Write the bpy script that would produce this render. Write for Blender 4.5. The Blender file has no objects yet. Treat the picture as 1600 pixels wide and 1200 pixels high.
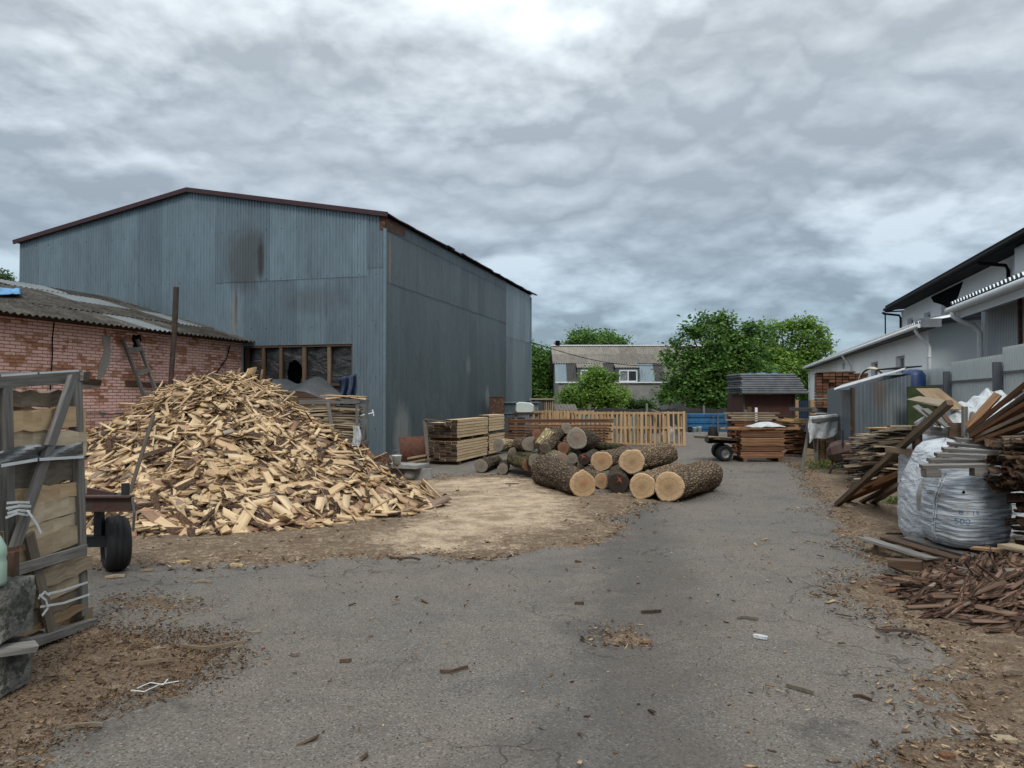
import bpy, math, random
import numpy as np
from mathutils import Vector, Matrix, noise as mnoise
R=random.Random(7); NR=np.random.RandomState(11)
C=bpy.context.scene.collection
sc=bpy.context.scene
# ---------------- camera ----------------
F=1180.0; H0=1.6; TH=math.atan(22/F)
cam=bpy.data.cameras.new('camera'); cam.sensor_width=36; cam.lens=36*F/1600; cam.clip_end=3000; cam.clip_start=0.05
co=bpy.data.objects.new('camera',cam); C.objects.link(co); co.location=(0,0,H0); co.rotation_euler=(math.pi/2+TH,0,0)
sc.camera=co
# ---------------- world ----------------
SUN_EL=math.radians(48); SUN_AZ=math.radians(178)   # behind the camera, a little left
w=bpy.data.worlds.new("World"); sc.world=w; w.use_nodes=True
OX=11.4
def world():
    nt=w.node_tree; nt.nodes.clear(); L=nt.links
    def N(t,**k):
        n=nt.nodes.new(t)
        for a,b in k.items(): setattr(n,a,b)
        return n
    def M(op,a,b=None,c=None,clamp=False):
        n=N('ShaderNodeMath',operation=op); n.use_clamp=clamp
        for i,v in enumerate((a,b,c)):
            if v is None: continue
            if isinstance(v,(int,float)): n.inputs[i].default_value=v
            else: L.new(v,n.inputs[i])
        return n.outputs[0]
    out=N('ShaderNodeOutputWorld'); bg=N('ShaderNodeBackground'); bg.inputs[1].default_value=0.1
    sky=N('ShaderNodeTexSky',sky_type='NISHITA'); sky.sun_disc=False; sky.sun_elevation=SUN_EL; sky.sun_rotation=SUN_AZ
    tc=N('ShaderNodeTexCoord'); sp=N('ShaderNodeSeparateXYZ'); L.new(tc.outputs['Generated'],sp.inputs[0])
    z=M('MAXIMUM',sp.outputs[2],0.0)
    def layer(up):
        """cloud density in direction (x,y,z+up)"""
        z2=M('ADD',z,up); zz=M('ADD',z2,0.30)
        u=M('DIVIDE',sp.outputs[0],zz); v=M('DIVIDE',sp.outputs[1],zz)
        cb=N('ShaderNodeCombineXYZ'); L.new(u,cb.inputs[0]); L.new(v,cb.inputs[1]); L.new(M('MULTIPLY',z2,1.6),cb.inputs[2])
        def noi(scale,det,rough,dist,off):
            mp=N('ShaderNodeMapping'); mp.inputs['Location'].default_value=off; L.new(cb.outputs[0],mp.inputs[0])
            n=N('ShaderNodeTexNoise'); L.new(mp.outputs[0],n.inputs['Vector'])
            n.inputs['Scale'].default_value=scale; n.inputs['Detail'].default_value=det; n.inputs['Roughness'].default_value=rough; n.inputs['Distortion'].default_value=dist
            return n.outputs[0]
        a=noi(0.8,2,0.4,0.1,(OX,1.7,0)); b=noi(1.7,8,0.53,0.18,(OX+4.3,2.2,4.0)); c=noi(5.5,5,0.5,0.1,(1.3,8.2,2))
        bil=M('ABSOLUTE',M('MULTIPLY',M('SUBTRACT',b,0.5),2.2)); bc=M('ABSOLUTE',M('MULTIPLY',M('SUBTRACT',c,0.5),2.2))
        return M('ADD',M('MULTIPLY',a,0.28),M('ADD',M('MULTIPLY',b,0.60),M('ADD',M('MULTIPLY',bil,0.22),M('MULTIPLY',bc,0.14))))
    d0=layer(0.0); d1=layer(0.022)
    rel=M('MULTIPLY',M('SUBTRACT',d0,d1),1.5)
    s=M('ADD',M('ADD',d0,rel),-0.028)
    mrr=N('ShaderNodeMapRange'); L.new(s,mrr.inputs[0]); mrr.inputs[1].default_value=0.34; mrr.inputs[2].default_value=0.74; mrr.inputs[3].default_value=0.71; mrr.inputs[4].default_value=1.46
    mul=mrr.outputs[0]; cb2=N('ShaderNodeCombineXYZ'); L.new(M('MULTIPLY',M('POWER',mul,1.06),1.0),cb2.inputs[0]); L.new(mul,cb2.inputs[1]); L.new(M('POWER',mul,0.93),cb2.inputs[2])
    gr=N('ShaderNodeValToRGB'); L.new(z,gr.inputs[0]); g=gr.color_ramp
    g.elements[0].position=0.0; g.elements[0].color=(2.0,2.65,3.2,1)
    g.elements[1].position=0.5; g.elements[1].color=(4.5,4.9,5.15,1)
    for p,col in ((0.10,(2.15,2.8,3.35,1)),(0.22,(2.95,3.42,3.9,1)),(0.36,(3.9,4.35,4.7,1))):
        x=g.elements.new(p); x.color=col
    mx=N('ShaderNodeVectorMath',operation='MULTIPLY'); L.new(gr.outputs[0],mx.inputs[0]); L.new(cb2.outputs[0],mx.inputs[1])
    zr=N('ShaderNodeMapRange'); L.new(z,zr.inputs[0]); zr.inputs[1].default_value=0.42; zr.inputs[2].default_value=1.0; zr.inputs[3].default_value=1.0; zr.inputs[4].default_value=2.5
    sc_=N('ShaderNodeVectorMath',operation='SCALE'); L.new(mx.outputs[0],sc_.inputs[0]); L.new(zr.outputs[0],sc_.inputs['Scale'])
    m2=N('ShaderNodeMix',data_type='RGBA'); m2.inputs[0].default_value=0.93; L.new(sky.outputs[0],m2.inputs[6]); L.new(sc_.outputs[0],m2.inputs[7])
    L.new(m2.outputs[2],bg.inputs[0]); L.new(bg.outputs[0],out.inputs[0])
world()
sl=bpy.data.lights.new('sun','SUN'); sl.energy=1.1; sl.angle=math.radians(16); sl.color=(1,0.96,0.9)
so=bpy.data.objects.new('sun',sl); C.objects.link(so)
sd=Vector((math.sin(SUN_AZ)*math.cos(SUN_EL),math.cos(SUN_AZ)*math.cos(SUN_EL),math.sin(SUN_EL)))
so.rotation_euler=sd.to_track_quat('Z','Y').to_euler()
sc.view_settings.view_transform='Standard'; sc.view_settings.look='None'; sc.view_settings.exposure=0.70; sc.view_settings.gamma=1
sc.render.engine='CYCLES'
# ---------------- coordinates ----------------
def P(px,py,Y):
    u=(px-800)/F; v=(600-py)/F
    dy=math.cos(TH)-v*math.sin(TH); dz=math.sin(TH)+v*math.cos(TH)
    k=Y/dy; return Vector((u*k,Y,H0+dz*k))
def G(px,py,z=0.0):
    u=(px-800)/F; v=(600-py)/F
    dy=math.cos(TH)-v*math.sin(TH); dz=math.sin(TH)+v*math.cos(TH)
    k=(z-H0)/dz; return Vector((u*k,dy*k,z))
AX=Vector((0.269,0.963,0)).normalized(); PX=Vector((AX.y,-AX.x,0))
def W(s,t,z=0): return AX*s+PX*t+Vector((0,0,z))
UP=Vector((0,0,1))
# ---------------- noise (numpy) ----------------
_T=NR.rand(512,512)
def vn(x,y,seed=0):
    x=np.asarray(x)+seed*17.3; y=np.asarray(y)+seed*9.7
    xi=np.floor(x).astype(int); yi=np.floor(y).astype(int); fx=x-xi; fy=y-yi
    fx=fx*fx*(3-2*fx); fy=fy*fy*(3-2*fy)
    a=_T[xi%512,yi%512]; b=_T[(xi+1)%512,yi%512]; c=_T[xi%512,(yi+1)%512]; d=_T[(xi+1)%512,(yi+1)%512]
    return (a*(1-fx)+b*fx)*(1-fy)+(c*(1-fx)+d*fx)*fy
def fbm(x,y,o=4,seed=0,r=0.5):
    s=0;a=1;n=0
    for i in range(o):
        s=s+a*vn(x*2**i,y*2**i,seed+i*3); n+=a; a*=r
    return s/n
# ---------------- objects / tags ----------------
def tag(o,label=None,cat=None,group=None,kind=None):
    if label: o['label']=label
    if cat: o['category']=cat
    if group: o['group']=group
    if kind: o['kind']=kind
    return o
def thing(name,label,cat,loc=(0,0,0),rz=0,group=None):
    o=bpy.data.objects.new(name,None); C.objects.link(o); o.location=loc; o.rotation_euler=(0,0,rz); o.empty_display_size=0.2
    return tag(o,label,cat,group)
def WM(o):
    b=Matrix.LocRotScale(o.location,o.rotation_euler,o.scale)
    return (WM(o.parent)@o.matrix_parent_inverse@b) if o.parent else b
def link(name,me,parent=None,loc=None,inv=True):
    o=bpy.data.objects.new(name,me); C.objects.link(o)
    if parent is not None:
        o.parent=parent
        if inv:   # geometry is in world coordinates
            o.matrix_parent_inverse=WM(parent).inverted()
    if loc is not None: o.location=loc
    return o
class MB:
    def __init__(s): s.v=[];s.f=[];s.uv=[];s.t=[];s.m=[];s.e=[]
    def face(s,pts,uvs=None,tone=0.5,mi=0,end=0.0):
        b=len(s.v); s.v+= [tuple(p) for p in pts]; s.f.append(tuple(range(b,b+len(pts))))
        s.uv+= list(uvs) if uvs else [(0,0)]*len(pts); s.t.append(tone); s.m.append(mi); s.e.append(end)
    def hexa(s,c,tone=None,mi=0,L=1,Wd=.1,Ht=.1,mi_top=None):
        # c: 8 corners, index = (end)*4 + ring(0..3): ring order (-w,-h),(+w,-h),(+w,+h),(-w,+h)
        if tone is None: tone=R.random()
        o=R.random()*30; q=R.random()*30
        b=len(s.v); s.v+=[tuple(p) for p in c]
        def add(idx,uvs,end=0.0,m=None):
            s.f.append(tuple(b+i for i in idx)); s.uv+=[(u+o,v+q) for u,v in uvs]; s.t.append(tone); s.m.append(mi if m is None else m); s.e.append(end)
        for k in range(4):
            a,d=k,(k+1)%4; ww=Wd if k%2==0 else Ht; off=k*0.37
            add((a,4+a,4+d,d),((0,off),(L,off),(L,off+ww),(0,off+ww)),m=(mi_top if (k==2 and mi_top is not None) else None))
        add((0,1,2,3),((0,0),(0,Wd),(Ht,Wd),(Ht,0)),1.0); add((7,6,5,4),((0,0),(0,Wd),(Ht,Wd),(Ht,0)),1.0)
    def beam(s,p0,p1,wd,ht,up=UP,tone=None,mi=0,jit=0.0,taper=1.0,mi_top=None):
        p0=Vector(p0);p1=Vector(p1); d=(p1-p0); L=d.length; d.normalize(); up=Vector(up)
        side=d.cross(up)
        if side.length<1e-4: side=d.cross(Vector((1,0,0)))
        side.normalize(); u2=side.cross(d).normalized(); c=[]
        for e,(p,k) in enumerate(((p0,1.0),(p1,taper))):
            for sx,sz in ((-1,-1),(1,-1),(1,1),(-1,1)):
                q=p+side*(sx*wd/2*k)+u2*(sz*ht/2*k)
                if jit: q=q+d*R.uniform(-jit,jit)+side*R.uniform(-jit,jit)*.5+u2*R.uniform(-jit,jit)*.3
                c.append(q)
        s.hexa(c,tone,mi,L,wd,ht,mi_top)
    def box(s,c,sz,tone=None,mi=0,rz=0):
        c=Vector(c); m=Matrix.Rotation(rz,3,'Z'); a=m@Vector((sz[0]/2,0,0))
        s.beam(c-a,c+a,sz[1],sz[2],UP,tone,mi)
    def tube(s,pts,r,n=10,tone=0.5,mi=0,cap=True,mcap=None):
        pts=[Vector(p) for p in pts]; rr=r if isinstance(r,(list,tuple)) else [r]*len(pts)
        rings=[]; prev=None; acc=0
        for i,p in enumerate(pts):
            d=(pts[min(i+1,len(pts)-1)]-pts[max(i-1,0)]).normalized()
            if prev is None:
                x=d.cross(UP); 
                if x.length<1e-3: x=d.cross(Vector((1,0,0)))
            else: x=prev-d*prev.dot(d)
            x.normalize(); prev=x; y=d.cross(x)
            b=len(s.v)
            for k in range(n):
                a=2*math.pi*k/n; s.v.append(tuple(p+x*math.cos(a)*rr[i]+y*math.sin(a)*rr[i]))
            if i: acc+=(pts[i]-pts[i-1]).length
            rings.append((b,acc))
        for i in range(len(rings)-1):
            b0,a0=rings[i]; b1,a1=rings[i+1]
            for k in range(n):
                k2=(k+1)%n; s.f.append((b0+k,b0+k2,b1+k2,b1+k)); c=2*math.pi*rr[i]
                s.uv+=[(a0,c*k/n),(a0,c*(k+1)/n),(a1,c*(k+1)/n),(a1,c*k/n)]; s.t.append(tone); s.m.append(mi); s.e.append(0)
        if cap:
            for (b,_),rev in ((rings[0],True),(rings[-1],False)):
                ids=list(range(b,b+n)); 
                if rev: ids.reverse()
                s.f.append(tuple(ids)); s.uv+=[(0.02*k,0) for k in range(n)]; s.t.append(tone); s.m.append(mi if mcap is None else mcap); s.e.append(1)
    def lathe(s,c,prof,n=24,tone=0.5,mi=0,axis=UP,capb=True,capt=True):
        c=Vector(c); axis=Vector(axis).normalized(); x=axis.orthogonal().normalized() if abs(axis.z)<.99 else Vector((1,0,0)); y=axis.cross(x)
        b=len(s.v)
        for r,z in prof:
            for k in range(n):
                a=2*math.pi*k/n; s.v.append(tuple(c+axis*z+x*math.cos(a)*r+y*math.sin(a)*r))
        for i in range(len(prof)-1):
            for k in range(n):
                k2=(k+1)%n; s.f.append((b+i*n+k,b+i*n+k2,b+(i+1)*n+k2,b+(i+1)*n+k))
                s.uv+=[(k/n,prof[i][1]),((k+1)/n,prof[i][1]),((k+1)/n,prof[i+1][1]),(k/n,prof[i+1][1])]; s.t.append(tone); s.m.append(mi); s.e.append(0)
        if capb: s.f.append(tuple(b+k for k in reversed(range(n)))); s.uv+=[(0,0)]*n; s.t.append(tone); s.m.append(mi); s.e.append(1)
        if capt:
            bb=b+(len(prof)-1)*n; s.f.append(tuple(bb+k for k in range(n))); s.uv+=[(0,0)]*n; s.t.append(tone); s.m.append(mi); s.e.append(1)
    def mesh(s,name,mats,smooth=False):
        me=bpy.data.meshes.new(name); me.from_pydata(s.v,[],s.f)
        uv=me.uv_layers.new(name='UVMap'); uv.data.foreach_set('uv',np.array(s.uv,dtype=np.float32).ravel())
        for nm,arr in (('tone',s.t),('end',s.e)):
            a=me.attributes.new(nm,'FLOAT','FACE'); a.data.foreach_set('value',np.array(arr,dtype=np.float32))
        me.polygons.foreach_set('material_index',np.array(s.m,dtype=np.int32))
        for m in (mats if isinstance(mats,(list,tuple)) else [mats]): me.materials.append(m)
        if smooth: me.polygons.foreach_set('use_smooth',np.array([len(f)<=4 for f in s.f],dtype=bool))
        me.update(); return me
    def build(s,name,mats,parent=None,smooth=False,loc=None,inv=True):
        return link(name,s.mesh(name,mats,smooth),parent,loc,inv)
def centred(mb,name,mats,base=None,smooth=False):
    """single-mesh thing whose origin is at its own base"""
    a=np.array(mb.v)
    if base is None: base=Vector((a[:,0].mean(),a[:,1].mean(),a[:,2].min()))
    mb.v=[(x-base[0],y-base[1],z-base[2]) for x,y,z in mb.v]
    return link(name,mb.mesh(name,mats,smooth),None,base)
def npmesh(name,V,Fc,uv,tone,mats,mi=None,end=None,smooth=False):
    me=bpy.data.meshes.new(name); k=Fc.shape[1]; n=Fc.shape[0]
    me.vertices.add(len(V)); me.vertices.foreach_set('co',V.astype(np.float32).ravel())
    me.loops.add(n*k); me.loops.foreach_set('vertex_index',Fc.astype(np.int32).ravel())
    me.polygons.add(n); me.polygons.foreach_set('loop_start',np.arange(0,n*k,k,dtype=np.int32))
    me.update(calc_edges=True)
    l=me.uv_layers.new(name='UVMap'); l.data.foreach_set('uv',uv.astype(np.float32).ravel())
    a=me.attributes.new('tone','FLOAT','FACE'); a.data.foreach_set('value',tone.astype(np.float32))
    a=me.attributes.new('end','FLOAT','FACE'); a.data.foreach_set('value',(end if end is not None else np.zeros(n)).astype(np.float32))
    if mi is not None: me.polygons.foreach_set('material_index',mi.astype(np.int32))
    for m in (mats if isinstance(mats,(list,tuple)) else [mats]): me.materials.append(m)
    if smooth: me.polygons.foreach_set('use_smooth',np.ones(n,dtype=bool))
    me.validate(); me.update(); return me
_BF=np.array([[0,4,5,1],[1,5,6,2],[2,6,7,3],[3,7,4,0],[0,1,2,3],[7,6,5,4]])
def boxes(cen,ax,half,tone,jit=0.0,barkp=0.0,shear=0.0):
    """cen N,3; ax N,3,3 rows=length,width,up axes; half N,3"""
    N=len(cen)
    sg=np.array([[-1,-1,-1],[-1,1,-1],[-1,1,1],[-1,-1,1],[1,-1,-1],[1,1,-1],[1,1,1],[1,-1,1]],float)
    loc=sg[None]*half[:,None,:]
    if jit: loc=loc*(1+NR.uniform(-jit,jit,(N,8,3)))
    if shear: # slanted, saw-cut ends
        k=NR.uniform(-shear,shear,(N,2)); loc[:,:4,0]+=k[:,:1]*loc[:,:4,1]; loc[:,4:,0]+=k[:,1:]*loc[:,4:,1]
    V=cen[:,None,:]+np.einsum('nvk,nkd->nvd',loc,ax)
    Fc=(_BF[None]+(np.arange(N)*8)[:,None,None]).reshape(-1,4)
    L=half[:,0]*2;Wd=half[:,1]*2;Ht=half[:,2]*2; z=np.zeros(N)
    uv=np.zeros((N,6,4,2))
    for k,(ww) in enumerate((Wd,Ht,Wd,Ht)):
        uv[:,k,1,0]=L;uv[:,k,2,0]=L;uv[:,k,2,1]=ww;uv[:,k,3,1]=ww
    for k in (4,5): uv[:,k,1,1]=Wd;uv[:,k,2,1]=Wd;uv[:,k,2,0]=Ht;uv[:,k,3,0]=Ht
    uv+=NR.uniform(0,30,(N,1,1,2))
    end=np.tile(np.array([0,0,0,0,1,1.0]),N)
    mi=np.zeros((N,6),int)
    if barkp>0:
        hb=NR.rand(N)<barkp; mi[hb,2]=1; mi[hb,1]=1
        hb=NR.rand(N)<barkp*.35; mi[hb,:4]=1
    return V.reshape(-1,3),Fc,uv.reshape(-1,2),np.repeat(tone,6),mi.ravel(),end
def frames(nrm,yaw,tilt=0.0):
    """orthonormal frames from surface normals N,3 with yaw angle"""
    N=len(nrm); n=nrm+NR.normal(0,1,(N,3))*tilt; n/=np.linalg.norm(n,axis=1)[:,None]
    h=np.stack([np.cos(yaw),np.sin(yaw),np.zeros(N)],1); h=h-n*np.sum(h*n,1)[:,None]; h/=np.linalg.norm(h,axis=1)[:,None]
    s=np.cross(n,h); return np.stack([h,s,n],1)
# ---------------- material helpers ----------------
class MT:
    def __init__(s,name,rough=0.8,metal=0.0,spec=0.3):
        s.m=bpy.data.materials.new(name); s.m.use_nodes=True; s.nt=s.m.node_tree; s.nt.nodes.clear()
        s.o=s.n('ShaderNodeOutputMaterial'); s.b=s.n('ShaderNodeBsdfPrincipled'); s.l(s.b.outputs[0],s.o.inputs[0])
        s.b.inputs['Roughness'].default_value=rough; s.b.inputs['Metallic'].default_value=metal; s.b.inputs['Specular IOR Level'].default_value=spec
    def n(s,t,**k):
        x=s.nt.nodes.new(t)
        for a,b in k.items(): setattr(x,a,b)
        return x
    def l(s,a,b): s.nt.links.new(a,b)
    def setv(s,i,v):
        if isinstance(v,(int,float)): i.default_value=v
        elif isinstance(v,(tuple,list)): i.default_value=(tuple(v)+(1,))[:len(i.default_value)] if len(v)==3 and len(i.default_value)==4 else v
        else: s.l(v,i)
    def math(s,op,a,b=0.0,clamp=False):
        x=s.n('ShaderNodeMath',operation=op); x.use_clamp=clamp; s.setv(x.inputs[0],a); s.setv(x.inputs[1],b); return x.outputs[0]
    def uv(s,scale=(1,1,1),loc=(0,0,0)):
        t=s.n('ShaderNodeTexCoord'); mp=s.n('ShaderNodeMapping'); mp.inputs['Scale'].default_value=scale; mp.inputs['Location'].default_value=loc; s.l(t.outputs['UV'],mp.inputs[0]); return mp.outputs[0]
    def pos(s,scale=(1,1,1)):
        t=s.n('ShaderNodeNewGeometry'); mp=s.n('ShaderNodeMapping'); mp.inputs['Scale'].default_value=scale; s.l(t.outputs['Position'],mp.inputs[0]); return mp.outputs[0]
    def oc(s,scale=(1,1,1)):
        t=s.n('ShaderNodeTexCoord'); mp=s.n('ShaderNodeMapping'); mp.inputs['Scale'].default_value=scale; s.l(t.outputs['Object'],mp.inputs[0]); return mp.outputs[0]
    def noise(s,v,scale=1,det=4,rough=.55,dist=0):
        x=s.n('ShaderNodeTexNoise'); s.l(v,x.inputs['Vector']); x.inputs['Scale'].default_value=scale; x.inputs['Detail'].default_value=det; x.inputs['Roughness'].default_value=rough; x.inputs['Distortion'].default_value=dist; return x.outputs[0]
    def vor(s,v,scale=1,feature='F1',out=0,rand=1.0):
        x=s.n('ShaderNodeTexVoronoi',feature=feature); s.l(v,x.inputs['Vector']); x.inputs['Scale'].default_value=scale; x.inputs['Randomness'].default_value=rand; return x.outputs[out]
    def attr(s,name,out=2):
        x=s.n('ShaderNodeAttribute',attribute_name=name); return x.outputs[out]
    def rnd(s):
        return s.n('ShaderNodeObjectInfo').outputs['Random']
    def ramp(s,f,stops,interp='LINEAR'):
        x=s.n('ShaderNodeValToRGB'); s.l(f,x.inputs[0]); e=x.color_ramp; e.interpolation=interp
        for i,(p,c) in enumerate(stops):
            if isinstance(c,(int,float)): c=(c,c,c)
            el=e.elements[i] if i<2 else e.elements.new(p)
            el.position=p; el.color=tuple(c)+(1,)
        return x.outputs[0]
    def mr(s,v,a,b,c=0.0,d=1.0,smooth=False):
        x=s.n('ShaderNodeMapRange'); 
        if smooth: x.interpolation_type='SMOOTHSTEP'
        s.setv(x.inputs[0],v)
        for i,q in enumerate((a,b,c,d)): x.inputs[i+1].default_value=q
        return x.outputs[0]
    def mix(s,f,a,b,bt='MIX'):
        x=s.n('ShaderNodeMix',data_type='RGBA',blend_type=bt); s.setv(x.inputs[0],f); s.setv(x.inputs[6],a); s.setv(x.inputs[7],b); return x.outputs[2]
    def bump(s,h,strength=.5,dist=.01,prev=None):
        x=s.n('ShaderNodeBump'); x.inputs['Strength'].default_value=strength; x.inputs['Distance'].default_value=dist; s.l(h,x.inputs['Height'])
        if prev is not None: s.l(prev,x.inputs['Normal'])
        return x.outputs[0]
    def done(s,col=None,nrm=None,rough=None):
        if col is not None: s.setv(s.b.inputs['Base Color'],col)
        if nrm is not None: s.l(nrm,s.b.inputs['Normal'])
        if rough is not None: s.setv(s.b.inputs['Roughness'],rough)
        return s.m
def wood(name,stops,end=(0.2,0.13,0.07),gr=(3,45,1),dark=0.55,rough=.8,rndo=False,spots=None):
    m=MT(name,rough,spec=.2)
    t=m.attr('tone')
    if rndo: t=m.math('FRACT',m.math('ADD',t,m.rnd()))
    base=m.ramp(t,stops)
    g=m.noise(m.uv(gr),1,5,.65,.4); g2=m.noise(m.uv((1.3,6,1)),1,3)
    c=m.mix(m.mr(g,.35,.7),m.mix(1.0,base,(dark,dark*.93,dark*.85),'MULTIPLY'),base)
    c=m.mix(m.mr(g2,.5,.75,0,.55),c,m.mix(1.0,c,(.62,.56,.5),'MULTIPLY'))
    if spots: c=m.mix(m.mr(m.noise(m.uv((5,9,1)),1,3),.6,.68),c,spots)
    e=m.mix(m.mr(m.noise(m.uv((60,60,1)),1,3),.3,.7),end,tuple(q*.55 for q in end))
    em=m.mix(m.mr(t,0,1,.7,1.2),(0,0,0),e,'ADD')
    e=m.mix(1.0,e,m.mix(t,(.6,.55,.5),(1.5,1.45,1.4)),'MULTIPLY'); c=m.mix(m.math('MULTIPLY',m.attr('end'),.97),c,e)
    return m.done(c,m.bump(g,.5,.004))
M={}
M['fresh']=wood('fresh_sawn_wood',((0,(.44,.29,.14)),(.3,(.55,.38,.19)),(.6,(.62,.44,.235)),(.8,(.40,.25,.12)),(1,(.30,.16,.085))),end=(.42,.28,.14),rndo=False)
M['pile']=wood('offcut_wood',((0,(.46,.32,.18)),(.2,(.61,.45,.27)),(.5,(.72,.56,.36)),(.76,(.54,.39,.23)),(.86,(.36,.22,.14)),(.94,(.22,.14,.10)),(1,(.34,.30,.25))),end=(.42,.28,.14),dark=.72,rndo=True,gr=(3,60,1))
M['lumber']=wood('stacked_lumber',((0,(.60,.45,.28)),(.5,(.70,.54,.35)),(1,(.50,.37,.22))),end=(.05,.036,.027),dark=.75,rndo=True)
M['redlumber']=wood('reddish_lumber',((0,(.17,.085,.05)),(.5,(.23,.12,.07)),(1,(.12,.065,.04))),end=(.15,.075,.045),rndo=True)
M['grey']=wood('weathered_grey_wood',((0,(.19,.185,.178)),(.5,(.255,.245,.23)),(1,(.14,.135,.128))),end=(.13,.115,.1),dark=.5,rndo=True)
M['slab']=wood('weathered_slab_wood',((0,(.36,.29,.20)),(.3,(.42,.345,.24)),(.55,(.25,.21,.16)),(.8,(.17,.15,.125)),(1,(.32,.22,.13))),end=(.2,.15,.1),dark=.6,rndo=True)
M['darkslab']=wood('dark_slab_wood',((0,(.09,.06,.042)),(.4,(.14,.09,.06)),(.7,(.06,.043,.033)),(1,(.22,.16,.11))),end=(.13,.085,.055),dark=.5,rndo=True)
M['brown']=wood('brown_planks',((0,(.17,.075,.035)),(.5,(.24,.11,.05)),(1,(.12,.06,.034))),end=(.16,.08,.045),rndo=True)
M['pallet']=wood('pallet_wood',((0,(.42,.29,.165)),(.5,(.5,.355,.21)),(1,(.36,.235,.125))),end=(.33,.2,.11),dark=.75,rndo=True)
def barkmat(name,c1,c2,sc=1.0,moss=0.0,stretch=3.0):
    m=MT(name,.92,spec=.12); v=m.uv((1.0*sc,stretch*sc,1))
    n0=m.noise(v,7,3); 
    vv=m.n('ShaderNodeVectorMath',operation='ADD'); m.l(v,vv.inputs[0]); 
    s2=m.n('ShaderNodeVectorMath',operation='SCALE'); m.l(m.n('ShaderNodeTexNoise').outputs[1],s2.inputs[0]); s2.inputs['Scale'].default_value=.0
    m.l(s2.outputs[0],vv.inputs[1])
    d=m.vor(vv.outputs[0],9,'DISTANCE_TO_EDGE'); g=m.noise(v,22,5,.7,.6)
    h=m.math('ADD',m.mr(d,0,.28),m.math('MULTIPLY',g,.7))
    c=m.mix(m.mr(h,.35,1.15),c2,c1); c=m.mix(m.mr(n0,.45,.7,0,.6),c,tuple(q*.55 for q in c1))
    if moss: c=m.mix(m.mr(m.noise(m.oc(),3.5,3),.5,.66,0,moss),c,(.10,.125,.035))
    c=m.mix(1.0,c,m.mix(m.rnd(),(.7,.7,.73),(1.3,1.25,1.18)),'MULTIPLY')
    return m.done(c,m.bump(h,.9,.025))
M['bark']=barkmat('rough_log_bark',(.25,.185,.12),(.035,.024,.017),1.0)
M['oldbark']=barkmat('old_log_bark',(.15,.115,.08),(.03,.022,.016),1.1)
M['mossbark']=barkmat('mossy_log_bark',(.13,.105,.06),(.03,.025,.016),1.1,.8)
M['palebark']=barkmat('pale_peeling_bark',(.38,.33,.2),(.12,.085,.05),.8,.15)
M['redbark']=barkmat('pine_bark_strip',(.19,.115,.078),(.05,.03,.022),1.2)
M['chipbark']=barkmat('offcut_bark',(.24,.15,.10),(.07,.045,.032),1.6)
def simple(name,col,rough=.6,metal=0,spec=.4,var=.35,scale=6,bump=.15,bd=.004,rust=None,rustamt=.0,coords='oc'):
    m=MT(name,rough,metal,spec); v=m.oc() if coords=='oc' else m.pos()
    n=m.noise(v,scale,5,.6); c=m.mix(m.mr(n,.3,.7),tuple(q*(1-var) for q in col),col)
    if rust: 
        r=m.noise(v,scale*1.7,6,.65); c=m.mix(m.mr(r,.62-rustamt*.3,.70-rustamt*.3),c,rust)
    return m.done(c,m.bump(m.noise(v,scale*6,4),bump,bd))
M['rubber']=simple('tyre_rubber',(.012,.012,.012),.75,bump=.3)
M['rustred']=simple('rusty_red_paint',(.07,.026,.022),.7,rust=(.05,.032,.022),rustamt=.5,var=.4)
M['rust']=simple('rusted_steel',(.085,.048,.034),.85,rust=(.17,.075,.035),rustamt=.3,var=.5)
M['darkmetal']=simple('dark_steel',(.03,.03,.031),.6,metal=.3)
M['rim']=simple('grey_wheel_rim',(.2,.2,.2),.5,metal=.5,var=.5)
M['concrete']=simple('weathered_concrete',(.22,.21,.19),.95,spec=.15,var=.6,scale=7,bump=.9,bd=.02,rust=(.06,.062,.05),rustamt=.45)
M['conclight']=simple('pale_concrete',(.30,.295,.28),.9,spec=.2,var=.4,scale=8,bump=.5,bd=.008)
M['white']=simple('white_render',(.86,.87,.87),.85,var=.09,scale=1.2,bump=.2)
M['bluewhite']=simple('pale_blue_render',(.52,.56,.58),.85,var=.06,scale=1.0,bump=.2)
M['darkroof']=simple('dark_roof_metal',(.016,.014,.015),.85,spec=.12)
M['whitemetal']=simple('white_gutter_metal',(.72,.74,.75),.4,var=.15)
M['roofedge']=simple('grey_ribbed_roof',(.36,.40,.43),.45,metal=.4,var=.2)
M['black']=simple('soot_black',(.008,.008,.009),.95,spec=.05)
M['bluepaint']=simple('blue_painted_metal',(.018,.11,.235),.5,var=.3,rust=(.015,.05,.10),rustamt=.3,scale=2)
M['darkfence']=simple('dark_board_fence',(.045,.043,.042),.85,var=.5,scale=2)
M['canister']=simple('milky_plastic',(.5,.54,.5),.35,var=.12)
M['greenboard']=simple('mouldy_green_board',(.045,.065,.022),.9,var=.5,scale=5)
M['fencegrey']=simple('light_grey_fence_sheet',(.50,.54,.53),.45,metal=.15,var=.1,scale=.7)
M['postgrey']=simple('dark_grey_post_paint',(.10,.105,.115),.6,var=.15)
M['glass']=simple('window_glass',(.03,.035,.04),.08,spec=.8,var=.1,bump=0)
M['pvc']=simple('white_window_frame',(.62,.63,.64),.4,var=.05)
M['blocks']=None
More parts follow.
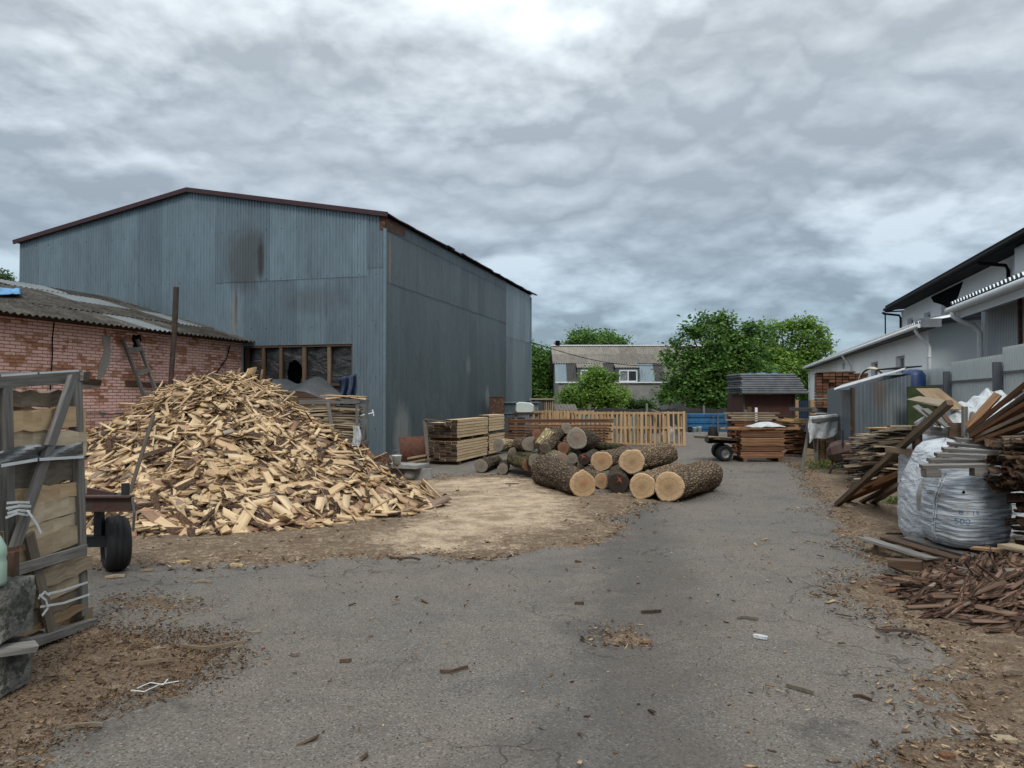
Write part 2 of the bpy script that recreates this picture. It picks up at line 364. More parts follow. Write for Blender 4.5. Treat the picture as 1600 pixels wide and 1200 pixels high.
# ---------------- special materials ----------------
def m_asphalt():
    m=MT('asphalt',.88,spec=.25); v=m.pos()
    big=m.noise(v,.35,5,.6,.3); mid=m.noise(v,2.2,5,.65,.2); fine=m.noise(v,60,3,.7); gr=m.vor(v,95,'F1')
    c=m.mix(m.mr(big,.38,.62),(.198,.166,.134),(.168,.150,.130))
    c=m.mix(m.mr(mid,.40,.72,0,.6),c,(.088,.077,.066))
    c=m.mix(m.mr(m.noise(v,5,6,.75),.52,.7,0,.5),c,(.19,.165,.135))
    sp=m.vor(v,110,'F1',1); x=m.n('ShaderNodeSeparateColor'); m.l(sp,x.inputs[0])
    c=m.mix(m.mr(x.outputs[0],.86,.95,0,.6),c,(.33,.31,.28)); c=m.mix(m.mr(x.outputs[1],.80,.95,0,.75),c,(.035,.03,.027))
    c=m.mix(m.mr(fine,.35,.7,.55,0),c,(.05,.044,.04))
    # oil / damp stains
    st=m.noise(v,.9,5,.62,.4); c=m.mix(m.mr(m.math('ADD',st,m.math('MULTIPLY',m.math('SUBTRACT',m.noise(v,14,5,.75),.5),.35)),.60,.72,0,.6),c,(.035,.031,.028))
    # wheel worn darker band down the yard
    sx=m.n('ShaderNodeSeparateXYZ'); m.l(v,sx.inputs[0])
    ln=m.math('SUBTRACT',sx.outputs[0],m.math('MULTIPLY',sx.outputs[1],.17)); wob=m.math('ADD',ln,m.math('MULTIPLY',m.math('SUBTRACT',m.noise(v,1.1,8,.72),.5),2.6))
    bd=m.math('ABSOLUTE',m.math('ADD',wob,.05)); c=m.mix(m.mr(bd,.05,.8,.5,0,True),c,(.05,.043,.037))
    # cracks
    wv=m.n('ShaderNodeTexNoise'); m.l(v,wv.inputs['Vector']); wv.inputs['Scale'].default_value=2.5; wv.inputs['Detail'].default_value=5
    sc1=m.n('ShaderNodeVectorMath',operation='SCALE'); m.l(wv.outputs[1],sc1.inputs[0]); sc1.inputs['Scale'].default_value=.55
    ad=m.n('ShaderNodeVectorMath',operation='ADD'); m.l(v,ad.inputs[0]); m.l(sc1.outputs[0],ad.inputs[1])
    ck=m.vor(ad.outputs[0],.8,'DISTANCE_TO_EDGE'); ck2=m.vor(ad.outputs[0],4.5,'DISTANCE_TO_EDGE')
    m1=m.math('MULTIPLY',m.mr(ck,.002,.007,1,0),m.mr(m.noise(v,.55,2),.47,.56)); m2=m.math('MULTIPLY',m.mr(ck2,.004,.012,1,0),m.mr(m.noise(v,.8,3),.58,.66))
    mm=m.math('MAXIMUM',m1,m2); c=m.mix(m.math('MULTIPLY',mm,.55),c,(.02,.018,.016))
    h=m.math('SUBTRACT',m.math('ADD',m.math('MULTIPLY',gr,.5),m.math('MULTIPLY',fine,.6)),m.math('MULTIPLY',mm,1.5))
    b=m.bump(h,.6,.006); b=m.bump(mid,.25,.05,b)
    return m.done(c,b,m.mr(mid,.3,.7,.95,.72))
M['asphalt']=m_asphalt()
def m_litter():
    m=MT('sawdust_and_litter',.97,spec=.08); v=m.pos(); t=m.attr('pale',2)
    f=m.noise(v,55,4,.75,.3); g=m.noise(v,14,5,.7,.6)
    dk=m.ramp(f,((.3,(.075,.054,.038)),(.45,(.14,.102,.072)),(.58,(.21,.155,.108)),(.75,(.34,.26,.18))))
    lt=m.ramp(f,((.3,(.25,.165,.105)),(.45,(.44,.335,.225)),(.6,(.58,.455,.325)),(.75,(.68,.565,.43))))
    k=m.math('ADD',t,m.math('MULTIPLY',m.math('SUBTRACT',g,.5),2.4),)
    c=m.mix(m.mr(k,.15,.85),dk,lt)
    c=m.mix(m.mr(m.noise(v,3.2,4,.6),.42,.66,0,.6),c,(.12,.075,.048)); c=m.mix(m.mr(m.noise(v,34,3,.7),.56,.66,0,.6),c,(.07,.045,.03))
    return m.done(c,m.bump(m.math('ADD',f,g),.9,.02))
M['litter']=m_litter()
def m_metal(name,col,dirt,stain=None):
    m=MT(name,.42,.45,.4); u=m.uv(); t=m.attr('tone')
    n=m.noise(m.uv((1.2,.35,1)),1.5,5,.6,.3); n2=m.noise(m.uv((9,1.0,1)),1.3,5,.6); sp=m.noise(u,16,3,.6)
    c=m.mix(m.mr(n,.3,.7),tuple(q*.8 for q in col),col)
    c=m.mix(m.mr(n2,.5,.75,0,.55),c,tuple(q*.62 for q in col))
    c=m.mix(m.mr(sp,.62,.72,0,.25),c,tuple(min(1,q*1.5) for q in col))
    c=m.mix(1.0,c,m.ramp(t,((0,(.76,.76,.77)),(1,(1.1,1.1,1.1)))),'MULTIPLY')
    if dirt: c=m.mix(m.mr(m.noise(m.uv((3,.5,1)),1.2,5,.7),.55,.7,0,dirt),c,(.07,.06,.052))
    # nail rows with little dark run marks
    sx=m.n('ShaderNodeSeparateXYZ'); m.l(u,sx.inputs[0])
    fu=m.math('FRACT',m.math('DIVIDE',sx.outputs[0],.5)); fv=m.math('FRACT',m.math('DIVIDE',sx.outputs[1],1.45))
    du=m.math('ABSOLUTE',m.math('SUBTRACT',fu,.5)); dv=m.math('ABSOLUTE',m.math('SUBTRACT',fv,.5))
    dot=m.math('MULTIPLY',m.math('LESS_THAN',du,.03),m.math('LESS_THAN',dv,.013))
    c=m.mix(m.math('MULTIPLY',dot,.75),c,(.03,.026,.024))
    if stain:
        wob=m.mix(.5,m.noise(m.uv((7,.7,1)),1,5,.65),m.noise(u,2.5,4,.6))
        def blob(cu,cv,ru,rv,amt,colr,soft=.6):
            nonlocal c
            a=m.math('DIVIDE',m.math('SUBTRACT',sx.outputs[0],cu),ru); b=m.math('DIVIDE',m.math('SUBTRACT',sx.outputs[1],cv),rv)
            d=m.math('SQRT',m.math('ADD',m.math('MULTIPLY',a,a),m.math('MULTIPLY',b,b)))
            d=m.math('ADD',d,m.math('MULTIPLY',m.math('SUBTRACT',wob,.5),1.1))
            c=m.mix(m.mr(d,1-soft,1.1,amt,0,True),c,colr)
        for s_ in stain: blob(*s_)
    dent=m.noise(m.uv((6,3,1)),1,2,.5); b=m.bump(dent,.35,.03); b=m.bump(sp,.15,.003,b)
    return m.done(c,b,m.mr(n2,.3,.7,.5,.34))
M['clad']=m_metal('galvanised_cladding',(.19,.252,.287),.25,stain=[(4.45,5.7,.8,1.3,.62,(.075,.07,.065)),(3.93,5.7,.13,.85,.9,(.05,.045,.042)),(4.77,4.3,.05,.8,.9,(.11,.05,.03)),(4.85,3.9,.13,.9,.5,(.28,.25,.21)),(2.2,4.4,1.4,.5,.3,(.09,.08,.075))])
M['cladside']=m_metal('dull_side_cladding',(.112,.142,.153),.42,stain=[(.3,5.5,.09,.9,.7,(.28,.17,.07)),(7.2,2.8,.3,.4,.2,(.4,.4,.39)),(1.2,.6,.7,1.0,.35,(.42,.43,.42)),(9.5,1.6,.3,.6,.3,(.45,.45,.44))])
M['cladnew']=m_metal('newer_pale_cladding',(.20,.25,.275),.15)
M['shedclad']=m_metal('streaked_shed_sheet',(.20,.235,.26),.65,stain=[(.7,1.7,.25,.5,.5,(.20,.13,.08)),(1.1,1.2,.4,.7,.35,(.42,.44,.45))])
def m_brick():
    m=MT('pink_painted_brick',.92,spec=.1); v=m.uv()
    b=m.n('ShaderNodeTexBrick'); m.l(v,b.inputs['Vector']); b.inputs['Scale'].default_value=1; b.inputs['Brick Width'].default_value=.25; b.inputs['Row Height'].default_value=.072; b.inputs['Mortar Size'].default_value=.007; b.inputs['Mortar Size'].default_value=.009; b.inputs['Mortar Smooth'].default_value=.3
    b.inputs['Color1'].default_value=(0,0,0,1); b.inputs['Color2'].default_value=(1,1,1,1); b.inputs['Mortar'].default_value=(.5,.5,.5,1)
    r=m.n('ShaderNodeSeparateColor'); m.l(b.outputs[0],r.inputs[0]); rn=r.outputs[0]
    paint=m.mix(m.noise(v,4,5,.7),(.66,.37,.30),(.80,.53,.46)); raw=m.ramp(rn,((0,(.24,.09,.05)),(.5,(.34,.135,.07)),(1,(.42,.21,.12))))
    wear=m.math('ADD',m.noise(m.uv((1,1.6,1)),1.3,6,.72,.3),m.math('MULTIPLY',m.math('SUBTRACT',rn,.5),.22))
    c=m.mix(m.mr(wear,.525,.60),paint,raw)
    c=m.mix(m.math('MULTIPLY',b.outputs[1],.8),c,(.17,.095,.075))
    c=m.mix(m.mr(m.noise(v,3,5,.7,.4),.56,.7,0,.45),c,(.16,.10,.08))
    sx=m.n('ShaderNodeSeparateXYZ'); m.l(v,sx.inputs[0]); low=m.mr(sx.outputs[1],.3,1.5,.55,0); c=m.mix(m.math('MULTIPLY',low,m.mr(m.noise(v,2,4),.3,.6)),c,(.16,.075,.05))
    h=m.math('ADD',m.math('MULTIPLY',b.outputs[1],-1.2),m.math('MULTIPLY',m.noise(v,25,4,.7),.6))
    return m.done(c,m.bump(h,.9,.018))
M['brick']=m_brick()
def m_asb(name,c1,c2,moss):
    m=MT(name,1.0,spec=.02); v=m.uv()
    n=m.noise(m.uv((1,.6,1)),3.5,8,.75,.3); f=m.noise(v,11,5,.8)
    c=m.mix(m.mr(n,.35,.65),c1,c2); c=m.mix(m.mr(f,.5,.72,0,.8),c,moss); c=m.mix(m.mr(m.noise(v,7,5,.75),.60,.72,0,.6),c,(.26,.25,.23))
    c=m.mix(1.0,c,m.ramp(m.attr('tone'),((0,(.62,.62,.62)),(1,(1.25,1.25,1.25)))),'MULTIPLY')
    return m.done(c,m.bump(f,.6,.012))
M['asb']=m_asb('mossy_asbestos_sheet',(.03,.028,.025),(.10,.092,.08),(.012,.012,.010))
M['asbpale']=m_asb('asbestos_sheet',(.165,.15,.13),(.25,.23,.20),(.09,.08,.07))
M['translucent']=simple('milky_roof_light_sheet',(.13,.145,.15),.6,var=.3,scale=2,spec=.5)
def m_blocks():
    m=MT('grey_block_wall',.95,spec=.1); v=m.uv(); b=m.n('ShaderNodeTexBrick'); m.l(v,b.inputs['Vector']); b.inputs['Brick Width'].default_value=.6; b.inputs['Row Height'].default_value=.3; b.inputs['Mortar Size'].default_value=.012; b.inputs['Scale'].default_value=1
    b.inputs['Color1'].default_value=(.20,.20,.19,1); b.inputs['Color2'].default_value=(.28,.275,.26,1); b.inputs['Mortar'].default_value=(.24,.235,.22,1)
    c=m.mix(m.mr(m.noise(v,1.2,5,.6),.4,.7,0,.5),b.outputs[0],(.15,.15,.14)); return m.done(c,m.bump(b.outputs[1],.3,.01))
M['blocks']=m_blocks()
def m_film(name,col,rough,metal=0,spec=.6,alpha=1.0,var=.5,sc=2.0,stretch=(1,1,1),bs=.9,bd=.03):
    m=MT(name,rough,metal,spec); v=m.oc(stretch); n=m.noise(v,sc,5,.6,1.2); n2=m.noise(v,sc*4,4,.6,.8)
    c=m.mix(m.mr(n,.35,.68),tuple(q*(1-var) for q in col),col)
    b=m.bump(n,bs,bd*2); b=m.bump(n2,bs,bd*.5,b)
    return m.done(c,b)
M['blackfilm']=m_film('black_plastic_film',(.010,.011,.012),.5,spec=.7,sc=1.6,stretch=(1.2,1.2,2.5))
M['bluetarp']=m_film('dark_blue_tarpaulin',(.015,.035,.085),.5,stretch=(3,3,.5))
M['brightblue']=m_film('bright_blue_tarpaulin',(.05,.28,.55),.5)
M['whitefilm']=m_film('white_plastic_sheet',(.55,.57,.57),.38,var=.35,sc=3)
M['wrap']=m_film('stretch_wrap_film',(.27,.28,.29),.55,var=.6,sc=6,stretch=(1,.6,6),bs=.9,bd=.02)
M['strap']=simple('white_plastic_strap',(.60,.62,.62),.4,var=.15)
def m_bag():
    m=MT('woven_big_bag',.55,spec=.35); v=m.uv(); n=m.noise(m.uv((1.5,30,1)),1,6,.6,.5); n3=m.noise(m.uv((1.5,3,1)),1.5,4)
    c=m.mix(m.mr(n,.35,.65),(.30,.33,.365),(.54,.575,.61)); c=m.mix(m.mr(n3,.52,.7,0,.7),c,(.24,.22,.19))
    w=m.n('ShaderNodeTexWave'); m.l(v,w.inputs['Vector']); w.inputs['Scale'].default_value=60
    c=m.mix(m.mr(n,.42,.36,0,.55),c,(.13,.14,.16)); b=m.bump(n,1.0,.035); b=m.bump(w.outputs[1],.15,.002,b); return m.done(c,b)  # wrinkle creases darkened in the base colour as painted shade, plus bump
M['bag']=m_bag()
M['bagwhite']=m_film('white_bag_fabric',(.52,.55,.58),.5,var=.3,sc=3,stretch=(1,1,2.4),spec=.35)
M['ink']=simple('faded_blue_print',(.13,.22,.32),.7,var=.3)
def m_cap(name,c1,c2,mark,dark=1.0):
    m=MT(name,.85,spec=.15); v=m.uv(); s=m.n('ShaderNodeVectorMath',operation='LENGTH')
    wb=m.n('ShaderNodeTexNoise'); m.l(v,wb.inputs['Vector']); wb.inputs['Scale'].default_value=3.0
    sc1=m.n('ShaderNodeVectorMath',operation='SCALE'); m.l(wb.outputs[1],sc1.inputs[0]); sc1.inputs['Scale'].default_value=.10
    ad=m.n('ShaderNodeVectorMath',operation='ADD'); m.l(v,ad.inputs[0]); m.l(sc1.outputs[0],ad.inputs[1])
    sb=m.n('ShaderNodeVectorMath',operation='SUBTRACT'); m.l(ad.outputs[0],sb.inputs[0]); sb.inputs[1].default_value=(.05,.05,.05); m.l(sb.outputs[0],s.inputs[0]); d=s.outputs[1]
    ring=m.math('SINE',m.math('MULTIPLY',d,210)); rr=m.math('SINE',m.math('MULTIPLY',d,57))
    c=m.mix(m.mr(d,.03,.20),c1,c2)
    c=m.mix(m.mr(ring,-.2,1,0,.30),c,tuple(q*.55 for q in c1)); c=m.mix(m.mr(rr,.2,1,0,.22),c,tuple(q*.5 for q in c1))
    c=m.mix(m.mr(m.noise(v,8,4,.7),.5,.72,0,.5),c,tuple(q*.55 for q in c2))
    # radial drying checks
    x=m.n('ShaderNodeSeparateXYZ'); m.l(sb.outputs[0],x.inputs[0]); an=m.math('ARCTAN2',x.outputs[1],x.outputs[0])
    cb=m.n('ShaderNodeCombineXYZ'); m.l(m.math('MULTIPLY',an,2.3),cb.inputs[0]); m.l(m.math('MULTIPLY',d,1.5),cb.inputs[1]); cn=m.noise(cb.outputs[0],4,3)
    ckk=m.math('ABSOLUTE',m.math('SUBTRACT',cn,.5)); c=m.mix(m.mr(ckk,.0,.016,.75,0),c,(.05,.03,.02))
    if mark:
        a=m.math('SUBTRACT',x.outputs[0],.01); b=m.math('SUBTRACT',x.outputs[1],.07)
        dd=m.math('ADD',m.math('ABSOLUTE',m.math('ADD',a,m.math('MULTIPLY',b,.7))),m.math('MULTIPLY',m.math('ABSOLUTE',b),.25))
        dd2=m.math('ADD',m.math('ABSOLUTE',m.math('SUBTRACT',a,m.math('MULTIPLY',b,.9))),m.math('MULTIPLY',m.math('ABSOLUTE',b),.3))
        dn=m.math('ADD',m.math('MINIMUM',dd,dd2),m.math('MULTIPLY',m.math('SUBTRACT',m.noise(v,30,3),.5),.03))
        c=m.mix(m.mr(m.math('ADD',dn,m.math('MULTIPLY',m.noise(v,60,3),.02)),.014,.034,.6,0),c,(.50,.12,.07))
    return m.done(c,m.bump(m.math('ADD',ring,m.noise(v,40,3)),.25,.003))
M['capfresh']=m_cap('fresh_log_end',(.34,.22,.12),(.56,.38,.22),False)
M['capmark']=m_cap('fresh_log_end_with_red_mark',(.32,.20,.11),(.52,.35,.20),True)
M['capgrey']=m_cap('weathered_log_end',(.17,.14,.11),(.26,.225,.18),False)
M['capgreymark']=m_cap('weathered_log_end_with_red_mark',(.19,.15,.115),(.28,.24,.19),True)
M['caporange']=m_cap('orange_brown_log_end',(.15,.075,.045),(.26,.13,.075),False)
M['capdark']=m_cap('dark_log_end_with_red_mark',(.03,.022,.018),(.055,.04,.033),True)
def m_leaf(name,a,b,c3):
    m=MT(name,.6,spec=.3); t=m.attr('tone'); c=m.ramp(t,((0,a),(.5,b),(1,c3)))
    m.setv(m.b.inputs['Base Color'],c)
    tr=m.n('ShaderNodeBsdfTranslucent'); m.l(c,tr.inputs[0]); mx=m.n('ShaderNodeMixShader'); mx.inputs[0].default_value=.35; m.l(m.b.outputs[0],mx.inputs[1]); m.l(tr.outputs[0],mx.inputs[2]); m.l(mx.outputs[0],m.o.inputs[0])
    return m.m
M['leafa']=m_leaf('walnut_leaves',(.035,.085,.018),(.085,.18,.035),(.20,.33,.075))
M['leafb']=m_leaf('bright_leaves',(.06,.13,.02),(.14,.25,.04),(.27,.40,.08))
M['leafd']=m_leaf('dark_leaves',(.018,.045,.012),(.04,.09,.02),(.08,.15,.035))
M['trunk']=simple('tree_bark',(.09,.075,.06),.95,var=.5,scale=9,bump=.7,bd=.02)
M['grass']=m_leaf('weed_leaves',(.05,.08,.02),(.10,.14,.035),(.18,.21,.06))
# ---------------- ground ----------------
mb=MB()
S_=700
mb.face([(-S_,-60,0),(S_,-60,0),(S_,S_,0),(-S_,S_,0)],tone=.5)
tag(mb.build('ground',M['asphalt']),kind='structure')
def sdist(poly,X,Y):
    p=np.array([(q[0],q[1]) for q in poly]); d=np.full(X.shape,1e9); ins=np.zeros(X.shape,bool)
    for i in range(len(p)):
        a=p[i];b=p[(i+1)%len(p)]; e=b-a; l=e@e
        t=np.clip(((X-a[0])*e[0]+(Y-a[1])*e[1])/l,0,1); d=np.minimum(d,np.hypot(X-a[0]-t*e[0],Y-a[1]-t*e[1]))
        c=((a[1]>Y)!=(b[1]>Y)); 
        with np.errstate(divide='ignore',invalid='ignore'): xi=a[0]+(Y-a[1])*(b[0]-a[0])/(b[1]-a[1])
        ins^=(c&(X<xi))
    return np.where(ins,d,-d)
POLY_A=[G(*q) for q in ((60,905),(140,878),(330,885),(560,879),(700,874),(830,862),(930,850),(1000,805),(1010,775),(930,768),(860,760),(820,745),(700,742),(640,750),(560,735),(300,720),(100,720),(-100,760))]
POLY_B=[G(*q) for q in ((-300,1240),(-300,1010),(60,1000),(150,980),(250,990),(340,1003),(385,1028),(330,1065),(230,1100),(130,1135),(60,1210))]
POLY_C=[G(*q) for q in ((1900,1260),(1680,1230),(1480,1150),(1400,1110),(1400,1070),(1475,1050),(1475,1025),(1380,965),(1312,920),(1335,897),(1392,893),(1325,862),(1300,810),(1255,755),(1235,725),(1265,695),(2200,695),(2600,900))]
POLY_D=[G(*q) for q in ((165,938),(250,930),(305,940),(280,955),(180,958))]
POLY_E=[G(*q) for q in ((1380,1215),(1450,1165),(1560,1170),(1640,1230),(1600,1300),(1400,1300))]
POLY_F=[G(*q) for q in ((940,995),(975,990),(1010,998),(990,1012),(950,1008))]
POLY_H=[G(*q) for q in ((1110,770),(1060,790),(1000,800),(930,775),(990,745),(1130,740))]
SAND=[G(*q) for q in ((600,850),(680,862),(790,850),(860,825),(905,790),(840,765),(740,765),(690,790),(650,820))]
SAND2=[G(*q) for q in ((650,755),(760,748),(830,752),(850,770),(700,775))]
def sheet(name,poly,amp,hgt,paled,step,x0,x1,y0,y1,pale0=.0,rag=.55,seed=0,label=None,cat=None,sand=False):
    xs=np.arange(x0,x1,step); ys=np.arange(y0,y1,step); X,Y=np.meshgrid(xs,ys)
    d=sdist(poly,X,Y); n=(fbm(X*1.3,Y*1.3,5,seed)-.5)*rag*2; n2=(fbm(X*9,Y*9,3,seed+5)-.5)*.35; n3=(vn(X*28,Y*28,seed+9)-.5)*.16
    q=d+n+n2+n3-.06
    Z=np.minimum(q*.09,hgt)+ (fbm(X*6,Y*6,3,seed+2)-.5)*amp
    Z=np.where(q>0,np.maximum(Z,.003),q*.2-.004)
    if sand:
        s=np.maximum(sdist(SAND,X,Y)+(fbm(X*2,Y*2,4,50)-.5)*1.2,sdist(SAND2,X,Y)+(fbm(X*2,Y*2,4,51)-.5)*1.0); pale=np.clip(.5+s*1.1,0,1); pale=np.maximum(pale*1.0,.18)
        Z=Z+np.clip(pale-.4,0,1)*.035*(q>0)*fbm(X*3,Y*3,3,8)
    else: pale=np.full(X.shape,pale0)+ (fbm(X*1.1,Y*1.1,3,seed+30)-.5)*.3
    ny,nx=X.shape; idx=np.arange(nx*ny).reshape(ny,nx)
    Fc=np.stack([idx[:-1,:-1],idx[:-1,1:],idx[1:,1:],idx[1:,:-1]],-1).reshape(-1,4)
    keep=(Z.ravel()[Fc]>-.02).any(1); Fc=Fc[keep]
    V=np.stack([X,Y,Z],-1).reshape(-1,3); used=np.zeros(len(V),bool); used[Fc.ravel()]=True; re=np.cumsum(used)-1; V=V[used]; Fc=re[Fc]; pl=pale.ravel()[used]
    me=npmesh(name,V,Fc,np.zeros((len(Fc)*4,2)),np.zeros(len(Fc)),M['litter'],smooth=True)
    a=me.attributes.new('pale','FLOAT','POINT'); a.data.foreach_set('value',pl.astype(np.float32))
    return tag(link(name,me),label,cat,kind='stuff')
sheet('sawdust',POLY_A,.03,.03,0,.045,-8.5,3.2,6.4,17.5,sand=True,seed=1,label='pale sawdust and wood chips spread around the offcut pile and logs',cat='sawdust')
sheet('bark_litter',POLY_B,.02,.02,0,.02,-3.2,-1.15,2.9,5.4,pale0=.02,seed=2,rag=.3,label='brown bark litter in the left foreground beside the concrete blocks',cat='litter')
sheet('bark_litter',POLY_C,.035,.035,0,.04,1.6,11.5,2.4,26,pale0=.10,seed=3,rag=.28,label='brown bark crumbs and wood shavings along the right edge of the yard',cat='litter')
sheet('bark_litter',POLY_E,.008,.01,0,.03,1.2,3.2,2.4,4.2,pale0=.05,seed=4,rag=.5,label='thin brown dust at the bottom right corner of the yard',cat='litter')
sheet('bark_litter',POLY_D,.01,.012,0,.02,-3.4,-2.0,5.2,6.7,pale0=.05,seed=5,rag=.3,label='small patch of bark crumbs on the asphalt in front of the trailer wheel',cat='litter')
sheet('bark_litter',POLY_F,.01,.01,0,.015,.4,1.1,4.8,5.4,pale0=.25,seed=6,rag=.16,label='small patch of chips alone in the middle of the asphalt',cat='litter')
# loose chips
def scatter(name,polys,n,size,label,cat,seed,tlo=0,thi=1,edge=-.25,sand=None):
    rs=np.random.RandomState(seed); pts=[]
    for poly,share in polys:
        p=np.array([(q[0],q[1]) for q in poly]); lo=p.min(0)-.5; hi=p.max(0)+.5; k=0; need=int(n*share); acc=[]
        while k<need:
            c=rs.uniform(lo,hi,(need*3,2)); d=sdist(poly,c[:,0],c[:,1])+(fbm(c[:,0]*1.3,c[:,1]*1.3,4,seed)-.5)*.8
            dist=np.hypot(c[:,0],c[:,1]); pr=np.clip(1+d/abs(edge),0,1)*np.clip(9/dist,.1,1)
            c=c[(rs.rand(len(c))<pr)&(c[:,1]<22)&(np.abs(c[:,0])<c[:,1]*.72+.3)]; acc.append(c); k+=len(c)
        pts.append(np.concatenate(acc)[:need])
    c=np.concatenate(pts); N=len(c); 
    cen=np.stack([c[:,0],c[:,1],rs.uniform(.004,.03,N)],1)
    ax=frames(np.tile([0,0,1.],(N,1)),rs.uniform(0,6.28,N),.22)
    L=size*np.exp(rs.normal(0,.55,N)); half=np.stack([L*.5,np.minimum(L*rs.uniform(.08,.4,N),.05)*.5,rs.uniform(.001,.004,N)],1)
    V,Fc,uv,tn,mi,en=boxes(cen,ax,half,rs.uniform(tlo,thi,N),.3)
    return tag(link(name,npmesh(name,V,Fc,uv,tn,M['chips'],None,en)),label,cat,kind='stuff')
M['chips']=wood('chip_wood',((0,(.05,.032,.022)),(.3,(.12,.075,.045)),(.55,(.22,.14,.08)),(.75,(.42,.30,.18)),(1,(.56,.44,.29))),end=(.3,.2,.12))
scatter('wood_chips',[(POLY_A,1)],18000,.03,'small wood chips scattered over the sawdust around the pile','wood chips',21)
scatter('wood_chips',[(SAND,.6),(SAND2,.4)],6000,.03,'pale shavings on the bright sawdust patch in front of the logs','shavings',25,.75,1)
scatter('wood_chips',[(POLY_B,1)],9000,.012,'bark chips scattered in the left foreground by the crate','wood chips',22,0,.75)
scatter('wood_chips',[(POLY_C,.965),(POLY_E,.035)],30000,.019,'bark chips and shavings scattered along the right side of the yard','wood chips',23,0,.95)
scatter('wood_chips',[(POLY_D,.42),(POLY_F,.16),(POLY_H,.42)],1300,.014,'crumbs of bark on the small litter patches on the asphalt','wood chips',24,0,.95)
YARD=[G(*q) for q in ((0,1200),(150,900),(800,870),(1000,700),(1240,700),(1300,860),(1400,1200))]
scatter('wood_chips',[(YARD,1)],1600,.016,'sparse crumbs and splinters lying across the bare asphalt','wood chips',26,0,1)
# ---------------- hangar ----------------
def profile(u0,u1,period,depth,kind='trap'):
    """points (u,offset) over [u0,u1]"""
    out=[]; u=u0
    if kind=='trap': st=[(0,0),(.30,0),(.42,1),(.88,1)]
    else: st=[(k/8,(1-math.cos(2*math.pi*k/8))/2) for k in range(8)]
    n=max(1,int(round((u1-u0)/period))); p=(u1-u0)/n
    for i in range(n):
        for a,b in st: out.append((u0+(i+a)*p,b*depth))
    out.append((u1,0)); return out
def corr(mb,O,U,V,Nn,u0,u1,vf,period=.12,depth=.022,tone=None,off=0,mi=0,kind='trap',rows=1,sag=0):
    """corrugated strip from u0 to u1; vf(u)->(v0,v1)"""
    if tone is None: tone=R.random()
    pr=profile(u0,u1,period,depth,kind); O=Vector(O)
    for (a,oa),(b,ob) in zip(pr[:-1],pr[1:]):
        a0,a1=vf(a); b0,b1=vf(b)
        for r in range(rows):
            k0=r/rows;k1=(r+1)/rows
            def q(u,v,o): 
                s=sag*math.sin(u*1.7+v*.9)
                return O+U*u+V*v+Nn*(o+off+s)
            va0=a0+(a1-a0)*k0;va1=a0+(a1-a0)*k1;vb0=b0+(b1-b0)*k0;vb1=b0+(b1-b0)*k1
            mb.face([q(a,va0,oa),q(b,vb0,ob),q(b,vb1,ob),q(a,va1,oa)],[(a,va0),(b,vb0),(b,vb1),(a,va1)],tone,mi)
S0=19.27; T0=-9.08; HW=12.9; HE=6.72; HR=7.9; SL=16.5
MID=6.42
def roofz(d): return HE+(HR-HE)*(d/MID if d<MID else (HW-d)/(HW-MID))
hangar=thing('metal_hangar','tall grey-blue corrugated metal hangar with a low gable and dark red roof trim','hangar',W(S0,T0-HW/2))
O=W(S0,T0); UL=-PX
mb=MB(); u=0
edges=[0,.5,.95]+[.95+i*.888 for i in range(1,5)]
while edges[-1]<HW-1.0: edges.append(edges[-1]+R.uniform(.9,1.05))
edges.append(HW)
for a,b in zip(edges[:-1],edges[1:]):
    op=(a>=.94 and b<=4.51)
    low=3.13 if op else 0.0
    seam=5.02 if a<4.7 else None
    if a<.49: seam=5.25
    o=R.uniform(0,.006)
    if seam:
        corr(mb,O,UL,UP,-AX,a,b+.02,lambda u:(low,seam+.06+.0*u),.10,.016,off=o)
        corr(mb,O,UL,UP,-AX,a,b+.02,lambda u:(seam,roofz(u)-.02),.10,.016,off=o+.012)
    else: corr(mb,O,UL,UP,-AX,a,b+.02,lambda u:(low,roofz(u)-.02),.10,.016,off=o)
mb.build('front_wall',M['clad'],hangar)
mb=MB()
x=0; O2=W(S0,T0)
while x<SL-4.2-.5:
    b=min(x+R.uniform(.95,1.1),SL-4.2)
    o=R.uniform(0,.006)
    corr(mb,O2,AX,UP,PX,x,b+.02,lambda u:(0,4.88),.09,.018,off=o,tone=R.uniform(.1,.6))
    corr(mb,O2,AX,UP,PX,x,b+.02,lambda u:(4.85,6.34),.09,.018,off=o+.012,tone=R.uniform(.1,.6))
    corr(mb,O2,AX,UP,PX,x,b+.02,lambda u:(6.30,HE),.09,.018,off=o+.024,tone=R.uniform(.3,.7))
    x=b
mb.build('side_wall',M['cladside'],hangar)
mb=MB()
while x<SL-.2:
    b=min(x+R.uniform(1.0,1.2),SL)
    corr(mb,O2,AX,UP,PX,x,b+.02,lambda u:(0,4.3),.13,.022,off=.01)
    corr(mb,O2,AX,UP,PX,x,b+.02,lambda u:(4.28,HE-.1),.13,.022,off=.02)
    x=b
mb.build('pale_side_panel',M['cladnew'],hangar)
mb=MB() # other walls, plain sheet, closed box
for c in ([W(S0+SL,T0,0),W(S0+SL,T0-HW,0),W(S0+SL,T0-HW,HE),W(S0+SL,T0-MID,HR),W(S0+SL,T0,HE)],[W(S0,T0-HW,0),W(S0,T0-HW,HE),W(S0+SL,T0-HW,HE),W(S0+SL,T0-HW,0)]): mb.face(c)
mb.face([W(S0+1.6,T0-.9),W(S0+1.6,T0-4.7),W(S0+1.6,T0-4.7,3.4),W(S0+1.6,T0-.9,3.4)])
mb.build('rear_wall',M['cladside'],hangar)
mb=MB() # roof
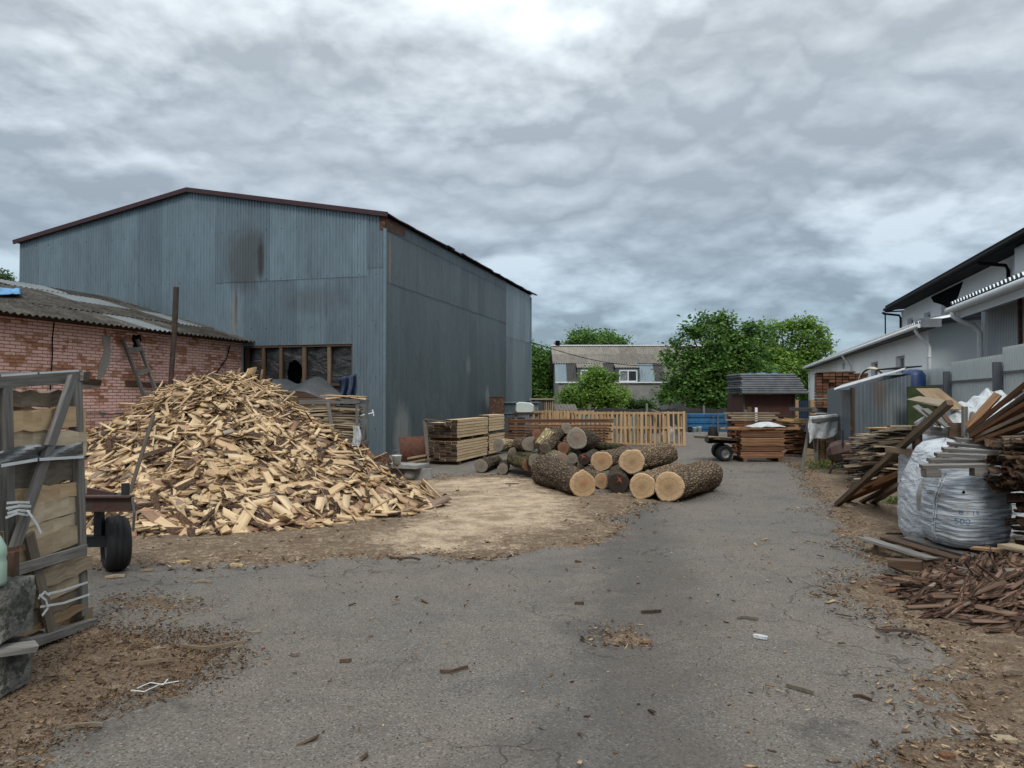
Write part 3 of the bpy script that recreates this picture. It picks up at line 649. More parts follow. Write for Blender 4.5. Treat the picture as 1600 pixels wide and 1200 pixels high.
for (d0,d1) in ((-.12,MID),(MID,HW+.1)):
    for z,k in ((0,1),(-.05,-1)):
        A=W(S0-.12,T0-d0,roofz(max(0,min(HW,d0)))+z+(0 if d0>=0 else -.02)); B=W(S0-.12,T0-d1,roofz(min(d1,HW))-(0 if d1<=HW else .04)+z)
        C2=W(S0+SL+.25,T0-d1,B.z); D=W(S0+SL+.25,T0-d0,A.z); mb.face([A,B,C2,D] if k>0 else [D,C2,B,A])
mb.build('roof',M['darkroof'],hangar)
M['maroon']=simple('dark_maroon_trim',(.045,.018,.022),.5,var=.3)
mb=MB()
for d0,d1 in ((-.15,MID),(MID,HW+.14)):
    A=W(S0-.14,T0-d0,roofz(max(d0,0))-.03);B=W(S0-.14,T0-d1,roofz(min(d1,HW))-.03-(.04 if d1>HW else 0)); mb.beam(A,B,.05,.13,UP,.5)
# ragged sheet edge along the side eave
x=-.1
while x<SL+.2:
    l=R.uniform(.5,1.1); mb.beam(W(S0+x,T0+.14+R.uniform(-.03,.03),HE+R.uniform(-.03,.01)),W(S0+x+l,T0+.14+R.uniform(-.03,.03),HE+R.uniform(-.03,.01)),.12,.03,UP); x+=l
mb.build('roof_trim',M['maroon'],hangar)
mb=MB()
A=W(S0+.0,T0+.035,HE-.02)
mb.face([W(S0-.02,T0+.05,HE-.03),W(S0-.02,T0+.05,HE-.42),W(S0+.9,T0+.05,HE-.4),W(S0+1.3,T0+.05,HE-.34),W(S0+1.3,T0+.05,HE-.03)])
mb.face([W(S0-.045,T0+.05,HE-.03),W(S0-.045,T0-.12,HE-.03),W(S0-.045,T0-.12,HE-.42),W(S0-.045,T0+.05,HE-.42)])
mb.build('rusty_corner_flashing',M['rust'],hangar)
mb=MB(); mb.beam(W(S0-.03,T0+.03,0),W(S0-.03,T0+.03,HE-.4),.07,.07,AX,.7); mb.beam(W(S0+SL,T0+.04,0),W(S0+SL,T0+.04,HE-.2),.08,.08,AX,.7); mb.build('corner_strip',M['clad'],hangar)
# window strip with torn black film
win=None
fr=MB()
for d,wd in ((.97,.10),(1.72,.10),(2.52,.11),(3.28,.09),(3.86,.09),(4.42,.12)):
    fr.beam(W(S0+.06,T0-d,1.95+R.uniform(0,.05)),W(S0+.06,T0-d,3.13),wd,.08,AX)
fr.beam(W(S0+.05,T0-.94,3.10),W(S0+.05,T0-4.5,3.10),.08,.06,UP); fr.beam(W(S0+.04,T0-.94,1.98),W(S0+.04,T0-4.5,1.98),.1,.07,UP)
win=fr.build('window_frame',M['darkslab'],hangar)
def cloth(name,f,nu,nv,mat,parent=None,thick=.004,smooth=True):
    us=np.linspace(0,1,nu); vs=np.linspace(0,1,nv); V=[];uv=[]
    mb=MB()
    pts=[[Vector(f(u,v)) for v in vs] for u in us]
    for i in range(nu-1):
        for j in range(nv-1):
            ps=[pts[i][j],pts[i+1][j],pts[i+1][j+1],pts[i][j+1]]
            mb.face(ps,[(us[i],vs[j]),(us[i+1],vs[j]),(us[i+1],vs[j+1]),(us[i],vs[j+1])],.5)
    return mb
def weld(o,d=1e-4,solid=0,sub=0):
    import bmesh
    bm=bmesh.new(); bm.from_mesh(o.data); bmesh.ops.remove_doubles(bm,verts=bm.verts,dist=d)
    bm.to_mesh(o.data); bm.free(); o.data.polygons.foreach_set('use_smooth',[True]*len(o.data.polygons))
    if solid: md=o.modifiers.new('thickness','SOLIDIFY'); md.thickness=solid
    return o
tears=[(.97,1.72,0),(1.72,2.52,0),(2.52,3.28,1),(3.28,3.86,0),(3.86,4.42,0)]
for d0,d1,tr in tears:
    mb=MB(); n=22
    def fp(i,j):
        u=d0+.05+(d1-d0-.1)*i/n; v=2.0+1.1*j/n
        o=.03*math.sin(u*9+v*4)+.025*float(fbm(u*6,v*9,3,4))
        return W(S0+.10+o,T0-u,v)
    for i in range(n):
        for j in range(n):
            cu=(i+.5)/n;cv=(j+.5)/n
            if tr and ((cu-.45)/.36)**2+((cv-.28)/.36)**2<1+.5*(float(vn(cu*7,cv*7,3))-.5): continue
            mb.face([fp(i,j),fp(i+1,j),fp(i+1,j+1),fp(i,j+1)])
    weld(mb.build('film_pane',M['blackfilm'],win))
mb=MB()
for i in range(12): mb.beam(W(S0+.08,T0-.95,.09+i*.16),W(S0+.08,T0-4.5,.09+i*.16+R.uniform(-.02,.02)),.03,.15,UP,jit=.01)
mb.build('dark_boarding',M['darkslab'],hangar)
# little annex and box at the far end of the side
mb=MB(); s1=S0+10.6
for a in range(1): 
    q=P(786,640,30.0)
an=thing('metal_annex','small grey corrugated lean-to at the far foot of the hangar side','annex',P(796,680,30.0))
a0=P(786,690,30.0);a1=P(806,690,30.0); a0.z=0;a1.z=0; U_=(a1-a0); Lw=U_.length; U_=U_.normalized(); Nf=Vector((0,-1,0))
mb=MB(); corr(mb,a0,U_,UP,Nf,0,Lw+.9,lambda u:(0,1.42),.12,.02); b0=a0+U_*(Lw+.9)
mb.face([b0,b0+AX*1.5,b0+AX*1.5+UP*1.42,b0+UP*1.42]); mb.face([a0+UP*1.42,b0+UP*1.42,b0+UP*1.46+AX*1.5,a0+UP*1.46+AX*1.5]); mb.build('wall',M['cladside'],an)
mb=MB(); mb.beam(a0+UP*1.43-Vector((0,.05,0)),b0+UP*1.43-Vector((0,.05,0)),.1,.05); mb.beam(a0+UP*1.0-Vector((0,.05,0)),b0+UP*1.0-Vector((0,.05,0)),.04,.03); mb.build('top_rail',M['cladnew'],an)
mb=MB(); c=P(776,646,29.5); c.z=1.2; mb.box(c,(.55,.5,.85)); mb.box(c+Vector((0,0,.44)),(.6,.55,.03)); mb.box(c-Vector((0,0,.8)),(.08,.08,.8)); mb.box(c-Vector((0.0,.262,.02)),(.4,.02,.6))
tag(centred(mb,'rusty_box',M['rust']),'dark rusty metal box on a post between hangar side and annex','box')
# ---------------- brick building ----------------
brick=thing('brick_building','low pink-painted brick building with a mossy corrugated roof against the hangar','building',W(13,-13.64))
TB=-13.64; BE=3.33; SB0=2.0
mb=MB(); O3=W(SB0,TB)
LB=S0-SB0
NU=int(LB/.25); 
for i in range(NU):
    a=i*LB/NU;b=(i+1)*LB/NU
    mb.face([O3+AX*a,O3+AX*b,O3+AX*b+UP*BE,O3+AX*a+UP*BE],[(a,0),(b,0),(b,BE),(a,BE)])
e=[W(SB0,TB),W(SB0,TB,BE),W(SB0,TB-4.8,BE+1.37),W(SB0,TB-9.5,BE),W(SB0,TB-9.5)]
mb.face(e,[(0,0),(0,BE),(4.8,BE+1.37),(9.5,BE),(9.5,0)])
mb.face([W(SB0,TB-9.5),W(SB0,TB-9.5,BE),W(S0,TB-9.5,BE),W(S0,TB-9.5)])
mb.build('wall',M['brick'],brick)
M['plaster']=simple('bare_plaster_patch',(.30,.27,.235),.95,var=.3,scale=5,bump=.4,bd=.01)
def wallpt(px,py,off=.0,t=TB):
    # point on the brick wall plane at pixel
    d=P(px,py,10)-Vector((0,0,H0)); k=t/(d.dot(PX)) ; q=Vector((0,0,H0))+d*k; return q+PX*off
def patch(pts,mat,nm,off=.012,parent=brick,seed=0):
    c=[wallpt(*p,off) for p in pts]; b=[]
    for i in range(len(c)):
        a=c[i];d=c[(i+1)%len(c)]; n=max(2,int((d-a).length/.12))
        for k in range(n):
            q=a.lerp(d,k/n); q=q+UP*R.uniform(-.03,.03)+AX*R.uniform(-.04,.04); b.append(q)
    mb=MB(); mb.face(b); back=[q-PX*.02 for q in b]
    for i in range(len(b)): j=(i+1)%len(b); mb.face([b[i],back[i],back[j],b[j]])
    mb.build(nm,M[mat],parent)
patch([(161,524),(172,526),(173,560),(163,585),(155,597),(152,583),(160,560)],'plaster','bare_patch')
patch([(118,588),(152,592),(152,606),(118,606)],'plaster','bare_patch')
patch([(156,640),(166,640),(166,648),(158,650)],'plaster','bare_patch')
patch([(206,522),(220,524),(219,540),(208,546)],'black','soot_patch')
mb=MB()
for a,b in (((120,594),(156,598)),((196,599),(275,604))): mb.beam(wallpt(*a,.02),wallpt(*b,.02),.05,.12)
mb.build('timber_lintel',M['darkslab'],brick)
mb=MB()
mb.tube([wallpt(x,y,.03) for x,y in ((83,503),(80,530),(80,555),(78,585),(76,625),(76,640))],.012,6); mb.tube([wallpt(x,y,.03) for x,y in ((120,646),(150,645),(170,647),(200,645),(235,648))],.01,6); mb.tube([wallpt(x,y,.05) for x,y in ((357,540),(352,560),(338,580),(330,590))],.015,6)
mb.build('cable',M['black'],brick)
rm=MB(); pitch=math.atan2(1.36,4.77); Vr=(-PX*math.cos(pitch)+UP*math.sin(pitch)); Nr=(PX*math.sin(pitch)+UP*math.cos(pitch))
Or=W(SB0-.3,TB,BE)-Vr*.38
x=0; LR=LB+.3
while x<LR-.2:
    b=min(x+.95,LR); v=0
    for r in range(4):
        v1=min(v+1.5,5.35); tw=R.uniform(-.03,.05)
        mi=1 if ((r,) in ((0,),) and 12.6<x<13.6) or (r==2 and 14.0<x<15.9) or (r==1 and 15.2<x<16.2) or (r==3 and 13<x<15) else 0
        corr(rm,Or,AX,Vr,Nr,x,b+.04,lambda u:(v-.08+tw,v1),.16,.045,off=.02*(r%2)+(3-r)*-.0+R.uniform(0,.015)+(3-r)*.004,kind='sin',mi=mi)
        v=v1
    x=b
o=rm.build('roof',[M['asb'],M['translucent']],brick)
mb=MB() # far slope, soffit
mb.face([W(SB0-.3,TB-4.77,BE+1.36),W(S0,TB-4.77,BE+1.36),W(S0,TB-9.9,BE-.1),W(SB0-.3,TB-9.9,BE-.1)])
mb.beam(W(SB0-.2,TB+.05,BE-.06),W(S0,TB+.05,BE-.06),.14,.12)
mb.build('eave_board',M['darkslab'],brick)
mb=MB()
def tf(u,v): 
    d=P(-14+44*u,470-11*v,10)-Vector((0,0,H0)); k=(Or-Vector((0,0,H0))).dot(Nr)/d.dot(Nr); return Vector((0,0,H0))+d*k+Nr*(.10+.08*float(fbm(u*6,v*6,3,9)))
o=cloth('t',tf,14,10,None); o=weld(centred(o,'blue_tarp',M['brightblue']),solid=.004); tag(o,'crumpled bright blue tarp scrap lying on the mossy brick building roof','tarp')
# ladder
lad=thing('wooden_ladder','weathered wooden ladder with four rungs leaning on the pink brick wall','ladder',wallpt(215,690,.6))
A0=wallpt(188,530,.06);B0=wallpt(211,530,.06); A1=P(221,665,14.6);B1=P(238,640,14.9)
A1=wallpt(222,662,.75);B1=wallpt(234,660,.75); A1.z=B1.z=.3
A1=wallpt(219,665,.45);B1=wallpt(236,655,.45)
for a,b in ((A0,A1),(B0,B1)):
    mb=MB(); mb.beam(a,b+(b-a)*.28,.05,.08,PX,.4); mb.build('side_rail',M['grey'],lad)
for k in (.12,.38,.65,.88,1.1):
    mb=MB(); mb.beam(A0.lerp(A1,k)+PX*.04,B0.lerp(B1,k)+PX*.04,.10,.03,PX,.9,jit=.01); mb.build('rung',M['grey'],lad)
M['pipe']=simple('sooty_rusted_pipe',(.05,.036,.03),.9,rust=(.11,.05,.028),rustamt=.2)
pp=thing('stove_pipe','tall rusty stove pipe standing against the pink brick wall','chimney',wallpt(243,690,.35)); pp.location.z=0
b_=wallpt(243,600,.45); tp=wallpt(252,450,.45); md_=wallpt(249,518,.45); d_=(tp-b_)
mb=MB(); mb.tube([b_-d_*(b_.z/d_.z),b_,md_],.062,14,.3); mb.build('lower_pipe',M['pipe'],pp)
mb=MB(); mb.tube([md_-d_*.02,tp],[.07,.068],14,.3,cap=False); mb.build('upper_pipe',M['pipe'],pp)
# ---------------- far house ----------------
YH=48.0
hs=thing('mansard_house','grey block house with a worn corrugated mansard roof behind the pallets','house',(6.5,YH,0))
X0=P(870,597,YH).x; X1=X0+10.2; zE=P(870,597,YH).z; zB=P(868,568,YH+1.0).z; zR=P(878,541,YH+3.2).z
mb=MB(); mb.face([(X0+.1,YH,0),(X1,YH,0),(X1,YH,zE),(X0+.1,YH,zE)],[(0,0),(10,0),(10,zE),(0,zE)]); mb.face([(X0+.1,YH,0),(X0+.1,YH,zE),(X0+.1,YH+1,zB),(X0+.1,YH+3.2,zR),(X0+.1,YH+6.2,zB),(X0+.1,YH+7,zE),(X0+.1,YH+7,0)],[(0,0),(0,zE),(1,zB),(3.2,zR),(6,zB),(7,zE),(7,0)]); mb.face([(X1,YH+7,0),(X1,YH,0),(X1,YH,zE),(X1,YH+1,zB),(X1,YH+3.2,zR),(X1,YH+6.2,zB),(X1,YH+7,zE)]); mb.build('wall',M['blocks'],hs)
mb=MB(); U1=Vector((1,0,0)); Vu=Vector((0,2.2,zR-zB)); lu=Vu.length; Vu.normalize(); Nu_=U1.cross(Vu)
x=0
while x<X1-X0+.3:
    for r in range(2):
        corr(mb,(X0-.2,YH+1.0,zB),U1,Vu,Nu_,x,x+1.15,lambda u:(lu*r/2-.05,lu*(r+1)/2),.17,.05,kind='sin',off=.03*r*0+.02*(1-r),tone=1.0 if (x<1.2 and r==1) else R.uniform(.25,.75))
    x+=1.13
mb.face([(X0-.2,YH+3.2,zR),(X1+.4,YH+3.2,zR),(X1+.4,YH+7.2,zE),(X0-.2,YH+7.2,zE)])
mb.build('upper_roof',M['asbpale'],hs)
mb=MB(); mb.beam((X0-.25,YH+3.2,zR+.05),(X1+.4,YH+3.2,zR+.05),.3,.07); mb.beam((X0-.1,YH-.05,zE-.02),(X1,YH-.05,zE-.02),.14,.08,tone=.1); mb.build('ridge_cap',M['whitemetal'],hs)
Vl=Vector((0,1.0,zB-zE)); ll=Vl.length; Vl.normalize(); Nl=U1.cross(Vl)
def hx(px): return (px-800)/F*YH
M['darkpanel']=simple('dark_ribbed_panel',(.06,.055,.055),.8)
segs=[(868,886,'cladnew'),(886,902,'darkroof'),(902,944,'win'),(944,962,'darkroof'),(962,1000,'win'),(1000,1024,'cladnew'),(1024,1040,'darkroof'),(1040,1074,'asb')]
for a,b,k in segs:
    if k=='win': continue
    t=MB(); mt_=M['cladnew'] if k=='cladnew' else M['darkpanel'] if k=='darkroof' else M['asbpale']
    corr(t,(0,YH,zE),U1,Vl,Nl,hx(a),hx(b),lambda u:(0,ll+.05),.16,.035,kind='sin'); t.build('lower_roof_panel',mt_,hs)
for a,b in ((902,944),(962,1000)):
    mb=MB(); xa,xb=hx(a),hx(b)   # dormer hood: roof carried forward over the window
    corr(mb,(0,YH+1.0,zB),U1,Vector((0,-.95,-.33)).normalized(),Vector((0,-.33,.95)).normalized(),xa,xb,lambda u:(0,1.0),.17,.05,kind='sin',tone=.6); 
    hood=mb.build('dormer_hood',M['asbpale'],hs)
    zt=P(0,579,YH).z; zb=P(0,596,YH).z; xc0,xc1=xa+.25,xb-.2
    mb=MB(); 
    mb.face([(xa,YH+.12,zE),(xb,YH+.12,zE),(xb,YH+.12,zt+.2),(xa,YH+.12,zt+.2)]); mb.build('dormer_wall',M['cladside'],hs)
    f=MB(); yf=YH+.04
    for p0,p1 in (((xc0,zb),(xc1,zb)),((xc0,zt),(xc1,zt))): f.beam((p0[0],yf,p0[1]),(p1[0],yf,p1[1]),.08,.09)
    for x in (xc0,(xc0+xc1)/2,xc1): f.beam((x,yf-.003,zb),(x,yf-.003,zt),.08,.09,Vector((0,1,0)))
    wf=f.build('window',M['pvc'],hs)
    g=MB(); g.face([(xc0,yf+.02,zb),(xc1,yf+.02,zb),(xc1,yf+.02,zt),(xc0,yf+.02,zt)]); g.face([(xc0,yf+.012,zb),((xc0+xc1)/2,yf+.012,zb),((xc0+xc1)/2,yf+.012,zt),(xc0,yf+.012,zt)],mi=1); 
    gg=g.build('pane',[M['glass'],simple('grey_curtain',(.22,.24,.27),.8)],wf)
mb=MB(); mb.box((X0+.25,YH+3.2,zR+.2),(.28,.3,.35)); mb.build('chimney',M['black'],hs)
mb=MB(); pts=[]
A=P(800,524,36);B=P(1080,568,46)
for i in range(20):
    k=i/19; q=A.lerp(B,k); q.z-=1.1*math.sin(math.pi*k)*.6; pts.append(q)
mb.tube(pts,.018,5); tag(centred(mb,'power_cable',M['black']),'thin black power cable sagging in front of the mansard house','cable')
# ---------------- fences behind ----------------
fd=thing('dark_fence','low dark board fence running behind the pallets and blue fence','fence',(4,34.5,0))
x=P(815,640,34.5).x; xe=P(1265,640,34.5).x; mb=MB()
while x<xe:
    h=1.12+R.uniform(-.05,.03); mb.beam((x,34.5,0),(x,34.5,h),.24,.025,Vector((0,1,0)),jit=.01); x+=.25
mb.build('board',M['darkfence'],fd)
x=P(815,640,34.5).x+.5
while x<xe: 
    mb=MB(); mb.beam((x,34.42,0),(x,34.42,1.25+R.uniform(0,.2)),.09,.09,Vector((0,1,0))); mb.build('post',M['grey'],fd); x+=2.6
fb=thing('blue_fence','low bright blue metal sheet fence behind the yard','fence',(9,32.4,0))
xa=P(1064,660,32.4).x; xb=P(1166,660,32.4).x; mb=MB(); n=3
corr(mb,(xa,32.4,.16),Vector((0,0,1)),Vector((1,0,0)),Vector((0,-1,0)),0,.78,lambda u:(0,xb-xa),.26,.03,tone=.5)
mb.build('sheet',M['bluepaint'],fb)
for x in (xa+.02,P(1072,660,32.4).x,P(1121,660,32.4).x,xb):
    mb=MB(); mb.beam((x,32.34,0),(x,32.34,.98),.06,.06,Vector((0,1,0))); mb.build('post',M['postgrey'],fb)
mb=MB(); mb.beam((xa,32.42,.07),(xb,32.42,.07),.15,.14); mb.build('plinth',M['conclight'],fb)
# ---------------- trees ----------------
def tree(name,label,cat,base,clumps,leafmat,nleaf,lsize,seed,trunk=(.16,1.6),group=None,bias=1.0):
    """clumps: list of (centre, radii) ellipsoids in world space"""
    rs=np.random.RandomState(seed); t=thing(name,label,cat,base,group=group)
    base=Vector(base); V=[];ax=[];tone=[];half=[]
    tot=sum(r[0]*r[1]*r[2] for _,r in clumps)**1.0; mb=MB()
    fork=base+Vector((0,0,trunk[1]))
    mb.tube([base,base+Vector((.05,.03,trunk[1]*.5)),fork],[trunk[0]*1.3,trunk[0],trunk[0]*.85],9)
    for c,r in clumps:
        c=Vector(c); m_=fork.lerp(c,.5)+Vector(rs.uniform(-.2,.2,3)); mb.tube([fork-Vector((0,0,.1)),m_,c],[trunk[0]*.5,trunk[0]*.3,trunk[0]*.12],6)
        n=60; k=max(5,int(nleaf/n*(r[0]*r[1]*r[2])/tot))
        # twigs: small sub-clumps near the shell with gaps between
        d=rs.normal(0,1,(k,3)); d/=np.linalg.norm(d,axis=1)[:,None]; rad=rs.uniform(.3,1.3,k)**.7
        sc_=d*rad[:,None]*np.array(r); cc=np.array(c)[None]+sc_
        for q in range(0,k,max(1,k//10)):
            mb.tube([c,Vector(cc[q])],[trunk[0]*.1,trunk[0]*.03],4,cap=False)
        sr=rs.uniform(.6,1.3,k)*lsize*2.0
        p=cc[:,None,:]+rs.normal(0,1,(k,n,3))*sr[:,None,None]*np.array([.6,.6,.42])
        tn=np.clip(rs.uniform(.0,1,k)[:,None]*.75+rs.uniform(0,.3,(k,n)),0,1)
        V.append(p.reshape(-1,3)); tone.append(tn.ravel())
    P_=np.concatenate(V); tone=np.concatenate(tone); N=len(P_)
    nr=rs.normal(0,1,(N,3)); nr[:,2]=np.abs(nr[:,2])+.5; nr/=np.linalg.norm(nr,axis=1)[:,None]
    fr=frames(nr,rs.uniform(0,6.28,N)); L=lsize*rs.uniform(.6,1.3,N); Wd=L*rs.uniform(.38,.6,N)
    a=P_-fr[:,0]*L[:,None]*.5; b=P_+fr[:,1]*Wd[:,None]*.5; c2=P_+fr[:,0]*L[:,None]*.5-fr[:,2]*L[:,None]*.12; d2=P_-fr[:,1]*Wd[:,None]*.5
    VV=np.stack([a,b,c2,d2],1).reshape(-1,3); Fc=np.arange(N*4).reshape(N,4)
    link('crown',npmesh('crown',VV,Fc,np.zeros((N*4,2)),tone,leafmat),t)
    mb.build('trunk',M['trunk'],t,smooth=True); return t
def E(px,py,Y,rx,rz=None,ry=None):
    """crown lobe given by where it stands and its size in metres"""
    rz=rz or rx*.8; return (P(px,py,Y),(rx,ry or rx,rz))
k=F/44
tree('walnut_tree','large dark green walnut tree overlapping the right end of the mansard house','tree',(P(1120,640,44).x,44,0),
 [E(1090,562,44,.8,.75),E(1075,605,44,1.15,.85),E(1122,530,44,1.05,.7),E(1158,550,44,1.1,.9),E(1120,580,44,1.5,1.3),E(1170,600,44,1.5,1.3),E(1090,520,44,.5,.4),E(1140,508,44,.6,.45),E(1186,525,44.5,.7,.6),E(1052,612,43.5,.55,.45),E(1050,582,43.5,.6,.35),E(1130,620,44,1.9,.8),E(1062,538,44,.32,.28),E(1078,516,44,.3,.35),E(1108,503,44,.4,.3),E(1128,499,44,.28,.3),E(1172,512,44,.3,.3),E(1045,560,44,.3,.25),E(1040,618,44,.35,.3)],M['leafa'],34000,.25,31,(.2,1.5))
tree('walnut_tree','bright green broad tree behind the brown shed and roof end','tree',(P(1225,640,56).x,56,0),
 [E(1225,562,56,1.4,1.1),E(1195,548,56,1.0,.8),E(1250,536,56,1.0,.9),E(1270,553,56,.9,.75),E(1262,505,56,.4,.35),E(1240,509,56,.35,.4),E(1278,516,56,.35,.35),E(1206,520,56,.4,.4),E(1291,545,56,.3,.25),E(1205,590,56,2.2,1.6),E(1250,585,56,1.9,1.4),E(1255,510,56,.8,.5),E(1222,514,56,.45,.4),E(1284,530,56,.45,.3),E(1170,560,56,1.2,1.4)],M['leafb'],27000,.28,32,(.22,1.6))
tree('garden_tree','dark tree between the hangar corner and the left end of the mansard house','tree',(P(845,640,55).x,55,0),
 [E(845,565,55,1.2),E(835,600,55,1.4),E(858,595,55,1.1),E(850,625,55,1.6,1.0),E(828,550,55,.7,.5),E(860,560,55,.6,.5),E(815,590,55,1.4)],M['leafa'],18000,.3,33,(.18,1.4))
tree('garden_tree','round dark treetop showing above the ridge of the mansard house','tree',(P(925,640,62).x,62,0),
 [E(925,548,62,2.6,1.5),E(940,532,62,1.1,.7),E(905,538,62,1.4,.7),E(965,538,62,.6,.35),E(885,545,62,.5,.3)],M['leafa'],16000,.27,34,(.25,3))
tree('young_tree','young light green tree in front of the left window of the mansard house','tree',(P(928,640,38).x,38,0),
 [E(905,625,38,.75,.5),E(950,622,38,.85,.55),E(928,600,38,.6,.65),E(925,582,38,.22,.35),E(955,595,38,.3,.4),E(940,588,38,.2,.35),E(895,612,38,.4,.4),E(965,618,38,.45,.4)],M['leafb'],12000,.17,35,(.07,.9))
for i,(px,py,r) in enumerate(((1008,635,.4),(978,632,.45))):
    tree('garden_bush',('low dark bush at the foot of the block wall right of the young tree','small rounded bush beside the young tree at the block wall')[i],'bush',(P(px,640,40).x,40,0),[E(px,py,40,r,r*.7)],M['leafd'],2600,.14,36+i,(.03,.5))
for i,(px,py,Y,r) in enumerate(((12,440,62,1.2),(2,437,62,.9))):
    tree('distant_tree',('treetop peeping over the brick roof at the left edge','leftmost treetop at the picture edge above the brick roof')[i],'tree',(P(px,600,Y).x,Y,0),[E(px,py+12,Y,r,1.0),E(px+6,py+20,Y,r,1.0)],M['leafd'],3500,.3,46+i,(.2,6))
for i,(px,Y,r) in enumerate(((1265,70,2.2),(1190,72,3.2),(1100,74,3.2),(1030,74,3),(960,76,3),(880,76,3))):
    tree('distant_tree','low tree seen far behind the house and the walnut trees','tree',(P(px,600,Y).x,Y,0),[E(px,600,Y,r,1.8),E(px+12,607,Y,r,1.8)],M['leafd'],3000,.45,60+i,(.2,1.5),group='far trees behind the house')
# ---------------- logs ----------------
def make_log(label,p0,p1,r0,r1,bark='bark',cap='capfresh',cap2=None,seed=0,group='logs lying in the yard',knot=False,bend=0):
    p0=Vector(p0);p1=Vector(p1); ax=(p1-p0); L=ax.length; ax.normalize()
    t=thing('log',label,'log',p0,group=group); x=ax.cross(UP).normalized(); y=x.cross(ax).normalized()
    rs=np.random.RandomState(seed+100); n=56; m=max(12,int(L/.05)); ph=rs.uniform(0,6.28,4)
    V=[];
    for i in range(m+1):
        k=i/m; r=r0+(r1-r0)*k; c=p0+ax*(L*k)+UP*0+x*bend*math.sin(math.pi*k)
        for j in range(n):
            a=2*math.pi*j/n; lump=1+.05*math.sin(2*a+ph[0]+k*1.5)+.03*math.sin(3*a+ph[1]-k*2)+.016*math.sin(5*a+ph[2])+.04*math.sin(7*k+ph[3])*math.sin(a+ph[1])
            rg=0
            if r0>.11: rg=(float(vn(j*18/n*1.0,L*k*7+3*float(vn(j*6/n,k*6,seed)),seed+7))-.5)*.034+(float(vn(j*40/n,L*k*14,seed+9))-.5)*.015
            if i in(0,m): rg*=.5
            rr=r*lump+rg*(r/.2)
            V.append(c+x*math.cos(a)*rr+y*math.sin(a)*rr)
    mb=MB(); mb.v=[tuple(v) for v in V]
    for i in range(m):
        for j in range(n):
            j2=(j+1)%n; mb.f.append((i*n+j,i*n+j2,(i+1)*n+j2,(i+1)*n+j)); cc=2*math.pi*r0
            mb.uv+=[(L*i/m+seed*3.1,cc*j/n),(L*i/m+seed*3.1,cc*(j+1)/n),(L*(i+1)/m+seed*3.1,cc*(j+1)/n),(L*(i+1)/m+seed*3.1,cc*j/n)]; mb.t.append(.5);mb.m.append(0);mb.e.append(0)
    o=mb.build('bark_surface',M[bark],t,smooth=True)
    for base,c,r,nm in ((0,p0,r0,cap),(m*n,p1,r1,cap2 or cap)):
        mb=MB(); ring=[Vector(V[base+j]) for j in range(n)]; sgn=-1 if base==0 else 1; th=rs.uniform(-.5,.5)
        def uvp(q): 
            d=q-c; a_=d.dot(x);b_=d.dot(y); return (a_*math.cos(th)-b_*math.sin(th),a_*math.sin(th)+b_*math.cos(th))
        inner=[c+(q-c)*.93+ax*sgn*.012 for q in ring]; cc_=c+ax*sgn*.014
        for j in range(n):
            j2=(j+1)%n
            mb.face([ring[j],ring[j2],inner[j2],inner[j]] if sgn>0 else [ring[j2],ring[j],inner[j],inner[j2]],None); mb.uv[-4:]=[uvp(Vector(mb.v[-4+q])) for q in range(4)]
            mb.face([inner[j],inner[j2],cc_] if sgn>0 else [inner[j2],inner[j],cc_]); mb.uv[-3:]=[uvp(Vector(mb.v[-3+q])) for q in range(3)]
        mb.build('cut_end',M[nm],t)
    if knot:
        q=p0+ax*(L*.33)-UP*0; mb=MB(); dirn=(-x*0.0-AX*.0+Vector((0,-1,0))*.7+UP*.75); dirn=(dirn-ax*dirn.dot(ax)).normalized()
        mb.lathe(q+dirn*(r0*.93),[(.11,0),(.10,.025),(.07,.03)],18,axis=dirn); o=mb.build('cut_knot',M['capfresh'],t); 
    return t
def LG(label,px,py,Y,rpx,px2,py2,Y2,rpx2,**kw):
    kw.setdefault('bend',((kw.get('seed',0)*37)%11-5)*.011)
    """near end centre/radius and far end centre/radius, measured then placed at their real depth"""
    p0=P(px,py,Y);p1=P(px2,py2,Y2); r0=rpx/F*Y; r1=rpx2/F*Y2
    if kw.pop('floor0',False): p0.z=r0*1.0
    if kw.pop('floor1',False): p1.z=r1*1.0
    return make_log(label,p0,p1,r0,r1,**kw)
LG('fresh thick log in front of the heap with a pale knot scar',911,757,12.15,21.5,850,736,14.0,23,floor0=True,floor1=True,cap='capmark',knot=True,seed=1)
LG('thin log with red-marked end lying just behind the big log with the knot scar',939,749,13.3,12,905,738,15.0,13,floor0=True,floor1=True,cap='capmark',seed=2)
LG('short dark log with black red-marked end between the two groups of big logs',966,757,12.7,16,975,738,14.2,17,floor0=True,floor1=True,bark='oldbark',cap='capdark',seed=3)
LG('fresh log with a split cut face beside the biggest log',1003,761,11.9,21,1062,733,13.9,18,floor0=True,floor1=True,cap='capfresh',seed=4)
LG('biggest fresh log at the front right of the heap with a round pale end',1045,760,11.65,24,1104,741,13.2,24,floor0=True,floor1=True,cap='capfresh',seed=5)
LG('narrow log at the far right end of the row behind the biggest log',1122,737,13.7,10,1050,733,14.2,12,floor0=True,floor1=True,bark='bark',cap='capdark',seed=6)
LG('fresh log resting on two others with a round pale unmarked cut end',988,721,12.9,20,1042,708,15.0,17,cap='capfresh',seed=7)
LG('rough log with brownish red-marked end just left of the raised pale log',940,721,13.8,16.5,976,712,15.8,15,cap='capmark',seed=8)
LG('widest log on top of the rear heap with a grey end and red mark',901,685,15.4,16.5,925,690,17.4,14,bark='oldbark',cap='capgreymark',seed=9)
LG('pale grey-ended log leaning left of the widest rear log',873,675,15.4,9.5,852,700,14.9,10,bark='oldbark',cap='capgrey',seed=10)
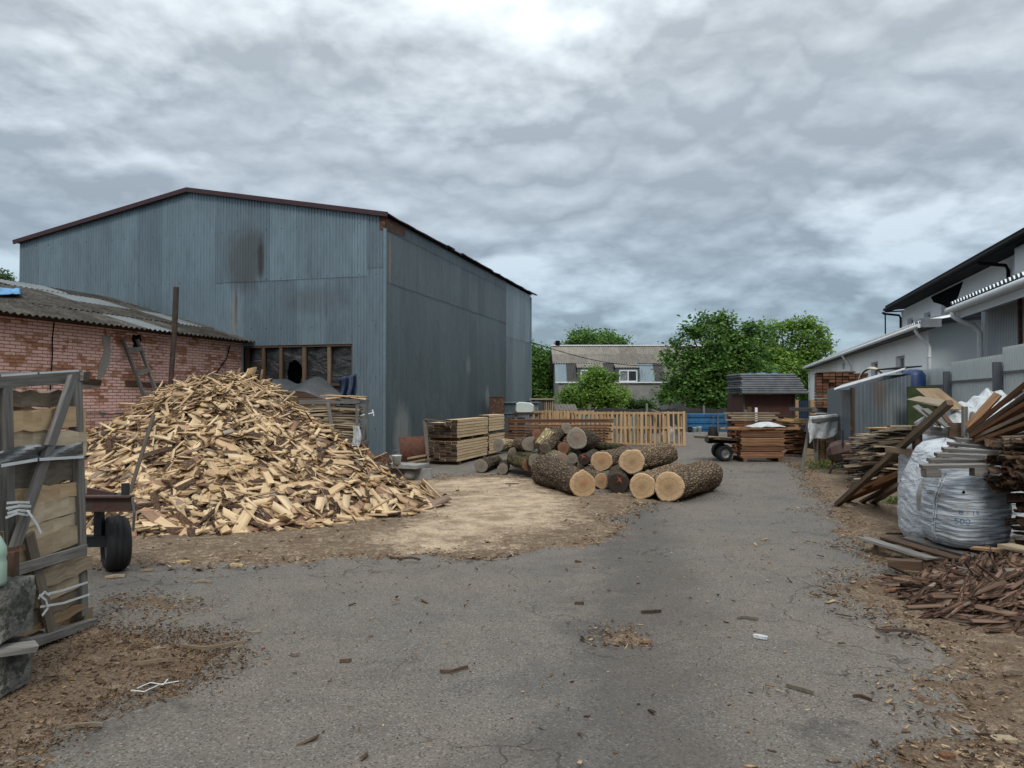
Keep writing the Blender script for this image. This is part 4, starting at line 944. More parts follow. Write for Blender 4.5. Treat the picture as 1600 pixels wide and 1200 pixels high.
LG('topmost small log of the rear heap with a tan end',885,669,15.9,8.5,872,690,17.5,8,bark='oldbark',cap='capgrey',seed=11)
LG('pale log with peeling bark tilted up at the left shoulder of the heap',858,675,15.2,9,843,698,15.0,10,bark='palebark',cap='capgrey',seed=12)
LG('small log with orange-brown end below the widest rear log',880,701,15.0,9.5,862,696,16.8,9,bark='oldbark',cap='caporange',seed=13)
LG('short log with grey red-marked end above the big log with the knot scar',876,718,14.4,11,852,708,15.9,12,bark='palebark',cap='capgreymark',seed=14)
LG('small round log with moss on its top in the lower heap',894,717,14.7,8.5,890,712,16.4,8.5,bark='mossbark',cap='capgrey',seed=15)
LG('small log with dark red-marked end between mossy end and brownish log',912,718,14.3,9,928,711,15.8,9.5,bark='oldbark',cap='capdark',seed=16)
LG('log with round brown end at the far left foot of the heap',752,716,16.2,10.5,776,712,17.6,9,bark='oldbark',cap='capgrey',floor0=True,floor1=True,seed=17)
LG('short log with ringed end just right of the leftmost log',785,720,15.8,8.5,788,715,16.9,8,bark='oldbark',cap='capgrey',floor0=True,floor1=True,seed=18)
LG('log with grey end lying above the two leftmost logs',779,696,16.6,10,812,694,17.6,8,bark='palebark',cap='capgrey',seed=19)
LG('dark mossy log low in the left part of the heap with a brown end',824,727,15.2,9,800,716,16.4,9,bark='mossbark',cap='caporange',seed=20)
LG('grey-ended log lying low beside the mossy log',836,720,15.0,11,812,712,16.5,10,bark='mossbark',cap='capgrey',seed=21)
LG('log with broad grey face in the middle of the left half of the heap',828,694,15.8,12,810,696,17.2,11,bark='oldbark',cap='capgrey',seed=22)
LG('small log with dark red end beside the broad grey face',843,692,15.4,8,838,690,17.0,8,bark='oldbark',cap='caporange',seed=23)
LG('short mossy log behind the mossy dark one with its end hidden',801,706,16.4,7,822,702,17.4,8,bark='mossbark',cap='capgrey',seed=24)
LG('long thin mossy log lying across the back of the heap to the right',975,700,16.4,6.5,922,697,17.5,8,bark='mossbark',cap='capdark',seed=25)
LG('reddish log end sticking up behind the pale peeling log',839,679,16.4,8,822,690,17.8,9,bark='redbark',cap='caporange',seed=26)
LG('dark log deep inside the heap below the widest rear log',897,708,16.2,11,878,700,18,11,bark='oldbark',cap='capgrey',seed=27)
LG('dark log filling the middle of the heap behind the brownish end',915,705,16.6,13,900,704,18.4,13,bark='oldbark',cap='capdark',seed=28)
LG('dark log filling the heap under the tilted logs',860,712,16.4,11,850,706,18,11,bark='oldbark',cap='capdark',seed=29)
# ---------------- offcut pile ----------------
PC=Vector((-4.55,12.35,0)); PH=1.83
def heapr(th):
    # radius of the foot of the heap by direction (0 = +x right, pi/2 = away)
    ks=[(-180,4.0),(-150,3.7),(-120,3.65),(-90,3.45),(-65,3.5),(-40,3.45),(-20,3.55),(-8,2.9),(5,2.55),(30,2.3),(60,2.4),(90,2.8),(130,3.6),(160,4.1),(180,4.0)]
    a=np.degrees(th); return np.interp(a,[q[0] for q in ks],[q[1] for q in ks])
def heap(X,Y):
    dx=X-PC.x;dy=Y-PC.y; r=np.hypot(dx,dy)/(heapr(np.arctan2(dy,dx)))
    r=r+(fbm(X*.9,Y*.9,3,70)-.5)*.22*np.clip(r,0,1)
    h=np.interp(r,[0,.12,.28,.45,.62,.8,.93,1.0,1.05],[1,.985,.87,.64,.42,.2,.07,.03,-.05])*PH
    return h+(fbm(X*2.6,Y*2.6,3,71)-.5)*.26*np.clip(1.05-r,0,1)*np.clip(h,0,.5)*2
def heapn(X,Y):
    e=.08; gx=(heap(X+e,Y)-heap(X-e,Y))/(2*e); gy=(heap(X,Y+e)-heap(X,Y-e))/(2*e)
    n=np.stack([-gx,-gy,np.ones_like(gx)],-1); return n/np.linalg.norm(n,axis=-1)[...,None]
xs=np.linspace(-9.2,-.4,150); ys=np.linspace(8.4,17,140); X,Y=np.meshgrid(xs,ys); Z=heap(X,Y)-.10
idx=np.arange(X.size).reshape(X.shape); Fc=np.stack([idx[:-1,:-1],idx[:-1,1:],idx[1:,1:],idx[1:,:-1]],-1).reshape(-1,4); Fc=Fc[(Z.ravel()[Fc]>-.06).any(1)]
V=np.stack([X,Y,np.maximum(Z,-.05)],-1).reshape(-1,3)
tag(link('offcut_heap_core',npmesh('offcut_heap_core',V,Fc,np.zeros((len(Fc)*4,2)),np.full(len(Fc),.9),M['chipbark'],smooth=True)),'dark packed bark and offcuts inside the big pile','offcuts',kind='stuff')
rs=np.random.RandomState(5)
def offs(N,seed,small=False):
    rs=np.random.RandomState(seed); pts=np.zeros((0,2))
    while len(pts)<N:
        a=rs.uniform(-math.pi,math.pi,N*2); r=np.sqrt(rs.uniform(0,1.12,N*2))*heapr(a)
        p=np.stack([PC.x+r*np.cos(a),PC.y+r*np.sin(a)],1)
        keep=(p[:,1]<PC.y+1.5); p=p[keep]; pts=np.concatenate([pts,p])
    return pts[:N],rs
def place(pts,rs,N):
    X=pts[:,0];Y=pts[:,1]; Z=np.maximum(heap(X,Y),0)+rs.uniform(-.11,.07,N); n=heapn(X,Y)
    flat=np.clip(Z/PH,0,1)
    down=np.arctan2(n[:,1],n[:,0]); yaw=down+rs.normal(0,.55,N)+np.where(rs.rand(N)<.68,0,math.pi/2)+.35
    n2=n*1.0; n2[:,2]+=.25; n2/=np.linalg.norm(n2,axis=1)[:,None]
    fr=frames(n2,yaw,.20)
    # thin sticks near the top, chunkier slabs lower
    thin=(rs.rand(N)<np.interp(Z,[0,1.2,1.7,2.1],[.15,.3,.75,.9]))
    L=np.where(thin,rs.uniform(.35,.85,N),rs.uniform(.22,.62,N)); Wd=np.where(thin,rs.uniform(.018,.04,N),rs.uniform(.035,.125,N)); T=np.where(thin,rs.uniform(.008,.022,N),rs.uniform(.010,.030,N))
    tone=np.where(thin,rs.uniform(.08,.6,N),rs.uniform(0,1,N)); pt_=fbm(X*1.6,Y*1.6,3,90); tone=np.where(rs.rand(N)<np.clip((.68-pt_)*4+.3,.15,.97),tone*.65,tone)
    cen=np.stack([X,Y,Z],1)+n*.0
    cen[:,2]=np.maximum(cen[:,2],T*.6+np.abs(fr[:,0,2])*L*.5*.6)
    return cen,fr,np.stack([L,Wd,T],1)/2,tone
N=15500
pts,rs=offs(N,6); cen,fr,half,tone=place(pts,rs,N)
V,Fc,uv,tn,mi,en=boxes(cen,fr,half,tone,.14,.17,.45)
tag(link('offcut_mass',npmesh('offcut_mass',V,Fc,uv,tn,[M['pile'],M['chipbark']],mi,en)),'dense mass of yellow sawmill offcuts filling the big pile','offcuts',kind='stuff')
def offcut_mesh(L,Wd,T,kind,sd):
    r=random.Random(sd); mb=MB(); n=5
    # a slab split from a log: slightly bowed, uneven width, bark on its back
    rings=[]
    for i in range(n+1):
        k=i/n; x=(k-.5)*L; ww=Wd*(1+r.uniform(-.12,.12))*(1-.35*r.random()*(k if kind!=1 else 0)); th=T*(1+r.uniform(-.15,.15)); bow=.05*L*math.sin(math.pi*k)*(r.choice((0,1)) if i==0 else .5); sk=r.uniform(-.004,.004)
        rings.append([(x+ (r.uniform(-.3,.3)*Wd if i in(0,n) else 0),-ww/2+sk,bow),(x+(r.uniform(-.3,.3)*Wd if i in(0,n) else 0),ww/2+sk,bow),(x,ww/2*.82+sk,bow+th),(x,0+sk,bow+th*(1.45 if kind==2 else 1.02)),(x,-ww/2*.82+sk,bow+th)])
    tone=r.random()*.6 if kind<2 else r.random()
    for i in range(n):
        for j in range(5):
            j2=(j+1)%5; mi=1 if (kind==2 and j in(2,3)) or (kind==3) else 0
            L0=L*i/n;L1=L*(i+1)/n; w0=j*.09
            mb.face([rings[i][j],rings[i][j2],rings[i+1][j2],rings[i+1][j]],[(L0,w0),(L0,w0+.08),(L1,w0+.08),(L1,w0)],tone,mi)
    mb.face(list(reversed(rings[0])),None,tone,0,1.0); mb.face(rings[-1],None,tone,0,1.0)
    return mb.mesh('wood_offcut',[M['pile'],M['chipbark']])
OM=[]
for i in range(26):
    kd=(0,0,1,1,2,0,3)[i%7]; OM.append((kd,offcut_mesh(R.uniform(.34,.72) if kd!=1 else R.uniform(.5,.95),R.uniform(.06,.14) if kd!=1 else R.uniform(.03,.05),R.uniform(.014,.032),kd,i)))
N=9000; pts,rs=offs(N,9); cen,fr,half,tone=place(pts,rs,N)
cen[:,2]=np.maximum(heap(cen[:,0],cen[:,1]),0)+rs.uniform(.02,.07,N)
dist=np.hypot(cen[:,0],cen[:,1]); vis=(cen[:,1]<PC.y+.2)
ang=np.arctan2(cen[:,1]-PC.y,cen[:,0]-PC.x); order=[i for i in np.argsort(-rs.rand(N)*1.0/(dist**1.5)*1) if vis[i]][:300]
LBL={0:'pale sawn offcut lying on the surface of the big pile',1:'thin yellow edging strip lying on the surface of the big pile',2:'offcut with brown bark on its back lying on the big pile',3:'dark strip of bark lying on the surface of the big pile'}
GRP={0:'pale offcuts on the big pile',1:'thin strips on the big pile',2:'bark-backed offcuts on the big pile',3:'bark pieces on the big pile'}
for i in order:
    z=cen[i,2]; c_=[q for q in OM if (q[0]==1)==(z>1.5 and rs.rand()<.8)]; kd,me=c_[rs.randint(len(c_))]
    o=bpy.data.objects.new('wood_offcut',me); C.objects.link(o)
    m=Matrix((fr[i,0],fr[i,1],fr[i,2])).transposed(); o.matrix_world=Matrix.Translation(cen[i])@m.to_4x4(); 
    rg='near its top' if z>1.35 else ('low on its right flank' if cen[i,0]>-3.3 else 'low on its left flank' if cen[i,0]<-5.6 else 'at its front foot') if z<.7 else ('on its right flank' if cen[i,0]>-3.9 else 'on its left flank' if cen[i,0]<-5.2 else 'halfway up its front')
    tag(o,LBL[kd].replace(' lying on the surface of the big pile',' on the big pile').replace(' lying on the big pile',' on the big pile')+', '+rg,'offcut',GRP[kd]+', '+rg)
# ---------------- board helpers ----------------
def inst(name,me,loc,rows,label,cat,group):
    o=bpy.data.objects.new(name,me); C.objects.link(o)
    m=Matrix(rows).transposed().to_4x4(); o.matrix_world=Matrix.Translation(loc)@m; return tag(o,label,cat,group)
def board_mesh(name,L,wd,th,mat,n=1,sd=0,wane=0.0,bow=0.0):
    mb=MB(); r=random.Random(sd)
    segs=3 if (wane or bow) else 1; prev=None
    tone=r.random()
    st=[]
    for i in range(segs+1):
        k=i/segs; x=(k-.5)*L; w0=wd/2*(1-wane*r.random()); w1=wd/2*(1-wane*r.random()); b=bow*math.sin(math.pi*k)+(r.uniform(-.3,.3)*bow)
        st.append([(x,-w0,-th/2+b),(x,w1,-th/2+b),(x,w1*(.94 if wane else 1),th/2+b),(x,-w0*(.94 if wane else 1),th/2+b)])
    for i in range(segs): mb.hexa(st[i]+st[i+1],tone,0,L/segs,wd,th)
    return mb.mesh(name,mat)
ORD=('first','second','third','fourth','fifth','sixth','seventh','eighth','ninth','tenth','eleventh','twelfth','thirteenth','fourteenth','fifteenth','sixteenth')
def stack(O,D,S,rows,cols,L,wd,th,mat,name,label,cat,group,gap=.004,stick=None,cap=[300],jl=.03,skip=None,seed=0,rowgap=0.0,wane=0,side='right'):
    """boards stacked one on another: O lowest near corner, D along the boards, S sideways"""
    O=Vector(O);D=Vector(D).normalized();S=Vector(S).normalized(); r=random.Random(seed)
    ms=[board_mesh(name,L*k,wd,th,mat,sd=seed*10+q,wane=wane) for q,k in enumerate((1,.985,1.01,.99))]
    z=O.z
    for i in range(rows):
        for j in range(cols):
            if skip and skip(i,j): continue
            c=O+D*(L/2+r.uniform(-jl,jl))+S*((j+.5)*(wd+gap)+r.uniform(-.004,.004)); c.z=z+th/2
            a=r.uniform(-.006,.006); d=(D+S*a).normalized(); s=UP.cross(d)
            if r.random()<.5: d=-d;s=-s
            lb=label
            if cols>1: lb+=', %s row up, %s from %s'%(ORD[i],ORD[j],side)
            else: lb+=', %s row up'%ORD[i]
            inst(name,r.choice(ms),c,(d,s,UP),lb,cat,group)
        z+=th+rowgap
        if stick and (i+1)%stick[0]==0 and i<rows-1:
            sm=board_mesh('spacer_stick',(wd+gap)*cols,.05,stick[1],mat,sd=i+seed)
            for k in (.08,.5,.92):
                inst('spacer_stick',sm,O+D*(L*k)+S*((wd+gap)*cols/2)+Vector((0,0,z-O.z+stick[1]/2)),(S,-D,UP),'spacer stick across the boards of the '+group.split(' in ')[-1].replace('boards of the ',''),'stick','spacer sticks of the '+group.replace('boards of the ','')); 
            z+=stick[1]
    return z
# lumber stacks by the hangar side
c0=G(714,727); DL=AX; SL_=-PX
base=Vector((c0.x,c0.y,0))
for k in (.1,.9):
    mb=MB(); a=base+DL*(2.4*k); mb.beam(a+UP*.04,a+SL_*.78+UP*.04,.1,.08,jit=.01); tag(centred(mb,'bearer_beam',M['darkslab']),('front bearer under the near lumber stack','rear bearer under the near lumber stack')[k>.5],'bearer')
z=stack(base+UP*.085,DL,SL_,7,5,2.45,.143,.058,M['lumber'],'timber_board','board in the near lumber stack, lower tier','board','boards of the near lumber stack, lower tier',rowgap=.012,seed=1)
mb=MB()
for k in (.1,.5,.9):
    mb=MB(); a=base+DL*(2.4*k); mb.beam(Vector((a.x,a.y,z+.035)),Vector((a.x,a.y,z+.035))+SL_*.76,.09,.065); tag(centred(mb,'bearer_beam',M['darkslab']),('nearest','middle','farthest')[int(k*2.2)]+' crossbeam between the two tiers of the near lumber stack','bearer')
z=stack(Vector((base.x,base.y,z+.075)),DL,SL_,6,5,2.45,.145,.062,M['lumber'],'timber_board','board in the near lumber stack, upper tier','board','boards of the near lumber stack, upper tier',rowgap=.012,seed=2,skip=lambda i,j:(i==5 and j>1) )
b2=base+DL*2.62+SL_*.02
z=stack(b2+UP*.085,DL,SL_,7,2,1.6,.145,.062,M['lumber'],'timber_board','board in the far lumber stack, lower tier','board','boards of the far lumber stack, lower tier',rowgap=.012,seed=3)
z=stack(Vector((b2.x,b2.y,z+.1)),DL,SL_,6,2,1.5,.145,.062,M['lumber'],'timber_board','board in the far lumber stack, upper tier','board','boards of the far lumber stack, upper tier',rowgap=.012,seed=4)
mb=MB(); a=G(664,727)
mb.beam(P(664,656,17.9),P(668,712,17.8),.09,.03,jit=.02); tag(centred(mb,'plank',M['slab']),'short plank hanging down at the left edge of the near lumber stack','plank')
mb=MB(); mb.beam(P(664,655,17.9),P(704,660,17.9),.12,.03,jit=.01); tag(centred(mb,'plank',M['slab']),'loose grey plank on top of the near lumber stack at its left end','plank')
# reddish boards behind the logs
ro=P(793,712,22.0); ro.z=.12
stack(ro,(1,.05,0),(0,1,0),9,2,3.0,.2,.045,M['redlumber'],'timber_board','reddish board behind the log heap','board','boards of the reddish stack behind the logs',rowgap=.035,seed=5,jl=.12,side='front')
stack(ro+Vector((.0,0,.76)),(1,.05,0),(0,1,0),2,2,3.05,.2,.045,M['redlumber'],'timber_board','reddish top board behind the logs','board','top boards of the reddish stack behind the logs',rowgap=.01,seed=6,jl=.1,side='front')
# rusty plate, planks, stump, bucket, trough by the hangar
pl=thing('rusty_plate','rusty brown steel plate leaning on the hangar foot beside the lumber','plate',P(645,716,19)); pl.location.z=0
mb=MB(); a=P(626,716,18.6);b=P(668,716,18.9); a.z=b.z=.02; d=(b-a).normalized(); n=Vector((d.y,-d.x,0)); h=.62
for i in range(6):
    k0=i/6;k1=(i+1)/6
    def q(k,z): return a.lerp(b,k)+UP*z-n*(.25*z+.02*math.sin(k*6))
    for z0,z1 in ((0,.31),(.31,h)): mb.face([q(k0,z0),q(k1,z0),q(k1,z1),q(k0,z1)]); 
o=weld(mb.build('sheet',simple('orange_rust_plate',(.115,.045,.025),.85,rust=(.06,.028,.02),rustamt=.4),pl),solid=.006)
mb=MB(); mb.beam(a+UP*.01-n*.01,b+UP*.01-n*.01,.05,.03); mb.build('bottom_rib',M['rust'],pl)
for i,(p,q_,lb) in enumerate((((640,716,18.0),(668,711,17.7),'upper'),((642,723,17.8),(668,718,17.3),'middle'),((650,727,17.5),(667,725,17.3),'lowest'))):
    mb=MB(); A=P(*p);B=P(*q_); mb.beam(A,B,.16,.045,jit=.01); tag(centred(mb,'plank',M['slab']),lb+' short plank lying in front of the rusty plate by the hangar','plank')
tr=thing('concrete_trough','upturned pale concrete trough with square legs at the right foot of the pile','trough',G(620,752))
A=G(572,748);B=G(650,752); hz=P(650,727,B.y).z; d=(B-A).normalized(); n=Vector((-d.y,d.x,0))
mb=MB(); mb.beam(A+UP*(hz-.04)+n*.25,B+UP*(hz-.04)+n*.25,.5,.07,jit=.006); mb.build('slab',M['conclight'],tr)
for k in (.985,.55,.1):
    mb=MB(); q=A.lerp(B,k)-d*.03; mb.beam(q+UP*0.0+n*.25,q+UP*(hz-.076)+n*.25,.07,.5,n.cross(UP),jit=.006); mb.build('leg',M['conclight'],tr)
mb=MB(); q=P(641,736,B.y+.3); q.z=0
mb.lathe(q,[(.10,0),(.14,.08),(.12,.17),(.05,.23)],9); o=centred(mb,'stone',M['plaster'],smooth=True); tag(o,'rough pale stone tucked in the opening of the concrete trough','stone')
make_log('short orange-brown stump standing on the concrete trough',P(601,727,B.y+.25)+Vector((0,0,-.0)),P(594,712,B.y+.25),.15,.14,bark='redbark',cap='capfresh',seed=40,group='logs lying in the yard')
bk=thing('white_bucket','white plastic bucket with a wire handle on the concrete trough','bucket',P(620,727,B.y+.2))
c=P(620,727,B.y+.2); c.z=hz; mb=MB(); mb.lathe(c,[(.075,0),(.09,.16),(.098,.165),(.095,.18)],20); mb.build('tub',M['canister'],bk,smooth=True)
mb=MB(); mb.tube([c+Vector((-.09,0,.17)),c+Vector((-.07,-.03,.26)),c+Vector((0,-.04,.29)),c+Vector((.07,-.03,.26)),c+Vector((.09,0,.17))],.005,6); mb.build('handle',M['rim'],bk)
for i,(a_,b_,lb) in enumerate(((((562,690),16.2),((618,752),14.7),'longest'),(((565,705),16.0),((590,742),14.9),'middle'),(((560,700),15.9),((578,738),14.9),'shortest'))):
    A_=P(*a_[0],a_[1]);B_=G(b_[0][0],b_[0][1]+6); B_.z=.03; mb=MB(); mb.beam(A_,B_,.05,.035,jit=.01); tag(centred(mb,'leaning_stick',M['brown']),lb+' brown stick leaning against the slab crate beside the trough','stick')
mb=MB(); mb.tube([P(556,651,17.5),P(583,645,18.5)],.013,8); mb.tube([P(582,640,18.5),P(584,650,18.5)],.016,8); tag(centred(mb,'metal_rod',M['whitemetal']),'thin pale metal rod sticking out of the slab crate toward the hangar','rod')
# blue tarpaulin hanging at the window strip
YT=19.0
def tf(u,v):
    a=P(528+30*u,583+ (8*(1-u)),YT+.3*u); b=P(524+33*u,655,YT+.2*u); q=a.lerp(b,v); q.y+=.09*math.sin(u*16+v*2)+.05*math.sin(u*31+v*3)+.06*math.sin(v*5+u*3); q.x+=.03*math.sin(v*7); return q
o=centred(cloth('t',tf,40,16,None),'hanging_tarp',M['bluetarp']); weld(o,solid=.004); tag(o,'dark blue tarpaulin hanging in folds beside the black window strip','tarp')
def tf(u,v):
    a=P(430+75*u,600-5*u,18.2); b=P(420+115*u,617+4*u,17.1); q=a.lerp(b,v); q.z+=.08*math.sin(u*9+v*4)+.05*float(fbm(u*5,v*4,3,12))+.1*math.sin(math.pi*v); return q
o=centred(cloth('t',tf,26,10,None),'black_tarp',M['blackfilm']); weld(o,solid=.004); tag(o,'black plastic sheet draped behind the top of the offcut pile','tarp')
# ---------------- slab crate behind the pile ----------------
def crate(name,label,origin,ux,uy,sx,sy,h,mat='grey',diag=((0,0),)):
    """open timber frame: posts, rails, diagonal braces"""
    o=thing(name,label,'crate',origin); ux=Vector(ux).normalized();uy=Vector(uy).normalized(); O=Vector(origin)
    return o,O,ux,uy
CO=G(478,738); CO=Vector((-4.05,16.1,0)); cx=Vector((1,.08,0)).normalized(); cy=Vector((-.08,1,0)).normalized()
cA=P(470,735,16.0); cB=P(558,735,16.0); cA.z=cB.z=0; WX=(cB-cA).length; cx=Vector((1,0,0)); cy=Vector((0,1,0)); zt=P(555,626,16).z
cr=thing('slab_crate','grey timber crate full of weathered slabs half buried behind the pile','crate',(cA+cB)/2+cy*.5)
def part(a,b,w_,h_,nm,par,mat='grey',up=UP,tone=None):
    mb=MB(); mb.beam(a,b,w_,h_,up,tone,jit=.006); return mb.build(nm,M[mat],par)
for q in (cA,cB,cA+cy*1.0,cB+cy*1.0): part(q,q+UP*zt,.07,.07,'post',cr,up=cy)
for z_ in (.12,.62,zt-.03):
    part(cA-cy*.045-cx*.03+UP*z_,cB-cy*.045+cx*.06+UP*(z_+.02),.03,.09,'rail',cr)
    part(cB+cx*.05+UP*z_,cB+cx*.05+cy*1.0+UP*z_,.03,.08,'rail',cr)
    part(cA+cy*1.04+UP*z_,cB+cy*1.04+UP*z_,.03,.08,'rail',cr)
part(P(512,628,15.92),P(527,712,15.92),.075,.03,'brace',cr,up=cy,tone=.3); part(P(470,652,15.9),P(510,712,15.9),.07,.03,'brace',cr,up=cy,tone=.3)
def tf(u,v):
    a=P(556,665,15.88);b=P(551,735,15.85); q=a.lerp(b,v); return q+Vector(((u-.5)*.12*(1+.5*math.sin(v*4))+.05*math.sin(v*6),-.03+.03*math.sin(u*14),0))
o=weld(cloth('t',tf,14,12,None).build('torn_film',M['whitefilm'],cr))
DM=[board_mesh('rough_plank',R.uniform(.55,1.1),R.uniform(.09,.16),R.uniform(.025,.045),M['slab'],sd=i+60,wane=.45,bow=.012) for i in range(10)]
DD=[board_mesh('rough_plank',R.uniform(.6,1.3),R.uniform(.08,.16),R.uniform(.018,.04),M['darkslab'],sd=i+80,wane=.5,bow=.02) for i in range(10)]
def fill(x0,x1,y0,y1,z0,z1,meshes,label,group,dz,jy=.0,seed=0,base=Vector((0,0,0)),dx=cx,dy=cy,yaw=.12,tilt=.05,zfun=None,cat='plank',xin=.3,name='rough_plank'):
    r=random.Random(seed); z=z0; n=0
    while z<z1:
        x=x0+r.uniform(-.1,.15)
        while x<x1:
            top=zfun(x) if zfun else z1
            y=y0
            while y<y1:
                me=r.choice(meshes); L=me.vertices[0].co.x*-2 if False else max(v.co.x for v in me.vertices)*2
                if z<top:
                    yw=r.gauss(0,yaw); tl=r.gauss(0,tilt); d=(dx*math.cos(yw)+dy*math.sin(yw)+UP*tl).normalized(); s=UP.cross(d).normalized(); u_=d.cross(s); rl=r.gauss(0,.08); s2=(s*math.cos(rl)+u_*math.sin(rl)); u_=d.cross(s2)
                    q=base+dx*(min(max(x+L/2,x0+L/2-.06),x1-L/2+.08) if L<x1-x0 else (x0+x1)/2+r.uniform(-.08,.08))+dy*(y+r.uniform(-.02,.02))+UP*(z+r.uniform(-.008,.008))
                    inst(name,me,q,(d,s2,u_),label,cat,group); n+=1
                y+=.15
            x+=xin+r.uniform(.15,.5)
        z+=dz
    return n
fill(.05,WX-.02,.06,.32,.12,zt-.12,DM,'weathered slab inside the grey crate behind the pile','slabs in the crate behind the pile',.05,seed=3,base=cA,xin=.5)
for i in range(9):
    mb=MB(); A_=P(500+i*5+R.uniform(-6,6),R.uniform(617,624),16.1+R.uniform(-.1,.4)); B_=A_+Vector((R.uniform(.3,.6),R.uniform(-.2,.2),R.uniform(-.06,.02))); mb.beam(A_,B_,.09,.025,jit=.015); tag(centred(mb,'wood_offcut',M['pile']),'yellow offcut on top of the grey slab crate behind the pile','offcut','offcuts on the slab crate')
# pole in the pile
mb=MB(); mb.beam(P(240,648,7.0),P(203,770,6.95),.035,.03,jit=.004,tone=.9); tag(centred(mb,'wooden_stake',M['slab']),'thin weathered pole standing on the trailer in front of the pile','pole')
# ---------------- trailer ----------------
tl=thing('trailer','low rusty red trailer chassis with a black tyre at the left of the pile','trailer',Vector((-3.9,6.9,0)))
zt0=P(130,778,6.7).z
def bx(a,b,w_,h_,nm,mat,up=UP):
    mb=MB(); mb.beam(a,b,w_,h_,up); return mb.build(nm,M[mat],tl)
A=P(60,782,6.65);B=P(206,782,6.65)
for dz_,w_ in ((.035,.10),(-.085,.10)): bx(A+UP*dz_,B+UP*dz_,w_,.015,'cross_beam_flange','rustred')
bx(A-UP*.025,B-UP*.025,.02,.11,'cross_beam','rustred')
bx(P(120,765,6.9)-Vector((0,0,.0)),P(180,776,6.9),.04,.07,'side_rail','rustred')
for px in (150,192): bx(P(px,785,6.75),P(px,790,6.75)+Vector((-.25,.45,0)),.07,.12,'long_beam','darkmetal')
bx(P(60,845,6.95),P(178,845,6.95),.09,.10,'axle','darkmetal'); bx(P(155,795,6.95),P(155,840,6.95),.07,.06,'spring_hanger','darkmetal',Vector((0,1,0)))
bx(P(196,755,6.7),P(196,775,6.7),.05,.05,'stake_pocket','darkmetal',Vector((0,1,0)))
mb=MB(); mb.tube([P(207,778,6.6),P(210,800,6.6),P(208,830,6.62)],.012,8); mb.build('hook_rod',M['rim'],tl)
def wheel(c,axis,r,wd,par,nm='wheel',spokes=True):
    c=Vector(c);axis=Vector(axis).normalized(); h=wd/2
    mb=MB(); mb.lathe(c,[(r*.58,-h*.8),(r*.62,-h),(r*.85,-h),(r*.97,-h*.72),(r,-h*.3),(r*.985,-h*.28),(r*.985,-h*.2),(r,-h*.18),(r,h*.18),(r*.985,h*.2),(r*.985,h*.28),(r,h*.3),(r*.97,h*.72),(r*.85,h),(r*.62,h),(r*.58,h*.8)],36,axis=axis,capb=False,capt=False)
    t=mb.build('tyre',M['rubber'],par,smooth=True)
    mb=MB(); mb.lathe(c,[(r*.6,-h*.75),(r*.55,-h*.55),(r*.35,-h*.3),(r*.2,-h*.5),(.001,-h*.5)],24,axis=axis,capb=False,capt=False); mb.lathe(c,[(r*.6,h*.75),(r*.55,h*.55),(r*.35,h*.3),(r*.2,h*.5),(.001,h*.5)],24,axis=axis,capb=False,capt=False)
    mb.build('rim',M['rim'],t,smooth=True)
wc=P(181,848,7.05); wc.z=.252; wheel(wc,(.80,.60,0),.252,.20,tl)
wheel(wc+Vector((-1.0,-.72,0)),(.80,.60,0),.252,.20,tl)
# ---------------- left foreground crate ----------------
XF=-3.02; Ya=4.42; Yb=5.36
fc=thing('firewood_crate','tall grey timber crate packed with split slabs and tied with white straps','crate',(XF-.5,4.9,0))
def fp(px,py,off=0.0):   # point on the crate's long face (plane x = XF+off)
    u=(px-800)/F; d=P(px,py,1)-Vector((0,0,H0)); k=(XF+off)/d.x; return Vector((0,0,H0))+d*k
def fb_(a,b,w_,h_,nm,mat='grey',up=Vector((1,0,0)),tone=None,par=fc,jit=.004):
    mb=MB(); mb.beam(a,b,w_,h_,up,tone,jit=jit); return mb.build(nm,M[mat],par)
fb_(fp(14,1010),fp(6,605),.075,.06,'post',tone=.3); p=fp(127,960);q=fp(117,596); fb_(p,q,.075,.06,'post',tone=.4)
fb_(p-Vector((1.0,0,0)),q-Vector((1.0,0,0)),.075,.06,'post'); 
a=fp(-170,605);b=fp(124,588); fb_(a,b,.085,.05,'top_rail',tone=.8); fb_(b-Vector((1.0,0,0)),b+Vector((.05,.0,0)),.075,.06,'top_rail',up=UP,tone=.2)
fb_(fp(-170,622)-Vector((1,0,0)),fp(120,600)-Vector((1,0,0)),.085,.05,'top_rail')
fb_(fp(6,905,.07),fp(114,590,.07),.075,.03,'diagonal_brace',tone=.45)
fb_(fp(18,893,.075),fp(134,858,.075),.065,.025,'low_rail',tone=.6)
fb_(fp(-120,1060,.05),fp(145,972,.05),.05,.075,'bottom_board',tone=.9); 
fb_(fp(45,835,.045),fp(80,985,.045),.085,.02,'inner_board','slab',tone=.0)
fb_(fp(128,640,-.1),fp(127,690,-.1),.05,.03,'thin_batten','fresh',tone=.5)
for z_ in (.35,.95,1.5): fb_(Vector((XF-.02,Yb+.09,z_)),Vector((XF-1.0,Yb+.09,z_)),.03,.07,'end_rail')
# crate pallet
for px in (60,138): 
    q=fp(px,1005,.0); q.z=.05; fb_(q,q-Vector((1.0,0,0)),.11,.10,'pallet_block','slab',up=UP,tone=.5)
